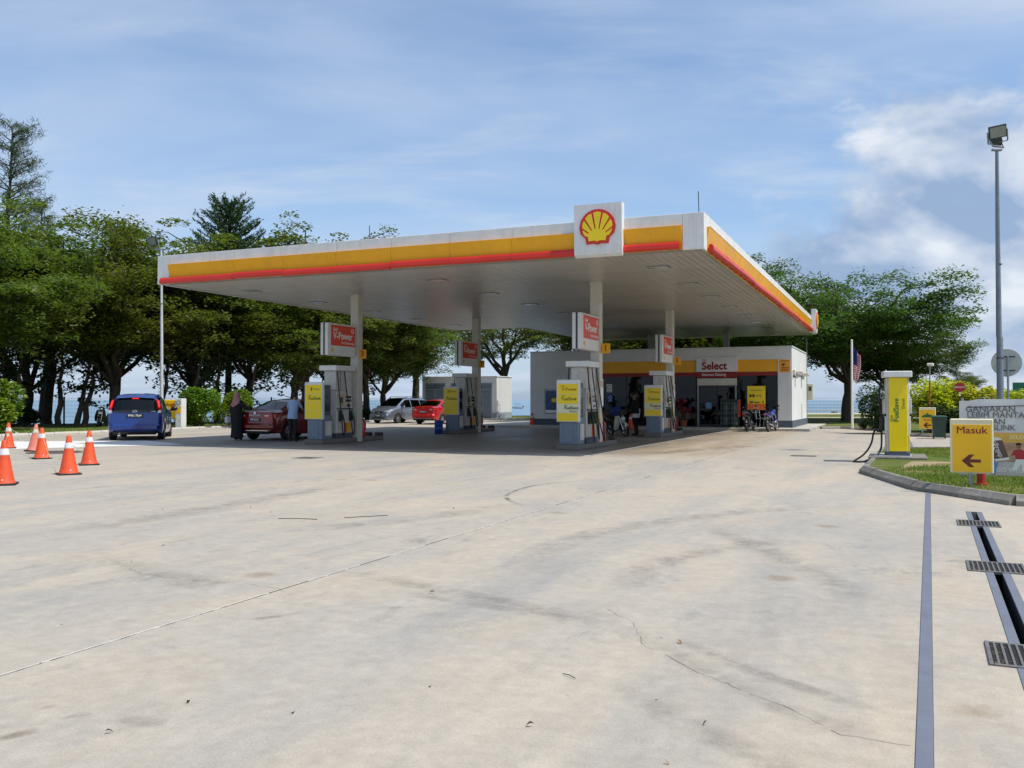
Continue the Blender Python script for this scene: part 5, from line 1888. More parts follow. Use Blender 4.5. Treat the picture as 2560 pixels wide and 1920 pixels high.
def motorcycle(label, loc, rz, body_m, shield_m, style='cub', lean=-8, wr=0.275, steer=0.0, top_box=False):
    o = thing('motorcycle', label, 'motorcycle', loc, rz)
    o.rotation_euler = (0, R(lean), rz)
    Mx = Matrix.Rotation(R(90), 4, 'Y')
    # wheels
    for y, nm in ((-0.62, 'rear'), (0.62, 'front')):
        mb = MB()
        mb.lathe([(wr - 0.055, -0.03), (wr - 0.02, -0.045), (wr, -0.02), (wr, 0.02), (wr - 0.02, 0.045), (wr - 0.055, 0.03)], 22, Mx, close=True)
        w = mb.build('wheel', TYRE, o, (0, y, wr))
        mb = MB()
        mb.lathe([(wr - 0.054, -0.02), (wr - 0.075, -0.012), (wr - 0.075, 0.012), (wr - 0.054, 0.02)], 22, Mx, close=True)
        mb.lathe([(0.001, -0.05), (0.05, -0.05), (0.05, 0.05), (0.001, 0.05)], 10, Mx)
        for k in range(10):
            t = 2 * math.pi * k / 10
            mb.tube([(0.02 * (-1) ** k, 0.04 * math.cos(t), 0.04 * math.sin(t)), (0, (wr - 0.07) * math.cos(t), (wr - 0.07) * math.sin(t))], 0.005, 4, cap=False)
        mb.build('rim', CHROME, w)
    # forks and handlebar
    for s_ in (1, -1):
        MB().tube([(s_ * 0.075, 0.62, wr), (s_ * 0.075, 0.50, 0.62), (s_ * 0.06, 0.44, 0.80)], 0.021, 8).build('fork_leg', CHROME, o)
        MB().tube([(s_ * 0.07, -0.62, wr), (s_ * 0.08, -0.10, 0.30)], 0.018, 6).build('swing_arm', DSTEEL, o)
        MB().tube([(s_ * 0.11, -0.58, wr + 0.03), (s_ * 0.10, -0.50, 0.62)], 0.022, 8).build('shock_absorber', DSTEEL, o)
    mb = MB()
    mb.tube([(-0.33, 0.30, 0.98), (-0.20, 0.37, 0.99), (0, 0.42, 0.93), (0.20, 0.37, 0.99), (0.33, 0.30, 0.98)], 0.014, 8)
    hb = mb.build('handlebar', BLKP, o)
    for s_ in (1, -1):
        m2 = MB()
        m2.tube([(s_ * 0.24, 0.36, 0.99), (s_ * 0.30, 0.36, 1.12)], 0.007, 5)
        m2.blob((s_ * 0.31, 0.36, 1.15), (0.055, 0.02, 0.035), 10, 6)
        m2.build('mirror', BLKP, hb)
        m3 = MB()
        m3.tube([(s_ * 0.22, 0.355, 0.99), (s_ * 0.345, 0.295, 0.98)], 0.019, 8)
        m3.build('grip', BLACK, hb)
    # head cowl and lamp
    mb = MB()
    mb.blob((0, 0.46, 0.93), (0.13, 0.11, 0.10), 12, 8)
    cw = mb.build('head_cowl', body_m, o)
    MB().blob((0, 0.55, 0.915), (0.085, 0.045, 0.06), 12, 8).build('headlamp', HEADL, cw)
    # main body
    mb = MB()
    if style == 'cub':
        rings = []
        for y, z, w, h in ((0.40, 0.74, 0.06, 0.10), (0.20, 0.60, 0.08, 0.10), (-0.02, 0.58, 0.10, 0.10), (-0.30, 0.64, 0.13, 0.10), (-0.60, 0.70, 0.12, 0.08), (-0.86, 0.77, 0.05, 0.04)):
            rings.append([(w * math.cos(t), y, z + h * math.sin(t)) for t in np.linspace(0, 2 * math.pi, 13)[:-1]])
        mb.loft(rings)
    else:
        rings = []
        for y, z, w, h in ((0.42, 0.82, 0.07, 0.10), (0.22, 0.84, 0.13, 0.14), (0.0, 0.80, 0.13, 0.13), (-0.28, 0.70, 0.10, 0.09), (-0.60, 0.76, 0.10, 0.07), (-0.90, 0.86, 0.04, 0.03)):
            rings.append([(w * math.cos(t), y, z + h * math.sin(t)) for t in np.linspace(0, 2 * math.pi, 13)[:-1]])
        mb.loft(rings)
    bd = mb.build('body_cover', body_m, o)
    # leg shields
    if style == 'cub':
        for s_ in (1, -1):
            m2 = MB()
            m2.loft([[(s_ * x, y + dy, z) for x, y, dy in ((0.05, y0, 0.0), (0.17, y0 - 0.04, 0), (w_, y0 - 0.09, 0.0), (w_ - 0.01, y0 - 0.11, 0), (0.15, y0 - 0.06, 0), (0.05, y0 - 0.03, 0))]
                     for z, y0, w_ in ((0.84, 0.43, 0.20), (0.62, 0.38, 0.25), (0.42, 0.30, 0.27), (0.26, 0.20, 0.22))])
            m2.build('leg_shield', shield_m, o)
    else:
        for s_ in (1, -1):
            m2 = MB()
            m2.loft([[(s_ * (x_ + 0.01), y_, z_), (s_ * (x_ - 0.02), y_, z_ + 0.01)] for x_, y_, z_ in ((0.13, 0.44, 0.86), (0.17, 0.34, 0.66), (0.15, 0.22, 0.46))], closed=False, caps=False)
            m2.build('leg_shield', shield_m, o)
    # seat
    mb = MB()
    rings = []
    for y, z, w, h in ((0.10, 0.71, 0.06, 0.03), (-0.05, 0.74, 0.12, 0.045), (-0.35, 0.78, 0.14, 0.05), (-0.62, 0.83, 0.12, 0.05), (-0.80, 0.85, 0.06, 0.03)):
        rings.append([(w * math.cos(t), y, z + h * math.sin(t)) for t in np.linspace(0, 2 * math.pi, 11)[:-1]])
    mb.loft(rings)
    mb.build('seat', SEATM, o)
    # engine, exhaust, chain case
    mb = MB()
    mb.box(-0.13, 0.13, -0.12, 0.20, 0.24, 0.46, bev=0.04)
    mb.tube([(0, 0.15, 0.36), (0, 0.36, 0.42)], 0.07, 10)
    mb.build('engine', DSTEEL, o)
    mb = MB()
    mb.tube([(0.08, 0.25, 0.28), (0.13, 0.05, 0.20), (0.14, -0.25, 0.24), (0.15, -0.45, 0.30), (0.15, -0.85, 0.36)], [0.02, 0.02, 0.024, 0.045, 0.042], 10)
    mb.build('exhaust', DSTEEL if style == 'cub' else CHROME, o)
    # mudguards
    for y, s0, s1, ww in ((0.62, 20, 150, 0.07), (-0.62, 30, 165, 0.08)):
        mb = MB()
        rr = wr + 0.03
        rings = []
        for t in np.linspace(R(s0), R(s1), 9):
            c = (y - rr * math.cos(t), wr + rr * math.sin(t))
            d = (y - (rr - 0.025) * math.cos(t), wr + (rr - 0.025) * math.sin(t))
            rings.append([(-ww, d[0], d[1]), (-ww * 0.6, c[0], c[1]), (ww * 0.6, c[0], c[1]), (ww, d[0], d[1])])
        mb.loft(rings, closed=False, caps=False)
        mb.build('mudguard', shield_m if y > 0 else BLKP, o)
    tl = MB().box(-0.06, 0.06, -0.95, -0.86, 0.78, 0.84, bev=0.02).build('tail_lamp', TAIL, o)
    p = MB().box(-0.09, 0.09, -0.93, -0.92, 0.55, 0.68).build('number_plate', PLATE, o)
    letter(p, 'PLK', (0, -0.932, 0.645), 0.06, PRINTW)
    letter(p, '4182', (0, -0.932, 0.585), 0.06, PRINTW)
    MB().box(-0.09, 0.09, 0.60, 0.61, 0.66, 0.76).build('front_plate', PLATE if style != 'cub' else PRINTW, o)
    MB().tube([(-0.08, 0.0, 0.25), (-0.24, 0.06, 0.01)], 0.012, 6).build('side_stand', DSTEEL, o)
    if top_box:
        MB().box(-0.18, 0.18, 0.52, 0.78, 0.86, 1.08, bev=0.03).build('front_basket', BLKP, o)
    return o


BLKPAINT = mat('black_bike_paint', (18, 18, 20), 0.2, coat=0.8, var=0.1)
BLUPAINT = mat('blue_bike_paint', (24, 40, 130), 0.2, coat=0.8, var=0.1)
WHTPAINT = mat('ivory_bike_paint', (206, 202, 188), 0.3, coat=0.4, var=0.06)
motorcycle('black motorcycle parked in front of the shop, left of the blue one', (11.05, 41.75, 0), RZ - R(6), BLKPAINT, BLKPAINT, 'cub')
motorcycle('blue motorcycle parked in the sun in front of the shop poster', (12.0, 41.55, 0), RZ - R(10), BLUPAINT, BLUPAINT, 'sport')
motorcycle('motorcycle with ivory leg shields standing beside the rider at the pumps', (4.35, 36.9, 0), R(180 + 22), BLKPAINT, WHTPAINT, 'cub', lean=10, top_box=True)
motorcycle('dark motorcycle silhouetted against the sea on the grass left of the blue car', (-20.75, 45.4, 0.1), R(200), BLKPAINT, BLKPAINT, 'cub')

# ------------------------------------------------------------------ people


def person_mesh(J, rad, mats, zones, extra=None):
    """J: joint -> position; grown as one skin from the pelvis."""
    E = [('pelvis', 'waist'), ('waist', 'chest'), ('chest', 'neck0'), ('neck0', 'neck1'), ('neck1', 'skull')]
    for s_ in ('l', 'r'):
        E += [('pelvis', 'hip' + s_), ('hip' + s_, 'knee' + s_), ('knee' + s_, 'ankle' + s_), ('ankle' + s_, 'toe' + s_),
              ('chest', 'sh' + s_), ('sh' + s_, 'el' + s_), ('el' + s_, 'wr' + s_), ('wr' + s_, 'palm' + s_)]
    JJ = {k: Vector(v) for k, v in J.items()}
    RR = dict(pelvis=0.145, waist=0.125, chest=0.145, neck0=0.065, neck1=0.055, skull=0.085)
    for s_ in ('l', 'r'):
        RR.update({'hip' + s_: 0.095, 'knee' + s_: 0.06, 'ankle' + s_: 0.045, 'toe' + s_: 0.04, 'sh' + s_: 0.068, 'el' + s_: 0.045, 'wr' + s_: 0.03, 'palm' + s_: 0.034})
        # fingers
        w_, p_ = JJ['wr' + s_], JJ['palm' + s_]
        d = (p_ - w_).normalized()
        sidev = d.cross(Vector((0, 1, 0)) if abs(d.y) < 0.8 else Vector((0, 0, 1))).normalized()
        curl = d.cross(sidev).normalized()
        for k in range(4):
            off = sidev * (0.026 * (k - 1.5))
            ln = (0.062, 0.072, 0.068, 0.052)[k]
            b0 = p_ + off + d * 0.022
            b1 = b0 + d * ln * 0.6 + curl * 0.012
            b2 = b1 + d * ln * 0.4 + curl * 0.03
            for q, pt in enumerate((b0, b1, b2)):
                JJ['f%s%d%d' % (s_, k, q)] = pt
                RR['f%s%d%d' % (s_, k, q)] = 0.0095
            E += [('palm' + s_, 'f%s%d0' % (s_, k)), ('f%s%d0' % (s_, k), 'f%s%d1' % (s_, k)), ('f%s%d1' % (s_, k), 'f%s%d2' % (s_, k))]
        t0 = w_ + d * 0.03 + sidev * 0.035
        t1 = t0 + d * 0.045 + sidev * 0.028
        JJ['t%s0' % s_], JJ['t%s1' % s_] = t0, t1
        RR['t%s0' % s_] = RR['t%s1' % s_] = 0.0105
        E += [('wr' + s_, 't%s0' % s_), ('t%s0' % s_, 't%s1' % s_)]
    RR.update(rad)
    names = list(JJ)
    idx = {k: i for i, k in enumerate(names)}
    me = bpy.data.meshes.new('skeleton_tmp')
    me.from_pydata([JJ[k] for k in names], [(idx[a], idx[b]) for a, b in E], [])
    ob = bpy.data.objects.new('skeleton_tmp', me)
    COL.objects.link(ob)
    md = ob.modifiers.new('skin', 'SKIN')
    md.use_smooth_shade = True
    for i, k in enumerate(names):
        r_ = RR[k]
        me.skin_vertices[0].data[i].radius = (r_, r_) if not isinstance(r_, tuple) else r_
        me.skin_vertices[0].data[i].use_root = (k == 'pelvis')
    sb = ob.modifiers.new('sub', 'SUBSURF')
    sb.levels = 1
    sb.render_levels = 1
    dg = bpy.context.evaluated_depsgraph_get()
    out = bpy.data.meshes.new_from_object(ob.evaluated_get(dg))
    bpy.data.objects.remove(ob)
    out.name = 'body'
    out.materials.clear()
    for m in mats:
        out.materials.append(m)
    # zones by nearest bone
    segs = [(JJ[a], JJ[b], a, b) for a, b in E]
    mi = []
    for p in out.polygons:
        c = p.center
        best, bz = 1e9, 0
        for A_, B_, a, b in segs:
            ab = B_ - A_
            t = max(0, min(1, (c - A_).dot(ab) / max(1e-9, ab.length_squared)))
            d = (c - (A_ + ab * t)).length
            if d < best:
                best, bz = d, zones(a, b, t, c)
        mi.append(bz)
    out.polygons.foreach_set('material_index', mi)
    # head with a face, joined to the neck
    hd = MB()
    S_ = JJ['skull']
    F = (extra or {}).get('face_dir', Vector((0, 1, 0))).normalized()
    X_ = F.cross(Vector((0, 0, 1))).normalized()
    Mh = Matrix((X_, F, X_.cross(F))).transposed().to_4x4()
    Mh.translation = S_ + Vector((0, 0, 0.03))
    hd.blob((0, 0, 0), (0.078, 0.098, 0.118), 14, 10, Mh)
    hd.blob((0, 0.035, -0.07), (0.055, 0.055, 0.055), 10, 8, Mh)          # jaw
    hd.blob((0, 0.10, -0.02), (0.014, 0.022, 0.026), 8, 6, Mh)            # nose
    for s_ in (1, -1):
        hd.blob((s_ * 0.08, -0.005, -0.015), (0.012, 0.024, 0.034), 8, 6, Mh)  # ear
    nskin = len(hd.f)
    for s_ in (1, -1):
        hd.blob((s_ * 0.032, 0.083, 0.012), (0.014, 0.010, 0.008), 8, 6, Mh)   # eye
    hd.blob((0, 0.086, -0.062), (0.024, 0.010, 0.006), 8, 6, Mh)               # mouth
    bm = bmesh.new()
    bm.from_mesh(out)
    vs = [bm.verts.new(p) for p in hd.v]
    for k, f in enumerate(hd.f):
        fc = bm.faces.new([vs[i] for i in f])
        fc.material_index = 0 if k < nskin else len(mats) - 1
        fc.smooth = True
    bmesh.ops.recalc_face_normals(bm, faces=bm.faces)
    bm.to_mesh(out)
    bm.free()
    return out, Mh


def stand(lean=0.0, arms=None, stride=0.0):
    J = dict(pelvis=(0, 0, 0.93), waist=(0, 0.02 + lean * 0.25, 1.08), chest=(0, lean * 0.7, 1.30), neck0=(0, lean * 1.0, 1.45), neck1=(0, lean * 1.15, 1.51), skull=(0, lean * 1.35 + 0.01, 1.575))
    for s_, sg in (('l', -1), ('r', 1)):
        J['hip' + s_] = (sg * 0.095, 0.0, 0.86)
        J['knee' + s_] = (sg * 0.10, 0.02 + sg * stride * 0.5, 0.49)
        J['ankle' + s_] = (sg * 0.105, -0.03 + sg * stride, 0.085)
        J['toe' + s_] = (sg * 0.125, 0.14 + sg * stride, 0.042)
        J['sh' + s_] = (sg * 0.185, lean * 0.9, 1.38)
        J['el' + s_] = (sg * 0.24, lean * 0.7 - 0.03, 1.10)
        J['wr' + s_] = (sg * 0.25, lean * 0.8 + 0.06, 0.86)
        J['palm' + s_] = (sg * 0.25, lean * 0.8 + 0.09, 0.79)
    J.update(arms or {})
    return J


SKIN = mat('skin', (150, 104, 78), 0.55, var=0.06)
HAIRK = mat('black_hair', (20, 18, 17), 0.5, var=0.2)
FACEK = mat('eye_and_lip_dark', (40, 24, 22), 0.5)
LBLUE = mat('light_blue_shirt', (150, 176, 208), 0.8, var=0.08, vscale=10, bump=0.3, bscale=14)
DTROU = mat('dark_trousers', (30, 30, 36), 0.85, var=0.12, bump=0.3, bscale=12)
SHOE = mat('black_shoe', (20, 20, 20), 0.5)
BLACKC = mat('black_cloth', (22, 22, 26), 0.9, var=0.15, bump=0.3, bscale=10)
PINKC = mat('dusty_pink_scarf', (168, 118, 118), 0.85, var=0.1, bump=0.3, bscale=14)
WHITEC = mat('white_cloth', (206, 206, 210), 0.85, var=0.06, bump=0.2, bscale=14)


def zone_shirt(short=True, shirt=1, trou=2, shoe=3):
    def z(a, b, t, c):
        if a.startswith(('ankle',)) or b.startswith('toe'):
            return shoe
        if a.startswith(('hip', 'knee')) or b.startswith('hip'):
            return trou
        if a == 'pelvis' and b == 'waist' and t < 0.35:
            return trou
        if a.startswith(('neck1',)) or (a == 'neck0'):
            return 0
        if a.startswith('sh') and short:
            return shirt if t < 0.72 else 0
        if a.startswith('el'):
            return 0 if short else (shirt if t < 0.95 else 0)
        if a.startswith(('wr', 'palm', 'f', 't')):
            return 0
        return shirt
    return z


# man in the light blue shirt at the car window
mn = thing('person', 'man in light blue short sleeved shirt and dark trousers bending beside the dark red car', 'person', S(14.95, 3.85), RZ)
J = stand(0.10, {'elr': (0.26, 0.22, 1.12), 'wrr': (0.16, 0.42, 1.02), 'palmr': (0.13, 0.49, 1.0), 'ell': (-0.30, 0.10, 1.12), 'wrl': (-0.26, 0.34, 1.06), 'palml': (-0.24, 0.41, 1.05)})
me, Mh = person_mesh(J, {}, [SKIN, LBLUE, DTROU, SHOE, FACEK], zone_shirt())
obj('body', me, mn)
h = MB()
h.blob((0, -0.012, 0.022), (0.086, 0.104, 0.112), 14, 10, Mh)
h.build('hair', HAIRK, mn)
sk = MB()
rings = []
for z, rx, ry, yc in ((0.80, 0.195, 0.155, 0.01), (0.95, 0.19, 0.15, 0.02), (1.12, 0.18, 0.14, 0.045), (1.30, 0.19, 0.145, 0.075), (1.40, 0.175, 0.11, 0.09), (1.46, 0.09, 0.08, 0.10)):
    rings.append([(rx * math.cos(t) * (1 + 0.03 * math.sin(5 * t + z * 9)), yc + ry * math.sin(t), z + 0.008 * math.sin(3 * t)) for t in np.linspace(0, 2 * math.pi, 21)[:-1]])
sk.loft(rings, caps=False)
sk.build('shirt', LBLUE, mn)

# woman in black with a pink headscarf
wm = thing('person', 'woman in long black dress and dusty pink headscarf behind the dark red car', 'person', (-9.85, 32.35, 0), RZ - R(8))
J = stand(0.02, {'elr': (0.34, 0.10, 1.16), 'wrr': (0.52, 0.26, 1.14), 'palmr': (0.58, 0.31, 1.14)})
me, Mh = person_mesh(J, {}, [SKIN, BLACKC, BLACKC, SHOE, FACEK], zone_shirt(short=False))
obj('body', me, wm)
rb = MB()
rings = []
for z, rx, ry in ((0.10, 0.235, 0.21), (0.30, 0.215, 0.19), (0.55, 0.215, 0.18), (0.88, 0.235, 0.20), (1.06, 0.195, 0.16), (1.28, 0.215, 0.165), (1.38, 0.205, 0.14), (1.46, 0.10, 0.09)):
    rings.append([(rx * math.cos(t) * (1 + 0.09 * math.sin(7 * t + z * 2) * (1.2 - z)), ry * math.sin(t) * (1 + 0.05 * math.cos(6 * t) * (1.2 - z)), z) for t in np.linspace(0, 2 * math.pi, 29)[:-1]])
rb.loft(rings, caps=False)
rb.build('dress', BLACKC, wm)
sl = MB()
sl.tube([(0.17, 0.01, 1.37), (0.34, 0.10, 1.16), (0.50, 0.25, 1.14)], [0.085, 0.075, 0.06], 10)
sl.tube([(-0.17, 0.01, 1.37), (-0.25, -0.02, 1.10), (-0.25, 0.07, 0.88)], [0.085, 0.075, 0.06], 10)
sl.build('sleeve', BLACKC, wm)
hj = MB()
rings = []
for z, rx, ry, yc in ((1.72, 0.02, 0.02, 0.0), (1.705, 0.065, 0.08, 0.0), (1.66, 0.092, 0.115, -0.005), (1.58, 0.105, 0.125, -0.01), (1.50, 0.115, 0.125, -0.012), (1.42, 0.17, 0.15, -0.01), (1.34, 0.215, 0.175, -0.01)):
    rings.append([(rx * math.cos(t), yc + ry * math.sin(t) - (0.10 * max(0, 1.45 - z) if math.sin(t) < -0.5 else 0), z - (0.14 * max(0, -math.sin(t)) ** 3 if z < 1.45 else 0)) for t in np.linspace(0, 2 * math.pi, 25)[:-1]])
hj.loft(rings, caps=False)
hj.build('headscarf', PINKC, wm)
bag = thing('handbag', 'white handbag hanging at the side of the woman in black', 'bag', (-10.13, 32.22, 0.62), RZ)
MB().box(-0.07, 0.05, -0.13, 0.13, 0.0, 0.24, bev=0.04).build('pouch', WHITEC, bag)
MB().tube([(-0.01, -0.09, 0.235), (0.0, -0.05, 0.42), (0.0, 0.05, 0.42), (-0.01, 0.09, 0.235)], 0.008, 6).build('strap', WHITEC, bag)

# rider
rd = thing('person', 'rider in black jacket, helmet and dark trousers standing beside the ivory motorcycle', 'person', (5.02, 36.5, 0), R(62))
J = stand(0.05, {'ell': (-0.26, 0.10, 1.12), 'wrl': (-0.20, 0.32, 1.08), 'palml': (-0.18, 0.39, 1.06), 'elr': (0.26, 0.10, 1.12), 'wrr': (0.18, 0.30, 1.02), 'palmr': (0.15, 0.37, 1.0)})
me, Mh = person_mesh(J, {}, [SKIN, BLACKC, DTROU, SHOE, FACEK], zone_shirt(short=False))
obj('body', me, rd)
hm = MB()
rings = []
for z, r_ in ((0.145, 0.02), (0.135, 0.07), (0.10, 0.115), (0.05, 0.135), (0.0, 0.14), (-0.05, 0.135)):
    rings.append([Mh @ Vector((r_ * math.cos(t), r_ * 1.12 * math.sin(t) - 0.01, z + (0.05 if (math.sin(t) > 0.3 and z < 0.02) else 0))) for t in np.linspace(0, 2 * math.pi, 21)[:-1]])
hm.loft(rings, caps=False)
hm.build('helmet', BLKPAINT, rd)
jk = MB()
for (m_, zs) in ((0, ((0.90, 0.20, 0.16), (1.08, 0.19, 0.15), (1.30, 0.20, 0.15), (1.40, 0.18, 0.115), (1.46, 0.09, 0.08))),):
    rings = []
    for z, rx, ry in zs:
        rings.append([(rx * math.cos(t) * (1 + 0.03 * math.sin(6 * t)), ry * math.sin(t) + 0.03 + 0.03 * (z - 0.9), z) for t in np.linspace(0, 2 * math.pi, 21)[:-1]])
    jk.loft(rings, caps=False)
jk.build('jacket', BLACKC, rd)
hem = MB()
rings = []
for z, rx, ry in ((0.74, 0.20, 0.165), (0.91, 0.195, 0.155)):
    rings.append([(rx * math.cos(t) * (1 + 0.04 * math.sin(6 * t)), ry * math.sin(t) + 0.025, z) for t in np.linspace(0, 2 * math.pi, 21)[:-1]])
hem.loft(rings, caps=False)
hem.build('shirt_hem', WHITEC, rd)
# ------------------------------------------------------------------ foliage
def leaf_material(name, dark, light, hot, transl=0.30, rough=0.5):
    m = bpy.data.materials.new(name)
    m.use_nodes = True
    t = m.node_tree
    t.nodes.clear()
    out = NN(t, 'ShaderNodeOutputMaterial')
    g = NN(t, 'ShaderNodeNewGeometry')
    oi = NN(t, 'ShaderNodeObjectInfo')
    co = NN(t, 'ShaderNodeTexCoord').outputs['Object']
    rpi = g.outputs['Random Per Island']
    col = mix_col(t, rpi, lin(dark), lin(light))
    cl = ramp(t, noise(t, co, 0.55, 3, 0.6), [(0.50, 0.0), (0.72, 0.75)])
    col = mix_col(t, cl, col, lin(hot))
    hs = NN(t, 'ShaderNodeHueSaturation')
    hs.inputs['Saturation'].default_value = 1.0
    LK(t, math_node(t, 'MULTIPLY_ADD', oi.outputs['Random'], 0.05, 0.475), hs.inputs['Hue'])
    LK(t, math_node(t, 'MULTIPLY_ADD', oi.outputs['Random'], 0.35, 0.85), hs.inputs['Value'])
    LK(t, col, hs.inputs['Color'])
    b = NN(t, 'ShaderNodeBsdfPrincipled')
    LK(t, hs.outputs[0], b.inputs['Base Color'])
    b.inputs['Roughness'].default_value = rough
    b.inputs['Specular IOR Level'].default_value = 0.35
    tr = NN(t, 'ShaderNodeBsdfTranslucent')
    tcx = mix_col(t, 1.0, hs.outputs[0], (1.5, 1.7, 0.6), 'MULTIPLY')
    LK(t, tcx, tr.inputs['Color'])
    mx = NN(t, 'ShaderNodeMixShader')
    mx.inputs[0].default_value = transl
    LK(t, b.outputs[0], mx.inputs[1])
    LK(t, tr.outputs[0], mx.inputs[2])
    LK(t, mx.outputs[0], out.inputs['Surface'])
    MATS[name] = m
    return m


LEAF1 = leaf_material('almond_leaf', (56, 72, 31), (102, 115, 51), (112, 113, 57), 0.46)
LEAF8 = leaf_material('deep_green_leaf', (46, 64, 31), (84, 102, 48), (92, 102, 50), 0.42)
LEAF2 = leaf_material('dark_leaf', (36, 54, 30), (58, 78, 40), (68, 86, 42))
LEAF3 = leaf_material('needle_leaf', (58, 72, 56), (92, 104, 80), (104, 108, 78))
LEAF4 = leaf_material('hedge_leaf', (62, 98, 26), (116, 150, 44), (140, 160, 56))
LEAF5 = leaf_material('croton_leaf', (112, 122, 24), (196, 186, 40), (210, 194, 60))
LEAF6 = leaf_material('ti_plant_leaf', (96, 26, 40), (196, 96, 108), (160, 60, 70))
LEAF7 = leaf_material('conifer_leaf', (38, 64, 42), (60, 92, 56), (70, 100, 56))
BARK = mat('bark', (70, 60, 51), 0.9, var=0.3, vscale=5, bump=0.8, bscale=16)
BARKL = mat('pale_bark', (92, 80, 68), 0.9, var=0.3, vscale=5, bump=0.8, bscale=16)


def leaves_mesh(name, P, L, Wd, rng, up=0.75, mat_=None, D=None, droop=0.15):
    """one small folded leaf at every point of P"""
    n = len(P)
    yaw = rng.uniform(0, 2 * np.pi, n)
    T = np.stack([np.cos(yaw), np.sin(yaw), rng.normal(-droop, 0.35, n)], 1)
    if D is not None:
        T = T * 0.55 + D
    T /= np.linalg.norm(T, axis=1)[:, None]
    Nn = np.stack([rng.normal(0, 1 - up, n), rng.normal(0, 1 - up, n), np.full(n, 1.0)], 1)
    Nn -= T * np.sum(Nn * T, 1)[:, None]
    Nn /= np.linalg.norm(Nn, axis=1)[:, None] + 1e-9
    Sd = np.cross(Nn, T)
    s = rng.uniform(0.7, 1.25, n)[:, None]
    a = P - T * L * s * 0.5
    tip = P + T * L * s * 0.5
    l = P + Sd * Wd * s * 0.5 + Nn * Wd * 0.12
    r = P - Sd * Wd * s * 0.5 + Nn * Wd * 0.12
    V = np.stack([a, l, tip, r], 1).reshape(-1, 3).astype(np.float32)
    me = bpy.data.meshes.new(name)
    me.vertices.add(4 * n)
    me.vertices.foreach_set('co', V.ravel())
    me.loops.add(4 * n)
    me.loops.foreach_set('vertex_index', np.arange(4 * n, dtype=np.int32))
    me.polygons.add(n)
    me.polygons.foreach_set('loop_start', np.arange(0, 4 * n, 4, dtype=np.int32))
    me.polygons.foreach_set('loop_total', np.full(n, 4, dtype=np.int32))
    me.materials.append(mat_)
    me.update(calc_edges=True)
    return me


def pad_points(pads, per, rng):
    out = []
    for (c, r, h) in pads:
        k = max(4, int(per * r * r))
        rr = r * np.sqrt(rng.uniform(0, 1, k))
        th = rng.uniform(0, 2 * np.pi, k)
        z = rng.normal(0, 0.5, k) * h + 0.25 * h * (1 - (rr / r) ** 2) * 2 - 0.12 * r * (rr / r) ** 2
        out.append(np.stack([c[0] + rr * np.cos(th), c[1] + rr * np.sin(th), c[2] + z], 1))
    return np.concatenate(out)


def branch_path(p, q, rng, k=6, sag=0.0, wob=0.12):
    p, q = np.array(p, float), np.array(q, float)
    L = np.linalg.norm(q - p)
    pts = []
    for i in range(k + 1):
        t = i / k
        c = p + (q - p) * t
        c[2] += sag * math.sin(math.pi * t)
        if 0 < i < k:
            c += rng.normal(0, wob * L / k, 3)
        pts.append(c)
    return pts


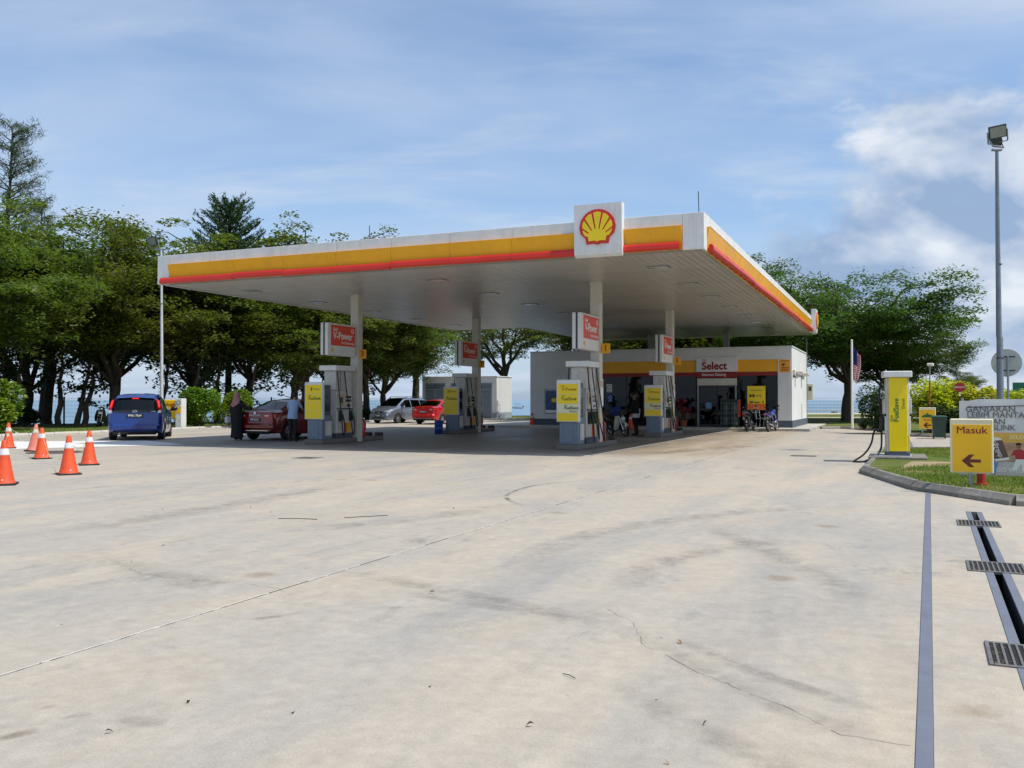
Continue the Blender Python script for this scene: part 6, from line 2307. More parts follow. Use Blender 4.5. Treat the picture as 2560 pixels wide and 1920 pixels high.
def spreading_tree(seed, H=10.0, RAD=5.0, fork=2.0, first=3.6, limbs=7, per=150, leaf=(0.19, 0.10), lm=None, trunk_r=0.22, lean=(0, 0), dense=1.0, bark=None, pad=(0.65, 1.2)):
    rng = np.random.default_rng(seed)
    tb = MB()
    top = np.array([lean[0], lean[1], fork])
    tp = branch_path((0, 0, -0.15), top, rng, 5, 0, 0.10)
    tb.tube(tp, list(np.linspace(trunk_r * 1.35, trunk_r * 0.95, len(tp))), 10)
    pads = []
    # leader
    leader_top = top + np.array([rng.normal(0, 0.4), rng.normal(0, 0.4), (H - fork) * 0.93])
    lp = branch_path(top, leader_top, rng, 7, 0, 0.12)
    tb.tube([tp[-2]] + lp, list(np.linspace(trunk_r * 0.9, 0.03, len(lp) + 1)), 8)
    src = [(lp, trunk_r * 0.5)]
    for i in range(limbs):
        az = 2 * math.pi * (i + rng.uniform(-0.3, 0.3)) / limbs
        lvl = rng.uniform(0.0, 1.0)
        st = top if i < limbs * 0.6 else lp[min(len(lp) - 2, 1 + int(lvl * 3))]
        rr = RAD * rng.uniform(0.62, 0.92)
        ze = first + (H - first) * (0.25 + 0.60 * rng.uniform(0, 1))
        end = np.array([top[0] + rr * math.cos(az), top[1] + rr * math.sin(az), ze])
        pts = branch_path(st, end, rng, 7, 0.06 * rr, 0.16)
        r0 = trunk_r * rng.uniform(0.42, 0.62)
        tb.tube(pts, list(np.linspace(r0, 0.03, len(pts))), 7)
        src.append((pts, r0))
    nsub = int(17 * dense)
    for pts, r0 in src:
        pts = [np.array(p) for p in pts]
        for k in range(nsub):
            t = 0.28 + 0.72 * (k + rng.uniform(0, 1)) / nsub
            f = t * (len(pts) - 1)
            i0 = min(len(pts) - 2, int(f))
            p = pts[i0] + (pts[i0 + 1] - pts[i0]) * (f - i0)
            if p[2] < first - 0.6:
                continue
            az = rng.uniform(0, 2 * math.pi)
            outw = p[:2] - top[:2]
            if np.linalg.norm(outw) > 0.5 and rng.uniform() < 0.6:
                az = math.atan2(outw[1], outw[0]) + rng.normal(0, 0.8)
            ln = rng.uniform(0.8, 2.1) * (RAD / 5.0)
            e = p + np.array([ln * math.cos(az), ln * math.sin(az), rng.uniform(0.0, 0.38) * ln])
            rad_lim = RAD * 1.05
            d = np.linalg.norm(e[:2] - top[:2])
            if d > rad_lim:
                e[:2] = top[:2] + (e[:2] - top[:2]) * rad_lim / d
            e[2] = min(e[2], H * rng.uniform(0.95, 1.03))
            bp = branch_path(p, e, rng, 3, 0.04, 0.12)
            tb.tube(bp, [0.032, 0.024, 0.018, 0.010], 5)
            pads.append((e + rng.normal(0, 0.18, 3), rng.uniform(*pad) * rng.choice([0.6, 0.85, 1.0, 1.15]), rng.uniform(0.12, 0.50)))
            if rng.uniform() < 0.75:
                pads.append((p + (e - p) * 0.5 + rng.normal(0, 0.12, 3), rng.uniform(*pad) * 0.75, 0.2))
            if d > 0.55 * RAD and rng.uniform() < 0.5:
                pads.append((e + np.array([rng.normal(0, 0.35), rng.normal(0, 0.35), -rng.uniform(0.4, 1.5)]), rng.uniform(*pad) * 0.6, 0.25))
            if rng.uniform() < 0.45:
                pads.append((e + np.array([rng.normal(0, 0.6), rng.normal(0, 0.6), rng.uniform(-0.35, 0.35)]), rng.uniform(*pad) * 0.7, 0.12))
    P = pad_points(pads, per, rng)
    crown = leaves_mesh('crown', P, leaf[0], leaf[1], rng, 0.55, lm or LEAF1)
    return tb.mesh('trunk', bark or BARK), crown


def plant(name, label, cat, meshes, loc, rz=0.0, sc=1.0, group=None, names=('trunk', 'crown'), szc=None):
    o = thing(name, label, cat, loc, rz, group)
    o.scale = (sc, sc, sc if szc is None else szc)
    for nm, me in zip(names, meshes):
        obj(nm, me, o)
    return o


GR = 'trees along the seaward verge'
T1 = spreading_tree(1, 10.2, 5.2, 1.9, 2.8, 10, 235, trunk_r=0.23, dense=0.95, lean=(0.25, 0.1))
T2 = spreading_tree(2, 9.8, 5.0, 2.4, 2.9, 10, 235, trunk_r=0.19, dense=0.95, lean=(-0.3, 0.2))
T3 = spreading_tree(3, 8.8, 4.9, 1.6, 2.4, 11, 235, trunk_r=0.18, dense=0.95, lean=(0.1, -0.2))
T4 = spreading_tree(4, 9.2, 5.4, 3.0, 4.3, 8, 170, trunk_r=0.26, dense=0.75)
row = [((-23.6, 37.6), T2, 0.4, 1.02, 'broad green tree at the far left edge behind the hedge'),
       ((-20.9, 47.8), T1, 2.1, 1.12, 'large forked tree with thick leaning trunk behind the blue car'),
       ((-18.7, 52.4), T3, 1.0, 1.24, 'dense dark tree behind the left lamp pole'),
       ((-16.3, 55.0), T2, 3.4, 1.08, 'tree behind the air tower and its hedge'),
       ((-13.6, 56.0), T1, 5.0, 0.98, 'forked tree behind the woman in black'),
       ((-11.9, 60.5), T3, 0.2, 1.12, 'tree with many thin stems behind the dark red car'),
       ((-9.9, 62.2), T2, 1.9, 1.0, 'tree behind the near left pump column'),
       ((-9.4, 66.2), T1, 4.2, 0.92, 'spreading tree with bare lower trunk behind the silver car'),
       ((-7.6, 71.5), T4, 0.8, 1.02, 'flat layered tree just left of the plant house'),
       ((-0.6, 78.5), T4, 2.6, 1.10, 'open layered tree rising behind the plant house roof'),
       ((7.4, 76.5), T4, 4.4, 1.02, 'thin layered tree showing between plant house and shop roof')]
for (x, y), tm, rz, sc, lab in row:
    plant('tree', lab, 'tree', tm, (x, y, 0.05), rz, sc, GR)
# fill behind the row on the left, where the foliage closes
for (x, y), tm, rz, sc, lab in [((-31.0, 46.0), T3, 2.2, 1.42, 'tall tree behind the hedge at the left edge'), ((-27.3, 50.5), T1, 0.9, 1.22, 'second tree back at left, between the edge trees and the forked tree'),
                            ((-24.6, 55.0), T2, 4.0, 1.33, 'tall tree behind the forked tree at left'), ((-20.6, 59.5), T3, 5.3, 1.5, 'tall dense tree behind the left end of the canopy')]:
    plant('tree', lab, 'tree', tm, (x, y, -0.4), rz, sc, 'taller trees behind the verge')
# behind and beside the shop
T5 = spreading_tree(5, 8.0, 5.9, 2.1, 3.0, 12, 230, dense=0.95, trunk_r=0.24, lean=(0.15, 0.0), lm=LEAF8, leaf=(0.19, 0.09), pad=(0.6, 1.2))
T6 = spreading_tree(6, 10.6, 4.6, 2.2, 3.8, 9, 260, trunk_r=0.22, lm=LEAF8, leaf=(0.19, 0.09))
for (x, y), tm, rz, sc, lab in [((20.9, 56.5), T5, 0.3, 1.15, 'wide dark spreading tree right of the shop behind the flagpole'),
                            ((18.2, 63.5), T6, 1.2, 1.10, 'tall tree rising behind the right end of the canopy'),
                            ((12.6, 62.5), T6, 3.7, 0.95, 'dark tree seen between canopy and shop roof at right'),
                            ((9.0, 61.5), T3, 2.9, 1.15, 'dark tree seen between canopy and shop roof at centre'),
                            ((25.6, 61.0), T5, 2.9, 0.84, 'spreading tree at right behind the yellow bush')]:
    plant('tree', lab, 'tree', tm, (x, y, 0.05), rz, sc, 'trees behind the shop')


# ---- tall feathery tree at the left edge
def feathery(seed, H, RAD):
    rng = np.random.default_rng(seed)
    tb = MB()
    tp = branch_path((0, 0, -0.2), (0.5, 0.2, H), rng, 10, 0, 0.08)
    tb.tube(tp, list(np.linspace(0.28, 0.03, len(tp))), 9)
    pts, dirs = [], []
    for i in range(95):
        t = 0.22 + 0.78 * i / 95
        f = t * 10
        i0 = min(9, int(f))
        p = tp[i0] + (tp[i0 + 1] - tp[i0]) * (f - i0)
        az = rng.uniform(0, 2 * math.pi)
        ln = RAD * (1.05 - t) ** 0.42 * rng.uniform(0.6, 1.15)
        e = p + np.array([ln * math.cos(az), ln * math.sin(az), ln * rng.uniform(0.25, 0.75)])
        bp = branch_path(p, e, rng, 4, 0.1, 0.12)
        tb.tube(bp, [0.05, 0.035, 0.025, 0.016, 0.008], 5)
        for k in range(120):
            u = rng.uniform(0.25, 1.0)
            q = p + (e - p) * u + rng.normal(0, 0.20, 3) * np.array([1, 1, 0.8])
            pts.append(q)
            dirs.append(np.array([math.cos(az) * 0.4, math.sin(az) * 0.4, rng.uniform(-0.6, 0.7)]) + rng.normal(0, 0.3, 3))
    P, D = np.array(pts), np.array(dirs)
    return tb.mesh('trunk', BARK), leaves_mesh('crown', P, 0.42, 0.035, rng, 0.3, LEAF3, D)


F1 = feathery(21, 18.6, 3.9)
plant('feathery_tree', 'tall feathery grey green tree rising at the left edge', 'tree', F1, (-32.9, 58.0, -0.5), 0.3, 1.06)
plant('feathery_tree', 'short feathery tree top just right of the tallest one', 'tree', F1, (-31.0, 60.0, -0.5), 2.3, 0.82)


# ---- spiky conifer
def conifer(seed, H, RAD):
    rng = np.random.default_rng(seed)
    tb = MB()
    tb.tube([(0, 0, -0.2), (0.05, 0, H * 0.5), (0, 0, H)], [0.24, 0.16, 0.03], 9)
    pts, dirs = [], []
    for w in range(22):
        t = w / 21
        z = H * (0.42 + 0.58 * t)
        for b in range(8):
            az = 2 * math.pi * (b + 0.5 * (w % 2)) / 8 + rng.normal(0, 0.2)
            ln = (RAD * (1.0 - t) ** 0.40 * rng.uniform(0.55, 1.15) + 0.55) * (0.75 if t < 0.2 else 1.0)
            p = np.array([0, 0, z])
            up = 0.35 + 0.5 * t
            e = p + np.array([ln * math.cos(az), ln * math.sin(az), ln * up])
            bp = branch_path(p, e, rng, 3, -0.06 * ln, 0.06)
            tb.tube(bp, [0.045, 0.035, 0.026, 0.012], 5)
            d = (e - p) / ln
            for k in range(int(46 * max(0.5, ln))):
                u = rng.uniform(0.15, 1.05)
                pts.append(p + (e - p) * u + rng.normal(0, 0.07, 3))
                dirs.append(d * 0.9 + rng.normal(0, 0.55, 3))
    P, D = np.array(pts), np.array(dirs)
    return tb.mesh('trunk', BARK), leaves_mesh('crown', P, 0.30, 0.07, rng, 0.3, LEAF7, D)


plant('conifer', 'dark spiky conifer top standing above the trees left of the canopy', 'tree', conifer(31, 13.9, 2.4), (-19.2, 61.0, -0.5), 0.2, 1.08)
T7 = spreading_tree(7, 11.5, 4.6, 3.0, 5.0, 8, 150, lm=LEAF1, leaf=(0.22, 0.12), pad=(0.6, 1.0))
plant('tree', 'rounded tree crowns just above the canopy roof edge', 'tree', T7, (-17.6, 77.0, -0.8), 0.0, 1.53, None)
plant('tree', 'small rounded crown right of the taller one above the canopy roof edge', 'tree', T7, (-13.4, 78.5, -0.8), 2.0, 1.50, None)
T8 = spreading_tree(8, 11.2, 3.4, 4.0, 6.5, 6, 120, lm=LEAF2, leaf=(0.30, 0.18), pad=(0.45, 0.8), dense=0.8)
plant('tree', 'dark large leaved tree sticking out above the left tree line', 'tree', T8, (-26.6, 52.0, -0.3), 0.0, 1.05, None)


# ---- slender dark trees on the shore, seen against the sea
def slender(seed, H, lean, lf=0.30):
    rng = np.random.default_rng(seed)
    tb = MB()
    tp = branch_path((0, 0, -0.1), (lean[0], lean[1], H), rng, 8, 0, 0.10)
    tb.tube(tp, list(np.linspace(0.17, 0.04, len(tp))), 9)
    pads = []
    for i in range(30):
        t = rng.uniform(0.28, 1.0)
        f = t * 8
        i0 = min(7, int(f))
        p = tp[i0] + (tp[i0 + 1] - tp[i0]) * (f - i0)
        az = rng.uniform(0, 2 * math.pi)
        ln = rng.uniform(0.4, 1.3)
        e = p + np.array([ln * math.cos(az), ln * math.sin(az), ln * rng.uniform(-0.6, 0.5)])
        tb.tube([p, (p + e) / 2 + rng.normal(0, 0.06, 3), e], [0.03, 0.02, 0.01], 5)
        pads.append((e, rng.uniform(0.22, 0.45), rng.uniform(0.15, 0.3)))
    P = pad_points(pads, 95, rng)
    return tb.mesh('trunk', BARKL), leaves_mesh('crown', P, lf, lf * 0.62, rng, 0.35, LEAF2, droop=0.5)


SL = [slender(41, 4.6, (0.2, 0.1), 0.26), slender(42, 4.2, (0.9, 0.0), 0.26), slender(43, 4.4, (0.7, 0.2), 0.24)]
for (x, y), k, lab in [((-23.9, 47.6), 0, 'slender upright tree trunk by the fence left of the motorcycle'),
                  ((-23.1, 47.9), 1, 'slender leaning tree between the two others by the left fence'),
                  ((-22.75, 48.0), 2, 'slender leaning tree nearest the parked motorcycle'),
                  ((-25.6, 46.0), 2, 'slender tree half hidden behind the left hedge'),
                  ((-17.0, 52.0), 0, 'low dark leaved tree behind the lamp pole foot'),
                  ((-15.9, 53.5), 1, 'low dark leaved tree left of the air tower hedge'),
                  ((-27.2, 46.5), 1, 'dark leaved tree deep behind the left hedge'), ((-19.8, 50.5), 2, 'dark leaved tree right of the forked trunk'),
                  ((-14.0, 57.5), 0, 'dark leaved tree between woman and dark red car'), ((-12.4, 60.0), 1, 'dark leaved tree behind the dark red car roof'),
                  ((-10.9, 63.0), 2, 'dark leaved tree drooping left of the silver car'), ((-18.0, 50.0), 1, 'dark leaved tree just right of the blue car')]:
    plant('slender_tree', lab, 'tree', SL[k], (x, y, 0.08), 0.0 if k else 1.0, 1.0, 'slender dark trees by the fence')


# ---- hedges and bushes
def bush(seed, rx, ry, h, n, leaf, lm, lumps=14):
    rng = np.random.default_rng(seed)
    tb = MB()
    pts = []
    for i in range(lumps):
        az = rng.uniform(0, 2 * math.pi)
        rr = math.sqrt(rng.uniform(0, 1)) * 0.75
        c = np.array([rx * rr * math.cos(az), ry * rr * math.sin(az), h * rng.uniform(0.30, 0.80)])
        tb.tube([(c[0] * 0.3, c[1] * 0.3, -0.05), tuple(c * 0.6), tuple(c)], [0.03, 0.02, 0.01], 5)
        k = n // lumps
        v = rng.normal(0, 1, (k, 3))
        v /= np.linalg.norm(v, axis=1)[:, None]
        rad = rng.uniform(0.55, 1.0, k)[:, None] ** 0.5
        s_ = rng.uniform(0.75, 1.2)
        q = c + v * rad * np.array([rx * 0.46, ry * 0.46, h * 0.32]) * s_
        q[:, 2] = np.abs(q[:, 2] - 0.03) + 0.03
        pts.append(q)
    P = np.concatenate(pts)
    return tb.mesh('stems', BARK), leaves_mesh('foliage', P, leaf, leaf * 0.5, rng, 0.35, lm)


B1 = bush(51, 1.7, 1.3, 2.1, 9000, 0.17, LEAF4)
B2 = bush(52, 1.25, 1.1, 1.9, 8000, 0.16, LEAF4)
B3 = bush(53, 1.5, 1.3, 2.1, 8000, 0.19, LEAF5)
B4 = bush(54, 1.6, 1.4, 2.3, 8000, 0.17, LEAF2)
NB = ('stems', 'foliage')
plant('bush', 'leafy green hedge bush at the left edge behind the cones', 'bush', B1, (-21.4, 36.2, 0.1), 0.2, 1.0, 'green hedge bushes', NB)
plant('bush', 'green hedge bush half out of the picture at far left', 'bush', B1, (-22.8, 35.0, 0.1), 2.2, 0.9, 'green hedge bushes', NB)
plant('bush', 'leafy green hedge bush right of the air tower', 'bush', B2, (-15.75, 45.6, 0.1), 0.0, 1.0, 'green hedge bushes', NB)
plant('bush', 'green hedge bush between the air tower bush and the woman', 'bush', B2, (-14.6, 47.2, 0.1), 1.4, 0.95, 'green hedge bushes', NB)
plant('bush', 'pale young tree shoot beside the silver car bonnet', 'bush', B2, (-11.2, 62.5, 0.1), 0.5, 0.72, None, NB)
plant('bush', 'yellow green croton bush behind the small mosque sign', 'bush', B3, (18.3, 38.6, 0.1), 0.0, 0.95, 'croton bushes at right', NB, szc=0.98)
plant('bush', 'yellow green croton bush behind the green bin', 'bush', B3, (19.6, 38.2, 0.1), 1.5, 0.9, 'croton bushes at right', NB, szc=0.92)
plant('bush', 'yellow green croton bush right of the red stop sign', 'bush', B3, (21.2, 38.0, 0.1), 2.7, 0.78, 'croton bushes at right', NB)
plant('bush', 'dark shrub left of the diesel pump', 'bush', B4, (16.0, 38.8, 0.1), 0.0, 0.70, None, NB, szc=0.85)
plant('bush', 'dark foliage standing in for the shaded foot of the croton bushes behind the mosque sign', 'bush', B4, (18.1, 37.5, 0.1), 1.0, 0.72, None, NB, szc=0.5)  # shaded lower croton leaves, put in as separate darker-leaved bushes
plant('bush', 'dark foliage standing in for the shaded foot of the croton bushes behind the bin', 'bush', B4, (19.4, 37.2, 0.1), 2.0, 0.72, None, NB, szc=0.5)
B6 = bush(56, 1.3, 0.9, 1.0, 3000, 0.20, LEAF2, 10)
for (x, y, s_, lab) in [(-24.6, 45.4, 0.9, 'low dark shrub between the left hedge and the slender trees'), (-19.4, 47.6, 0.8, 'low dark shrub behind the blue car'), (-17.2, 49.0, 1.1, 'low dark shrub left of the air sign'),
                        (-13.2, 55.5, 1.0, 'low dark shrub behind the dark red car boot'), (-11.6, 58.2, 0.9, 'low dark shrub behind the dark red car roof'), (-10.3, 61.0, 0.7, 'low dark shrub left of the silver car')]:
    plant('shrub', lab, 'bush', B6, (x, y, 0.08), s_ * 5, s_, 'dark undergrowth shrubs', NB)
B5 = bush(55, 0.42, 0.40, 0.55, 1500, 0.10, LEAF2, 8)
for (x, y, s_, lab) in [(16.95, 43.4, 0.75, 'small clipped round shrub next to the flagpole foot'), (17.25, 42.6, 1.0, 'larger clipped round shrub right of the flagpole'),
                   (17.55, 41.4, 1.0, 'clipped round shrub just left of the diesel hose'), (16.9, 40.4, 1.05, 'clipped round shrub behind the diesel nozzle')]:
    plant('round_shrub', lab, 'bush', B5, (x, y, 0.1), s_ * 3, s_, 'clipped round shrubs', NB)
# trees far to the right, beyond the road
for (x, y), tm, sc, lab in [((54.5, 110.0), T2, 0.5, 'distant tree behind the lamp pole')]:
    plant('tree', lab, 'tree', tm, (x, y, 0.05), sc * 4, sc, 'distant trees across the road')
plant('feathery_tree', 'distant feathery tree left of the lamp pole', 'tree', F1, (38.5, 78.0, 0.0), 1.0, 0.33)


# ---- turf blades
def blades(name, label, poly_test, box, n, h, seed, m, holes=()):
    rng = np.random.default_rng(seed)
    x = rng.uniform(box[0], box[1], n)
    y = rng.uniform(box[2], box[3], n)
    keep = np.array([poly_test(a, b) for a, b in zip(x, y)])
    x, y = x[keep], y[keep]
    k = len(x)
    hh = rng.uniform(0.45, 1.2, k) * h
    th = rng.uniform(0, 2 * np.pi, k)
    w = rng.uniform(0.006, 0.014, k)
    dx, dy = np.cos(th) * w, np.sin(th) * w
    lx, ly = rng.normal(0, 0.4, k) * hh, rng.normal(0, 0.4, k) * hh
    z = np.full(k, 0.10)
    V = np.stack([np.stack([x - dx, y - dy, z], 1), np.stack([x + dx, y + dy, z], 1), np.stack([x + lx, y + ly, z + hh], 1)], 1).reshape(-1, 3)
    me = bpy.data.meshes.new(name)
    me.vertices.add(3 * k)
    me.vertices.foreach_set('co', V.astype(np.float32).ravel())
    me.loops.add(3 * k)
    me.loops.foreach_set('vertex_index', np.arange(3 * k, dtype=np.int32))
    me.polygons.add(k)
    me.polygons.foreach_set('loop_start', np.arange(0, 3 * k, 3, dtype=np.int32))
    me.polygons.foreach_set('loop_total', np.full(k, 3, dtype=np.int32))
    me.materials.append(m)
    me.update(calc_edges=True)
    return tag(obj(name, me), label, 'grass', kind='stuff')


def in_poly(poly):
    pts = [(p[0], p[1]) for p in poly]

    def f(x, y):
        c = False
        j = len(pts) - 1
        for i in range(len(pts)):
            xi, yi = pts[i]
            xj, yj = pts[j]
            if (yi > y) != (yj > y) and x < (xj - xi) * (y - yi) / (yj - yi) + xi:
                c = not c
            j = i
        return c
    return f


GBL = leaf_material('grass_blade', (84, 108, 36), (128, 148, 58), (150, 146, 84), 0.25, 0.6)
_isl = in_poly([(7.1, 17.4), (6.72, 14.6), (7.1, 12.6), (9.3, 11.85), (13.5, 11.1), (14.5, 24.8), (12.4, 25.3), (10.5, 24.9), (9.75, 22.9), (10.3, 19.6), (8.2, 18.35)])
_bare = in_poly([(7.6, 12.6), (8.1, 14.3), (8.7, 14.1), (8.4, 12.4)])
_rg = random.Random(9)


def _soft(x, y):
    return _isl(x, y) and not (_bare(x, y) and _rg.random() < 0.8) and (math.sin(x * 2.3 + 1.1 * math.sin(y * 1.7)) * math.sin(y * 1.9 + x) > -0.55 or _rg.random() < 0.25)


blades('turf_grass', 'short green turf on the kerbed island round the yellow entrance sign', _soft, (6.5, 14.5, 11.2, 25.5), 60000, 0.055, 61, GBL)
_lv = in_poly([S(27.65, -2), S(27.65, 30), S(31, 30), S(31, -2)])
blades('verge_grass', 'rough grass behind the kerb under the trees at left', lambda x, y: _lv(x, y) and _rg.random() < 0.8, (-33, -8, 20, 62), 60000, 0.09, 62, GBL)
# ------------------------------------------------------------------ traffic cones
Rv = R(45)


def cone(label, loc, rz, m=CONEO, tilt=(0, 0), dirty=False):
    o = thing('traffic_cone', label, 'traffic cone', loc, rz, 'orange traffic cones')
    o.rotation_euler = (tilt[0], tilt[1], rz)
    prof = [(-0.20, -0.20), (0.20, -0.20), (0.20, 0.20), (-0.20, 0.20)]
    MB().box(-0.205, 0.205, -0.205, 0.205, 0.0, 0.03, bev=0.012).build('base', BLACK, o)
    H = 0.75
    rr = lambda z: 0.155 - (z - 0.10) * (0.155 - 0.038) / (H - 0.10)
    MB().lathe([(0.185, 0.031), (0.175, 0.045), (0.160, 0.09), (0.155, 0.10), (rr(0.50), 0.50), (rr(0.61), 0.61), (rr(H), H), (0.03, H + 0.008), (0.001, H + 0.008)], 22).build('body', m, o)
    MB().lathe([(rr(0.51) + 0.0025, 0.51), (rr(0.615) + 0.0025, 0.615), (rr(0.615) + 0.0005, 0.617), (rr(0.51) + 0.0005, 0.508)], 22, close=True).build('reflective_collar', REFL if not dirty else mat('dirty_collar', (206, 188, 178), 0.6, dirt=0.4), o)
    MB().box(-0.012, 0.012, -0.162, -0.156, 0.085, 0.10).build('maker_mark', PRINTW, o)
    return o


CONES = [((-8.68, 15.45), R(20), 'orange traffic cone cut by the left edge, nearest the camera', CONEO),
         ((-8.63, 17.6), R(38), 'orange cone nearest the camera that stands wholly in view', CONEO),
         ((-9.45, 20.2), R(30), 'orange cone nearest the blue car', CONEO),
         ((-11.6, 22.3), R(40), 'orange cone standing at the near edge of the cement patch', CONEO),
         ((-13.55, 25.6), R(10), 'faded pink tilted cone behind the tank cover', CONEF),
         ((-15.1, 27.1), R(25), 'orange cone at the left, in front of the hedge', CONEO)]
CPOS = []
for i, ((x, y), rz, lab, m) in enumerate(CONES):
    cone(lab, (x, y, 0.004), rz, m, tilt=(0, R(5) if m is CONEF else 0), dirty=m is CONEF)
    CPOS.append(Vector((x, y, 0.004)))
cone('orange cone standing alone at the left corner of the shop', (1.08, 48.4, 0.0), 0.3)
cone('orange cone behind the rider and the ivory motorcycle', (5.85, 44.6, 0.0), 0.9)

# barrier cord with paper flags strung round the cones
ROPE = mat('yellow_cord', (206, 200, 140), 0.8, var=0.1)
PAPER = mat('paper_flag', (228, 226, 220), 0.7, var=0.06)
cords = [(0, 5, 0.10), (5, 4, 0.18), (4, 3, 0.10), (5, 3, 0.34), (3, 1, 0.55), (4, 2, 0.22), (2, 1, 0.20)]
crng = random.Random(5)
cd_lab = ['from the left edge cone to the hedge cone', 'between the hedge cone and the faded cone', 'between the faded cone and the cement patch cone',
          'between the hedge cone and the cement patch cone', 'sagging to the ground by the nearest whole cone', 'from the faded cone towards the blue car', 'between the two cones nearest the blue car']
for (i, j, sag), lb in zip(cords, cd_lab):
    p, q = CPOS[i] + Vector((0, 0, 0.66)), CPOS[j] + Vector((0, 0, 0.66))
    o = thing('barrier_cord', 'thin cord with white paper flags ' + lb, 'barrier cord', (0, 0, 0), 0, 'flagged cords between the cones')
    pts = []
    for k in range(15):
        t = k / 14
        c = p.lerp(q, t)
        c.z = max(0.02, c.z - sag * 4 * t * (1 - t))
        pts.append(c)
    MB().tube(pts, 0.004, 5).build('cord', ROPE, o)
    for t in (0.3, 0.68):
        c = p.lerp(q, t + crng.uniform(-0.05, 0.05))
        c.z = max(0.06, c.z - sag * 4 * t * (1 - t) - 0.04)
        s_ = crng.uniform(0.02, 0.036)
        Mf = Matrix.Translation(c) @ Matrix.Rotation(crng.uniform(0, 3), 4, 'Z') @ Matrix.Rotation(crng.uniform(-0.6, 0.6), 4, 'Y')
        MB().loft([[Mf @ Vector((x, 0.012 * math.sin(x * 60), s_)), Mf @ Vector((x, 0.012 * math.sin(x * 60) + 0.02, -s_)), Mf @ Vector((x, 0.012 * math.sin(x * 60) + 0.023, -s_)), Mf @ Vector((x, 0.012 * math.sin(x * 60) + 0.003, s_))]
                   for x in (-s_, -s_ * 0.3, s_ * 0.4, s_)], smooth=False).build('paper_flag', PAPER, o)

# ------------------------------------------------------------------ air tower
at = thing('air_tower', 'white tyre inflator post with gauge and yellow label beside the hedge', 'air pump', S(27.95, 12.35, 0.10), RZ + R(12))
MB().box(-0.17, 0.17, -0.22, 0.22, 0.0, 1.42, bev=0.02).build('casing', WHITE, at)
mb = MB()
mb.lathe([(0.001, 0), (0.105, 0.0), (0.105, 0.02), (0.001, 0.02)], 18, face_matrix('front', (0, -0.221, 1.22)))
mb.build('gauge', BLKP, at)
MB().lathe([(0.001, 0), (0.08, 0.0), (0.08, 0.004), (0.001, 0.004)], 18, face_matrix('front', (0, -0.2415, 1.22))).build('gauge_face', REFL, at)
MB().box(-0.12, 0.12, -0.228, -0.221, 0.70, 1.03).build('label', GOLD, at)
letter(at, '1', (0.05, -0.2225, 0.32), 0.18, PRINTK, bold=0.0)
hp = [(-0.18, -0.1, 0.95), (-0.30, -0.12, 0.70), (-0.32, -0.12, 0.35), (-0.26, -0.10, 0.22), (-0.20, -0.08, 0.45), (-0.18, -0.05, 0.62)]
MB().tube(hp, 0.014, 6).build('air_hose', BLACK, at)
asg = thing('air_sign', 'yellow sign lettered Angin left of the tyre inflator post', 'sign', S(28.38, 12.15, 0.10), RZ + R(14))
MB().box(-0.34, 0.34, -0.05, 0.05, 0.42, 1.36, bev=0.03).build('panel', GOLD, asg)
letter(asg, 'Angin', (0.0, -0.053, 1.12), 0.22, DRED, bold=0.02)
mb = MB()
mb.prism([(-0.02, 0.92), (0.08, 0.98), (0.06, 0.90), (0.10, 0.84), (0.0, 0.80), (-0.06, 0.84)], 0.0515, 0.0525, face_matrix('front', (0, 0, 0)))
mb.build('symbol', DRED, asg)
for x in (-0.22, 0.22):
    MB().box(x - 0.025, x + 0.025, -0.02, 0.02, 0.0, 0.419).build('leg', DSTEEL, asg)

# ------------------------------------------------------------------ lamp poles
LAMPG = mat('floodlight_glass', (150, 154, 150), 0.1, var=0.1, vscale=12)


def flood(parent, M, s=1.0):
    mb = MB()
    rings = []
    for y, w, h in ((0.0, 0.26, 0.20), (0.10, 0.26, 0.20), (0.24, 0.17, 0.13), (0.30, 0.10, 0.08)):
        rings.append([M @ Vector((x * s, y * s, z * s)) for x, z in ((-w, -h), (w, -h), (w, h), (-w, h))])
    mb.loft(rings, smooth=False)
    hd = mb.build('floodlight', DSTEEL, parent)
    m2 = MB().box(-0.23 * s, 0.23 * s, -0.012 * s, -0.002 * s, -0.17 * s, 0.17 * s, M=M)
    m2.build('lamp_glass', LAMPG, hd)
    m3 = MB()
    for sx in (-1, 1):
        m3.box(sx * 0.29 * s - 0.015, sx * 0.29 * s + 0.015, 0.05 * s, 0.10 * s, -0.34 * s, 0.03 * s, M=M)
    m3.box(-0.29 * s, 0.29 * s, 0.04 * s, 0.11 * s, -0.36 * s, -0.341 * s, M=M)
    m3.build('yoke', STEEL, hd)


lp = thing('lamp_pole', 'tall grey floodlight pole at the right behind the banner', 'lamp pole', (12.98, 24.0, 0.10), 0)
mb = MB()
mb.tube([(0, 0, 0), (0.0, 0, 3.0), (-0.02, 0, 3.05), (-0.03, 0, 6.0), (-0.03, 0, 8.0)], [0.098, 0.082, 0.074, 0.056, 0.044], 8)
mb.build('pole', mat('painted_steel_grey', (120, 128, 140), 0.45, 0.4, var=0.12, vscale=8, dirt=0.2), lp)
for z, r_ in ((2.45, 0.092), (4.95, 0.072)):
    MB().lathe([(r_, z), (r_, z + 0.03)], 12).build('strap', DSTEEL, lp)
MB().box(-0.16, 0.10, -0.05, 0.05, 8.0, 8.06, bev=0.01).build('cross_arm', STEEL, lp)
flood(lp, Matrix.Translation((-0.05, -0.10, 8.48)) @ Matrix.Rotation(R(-12), 4, 'Z') @ Matrix.Rotation(R(26), 4, 'X') @ Matrix.Rotation(R(-10), 4, 'Y'), 0.82)
flood(lp, Matrix.Translation((-0.03, 0.16, 8.30)) @ Matrix.Rotation(R(200), 4, 'Z') @ Matrix.Rotation(R(28), 4, 'X'), 0.68)
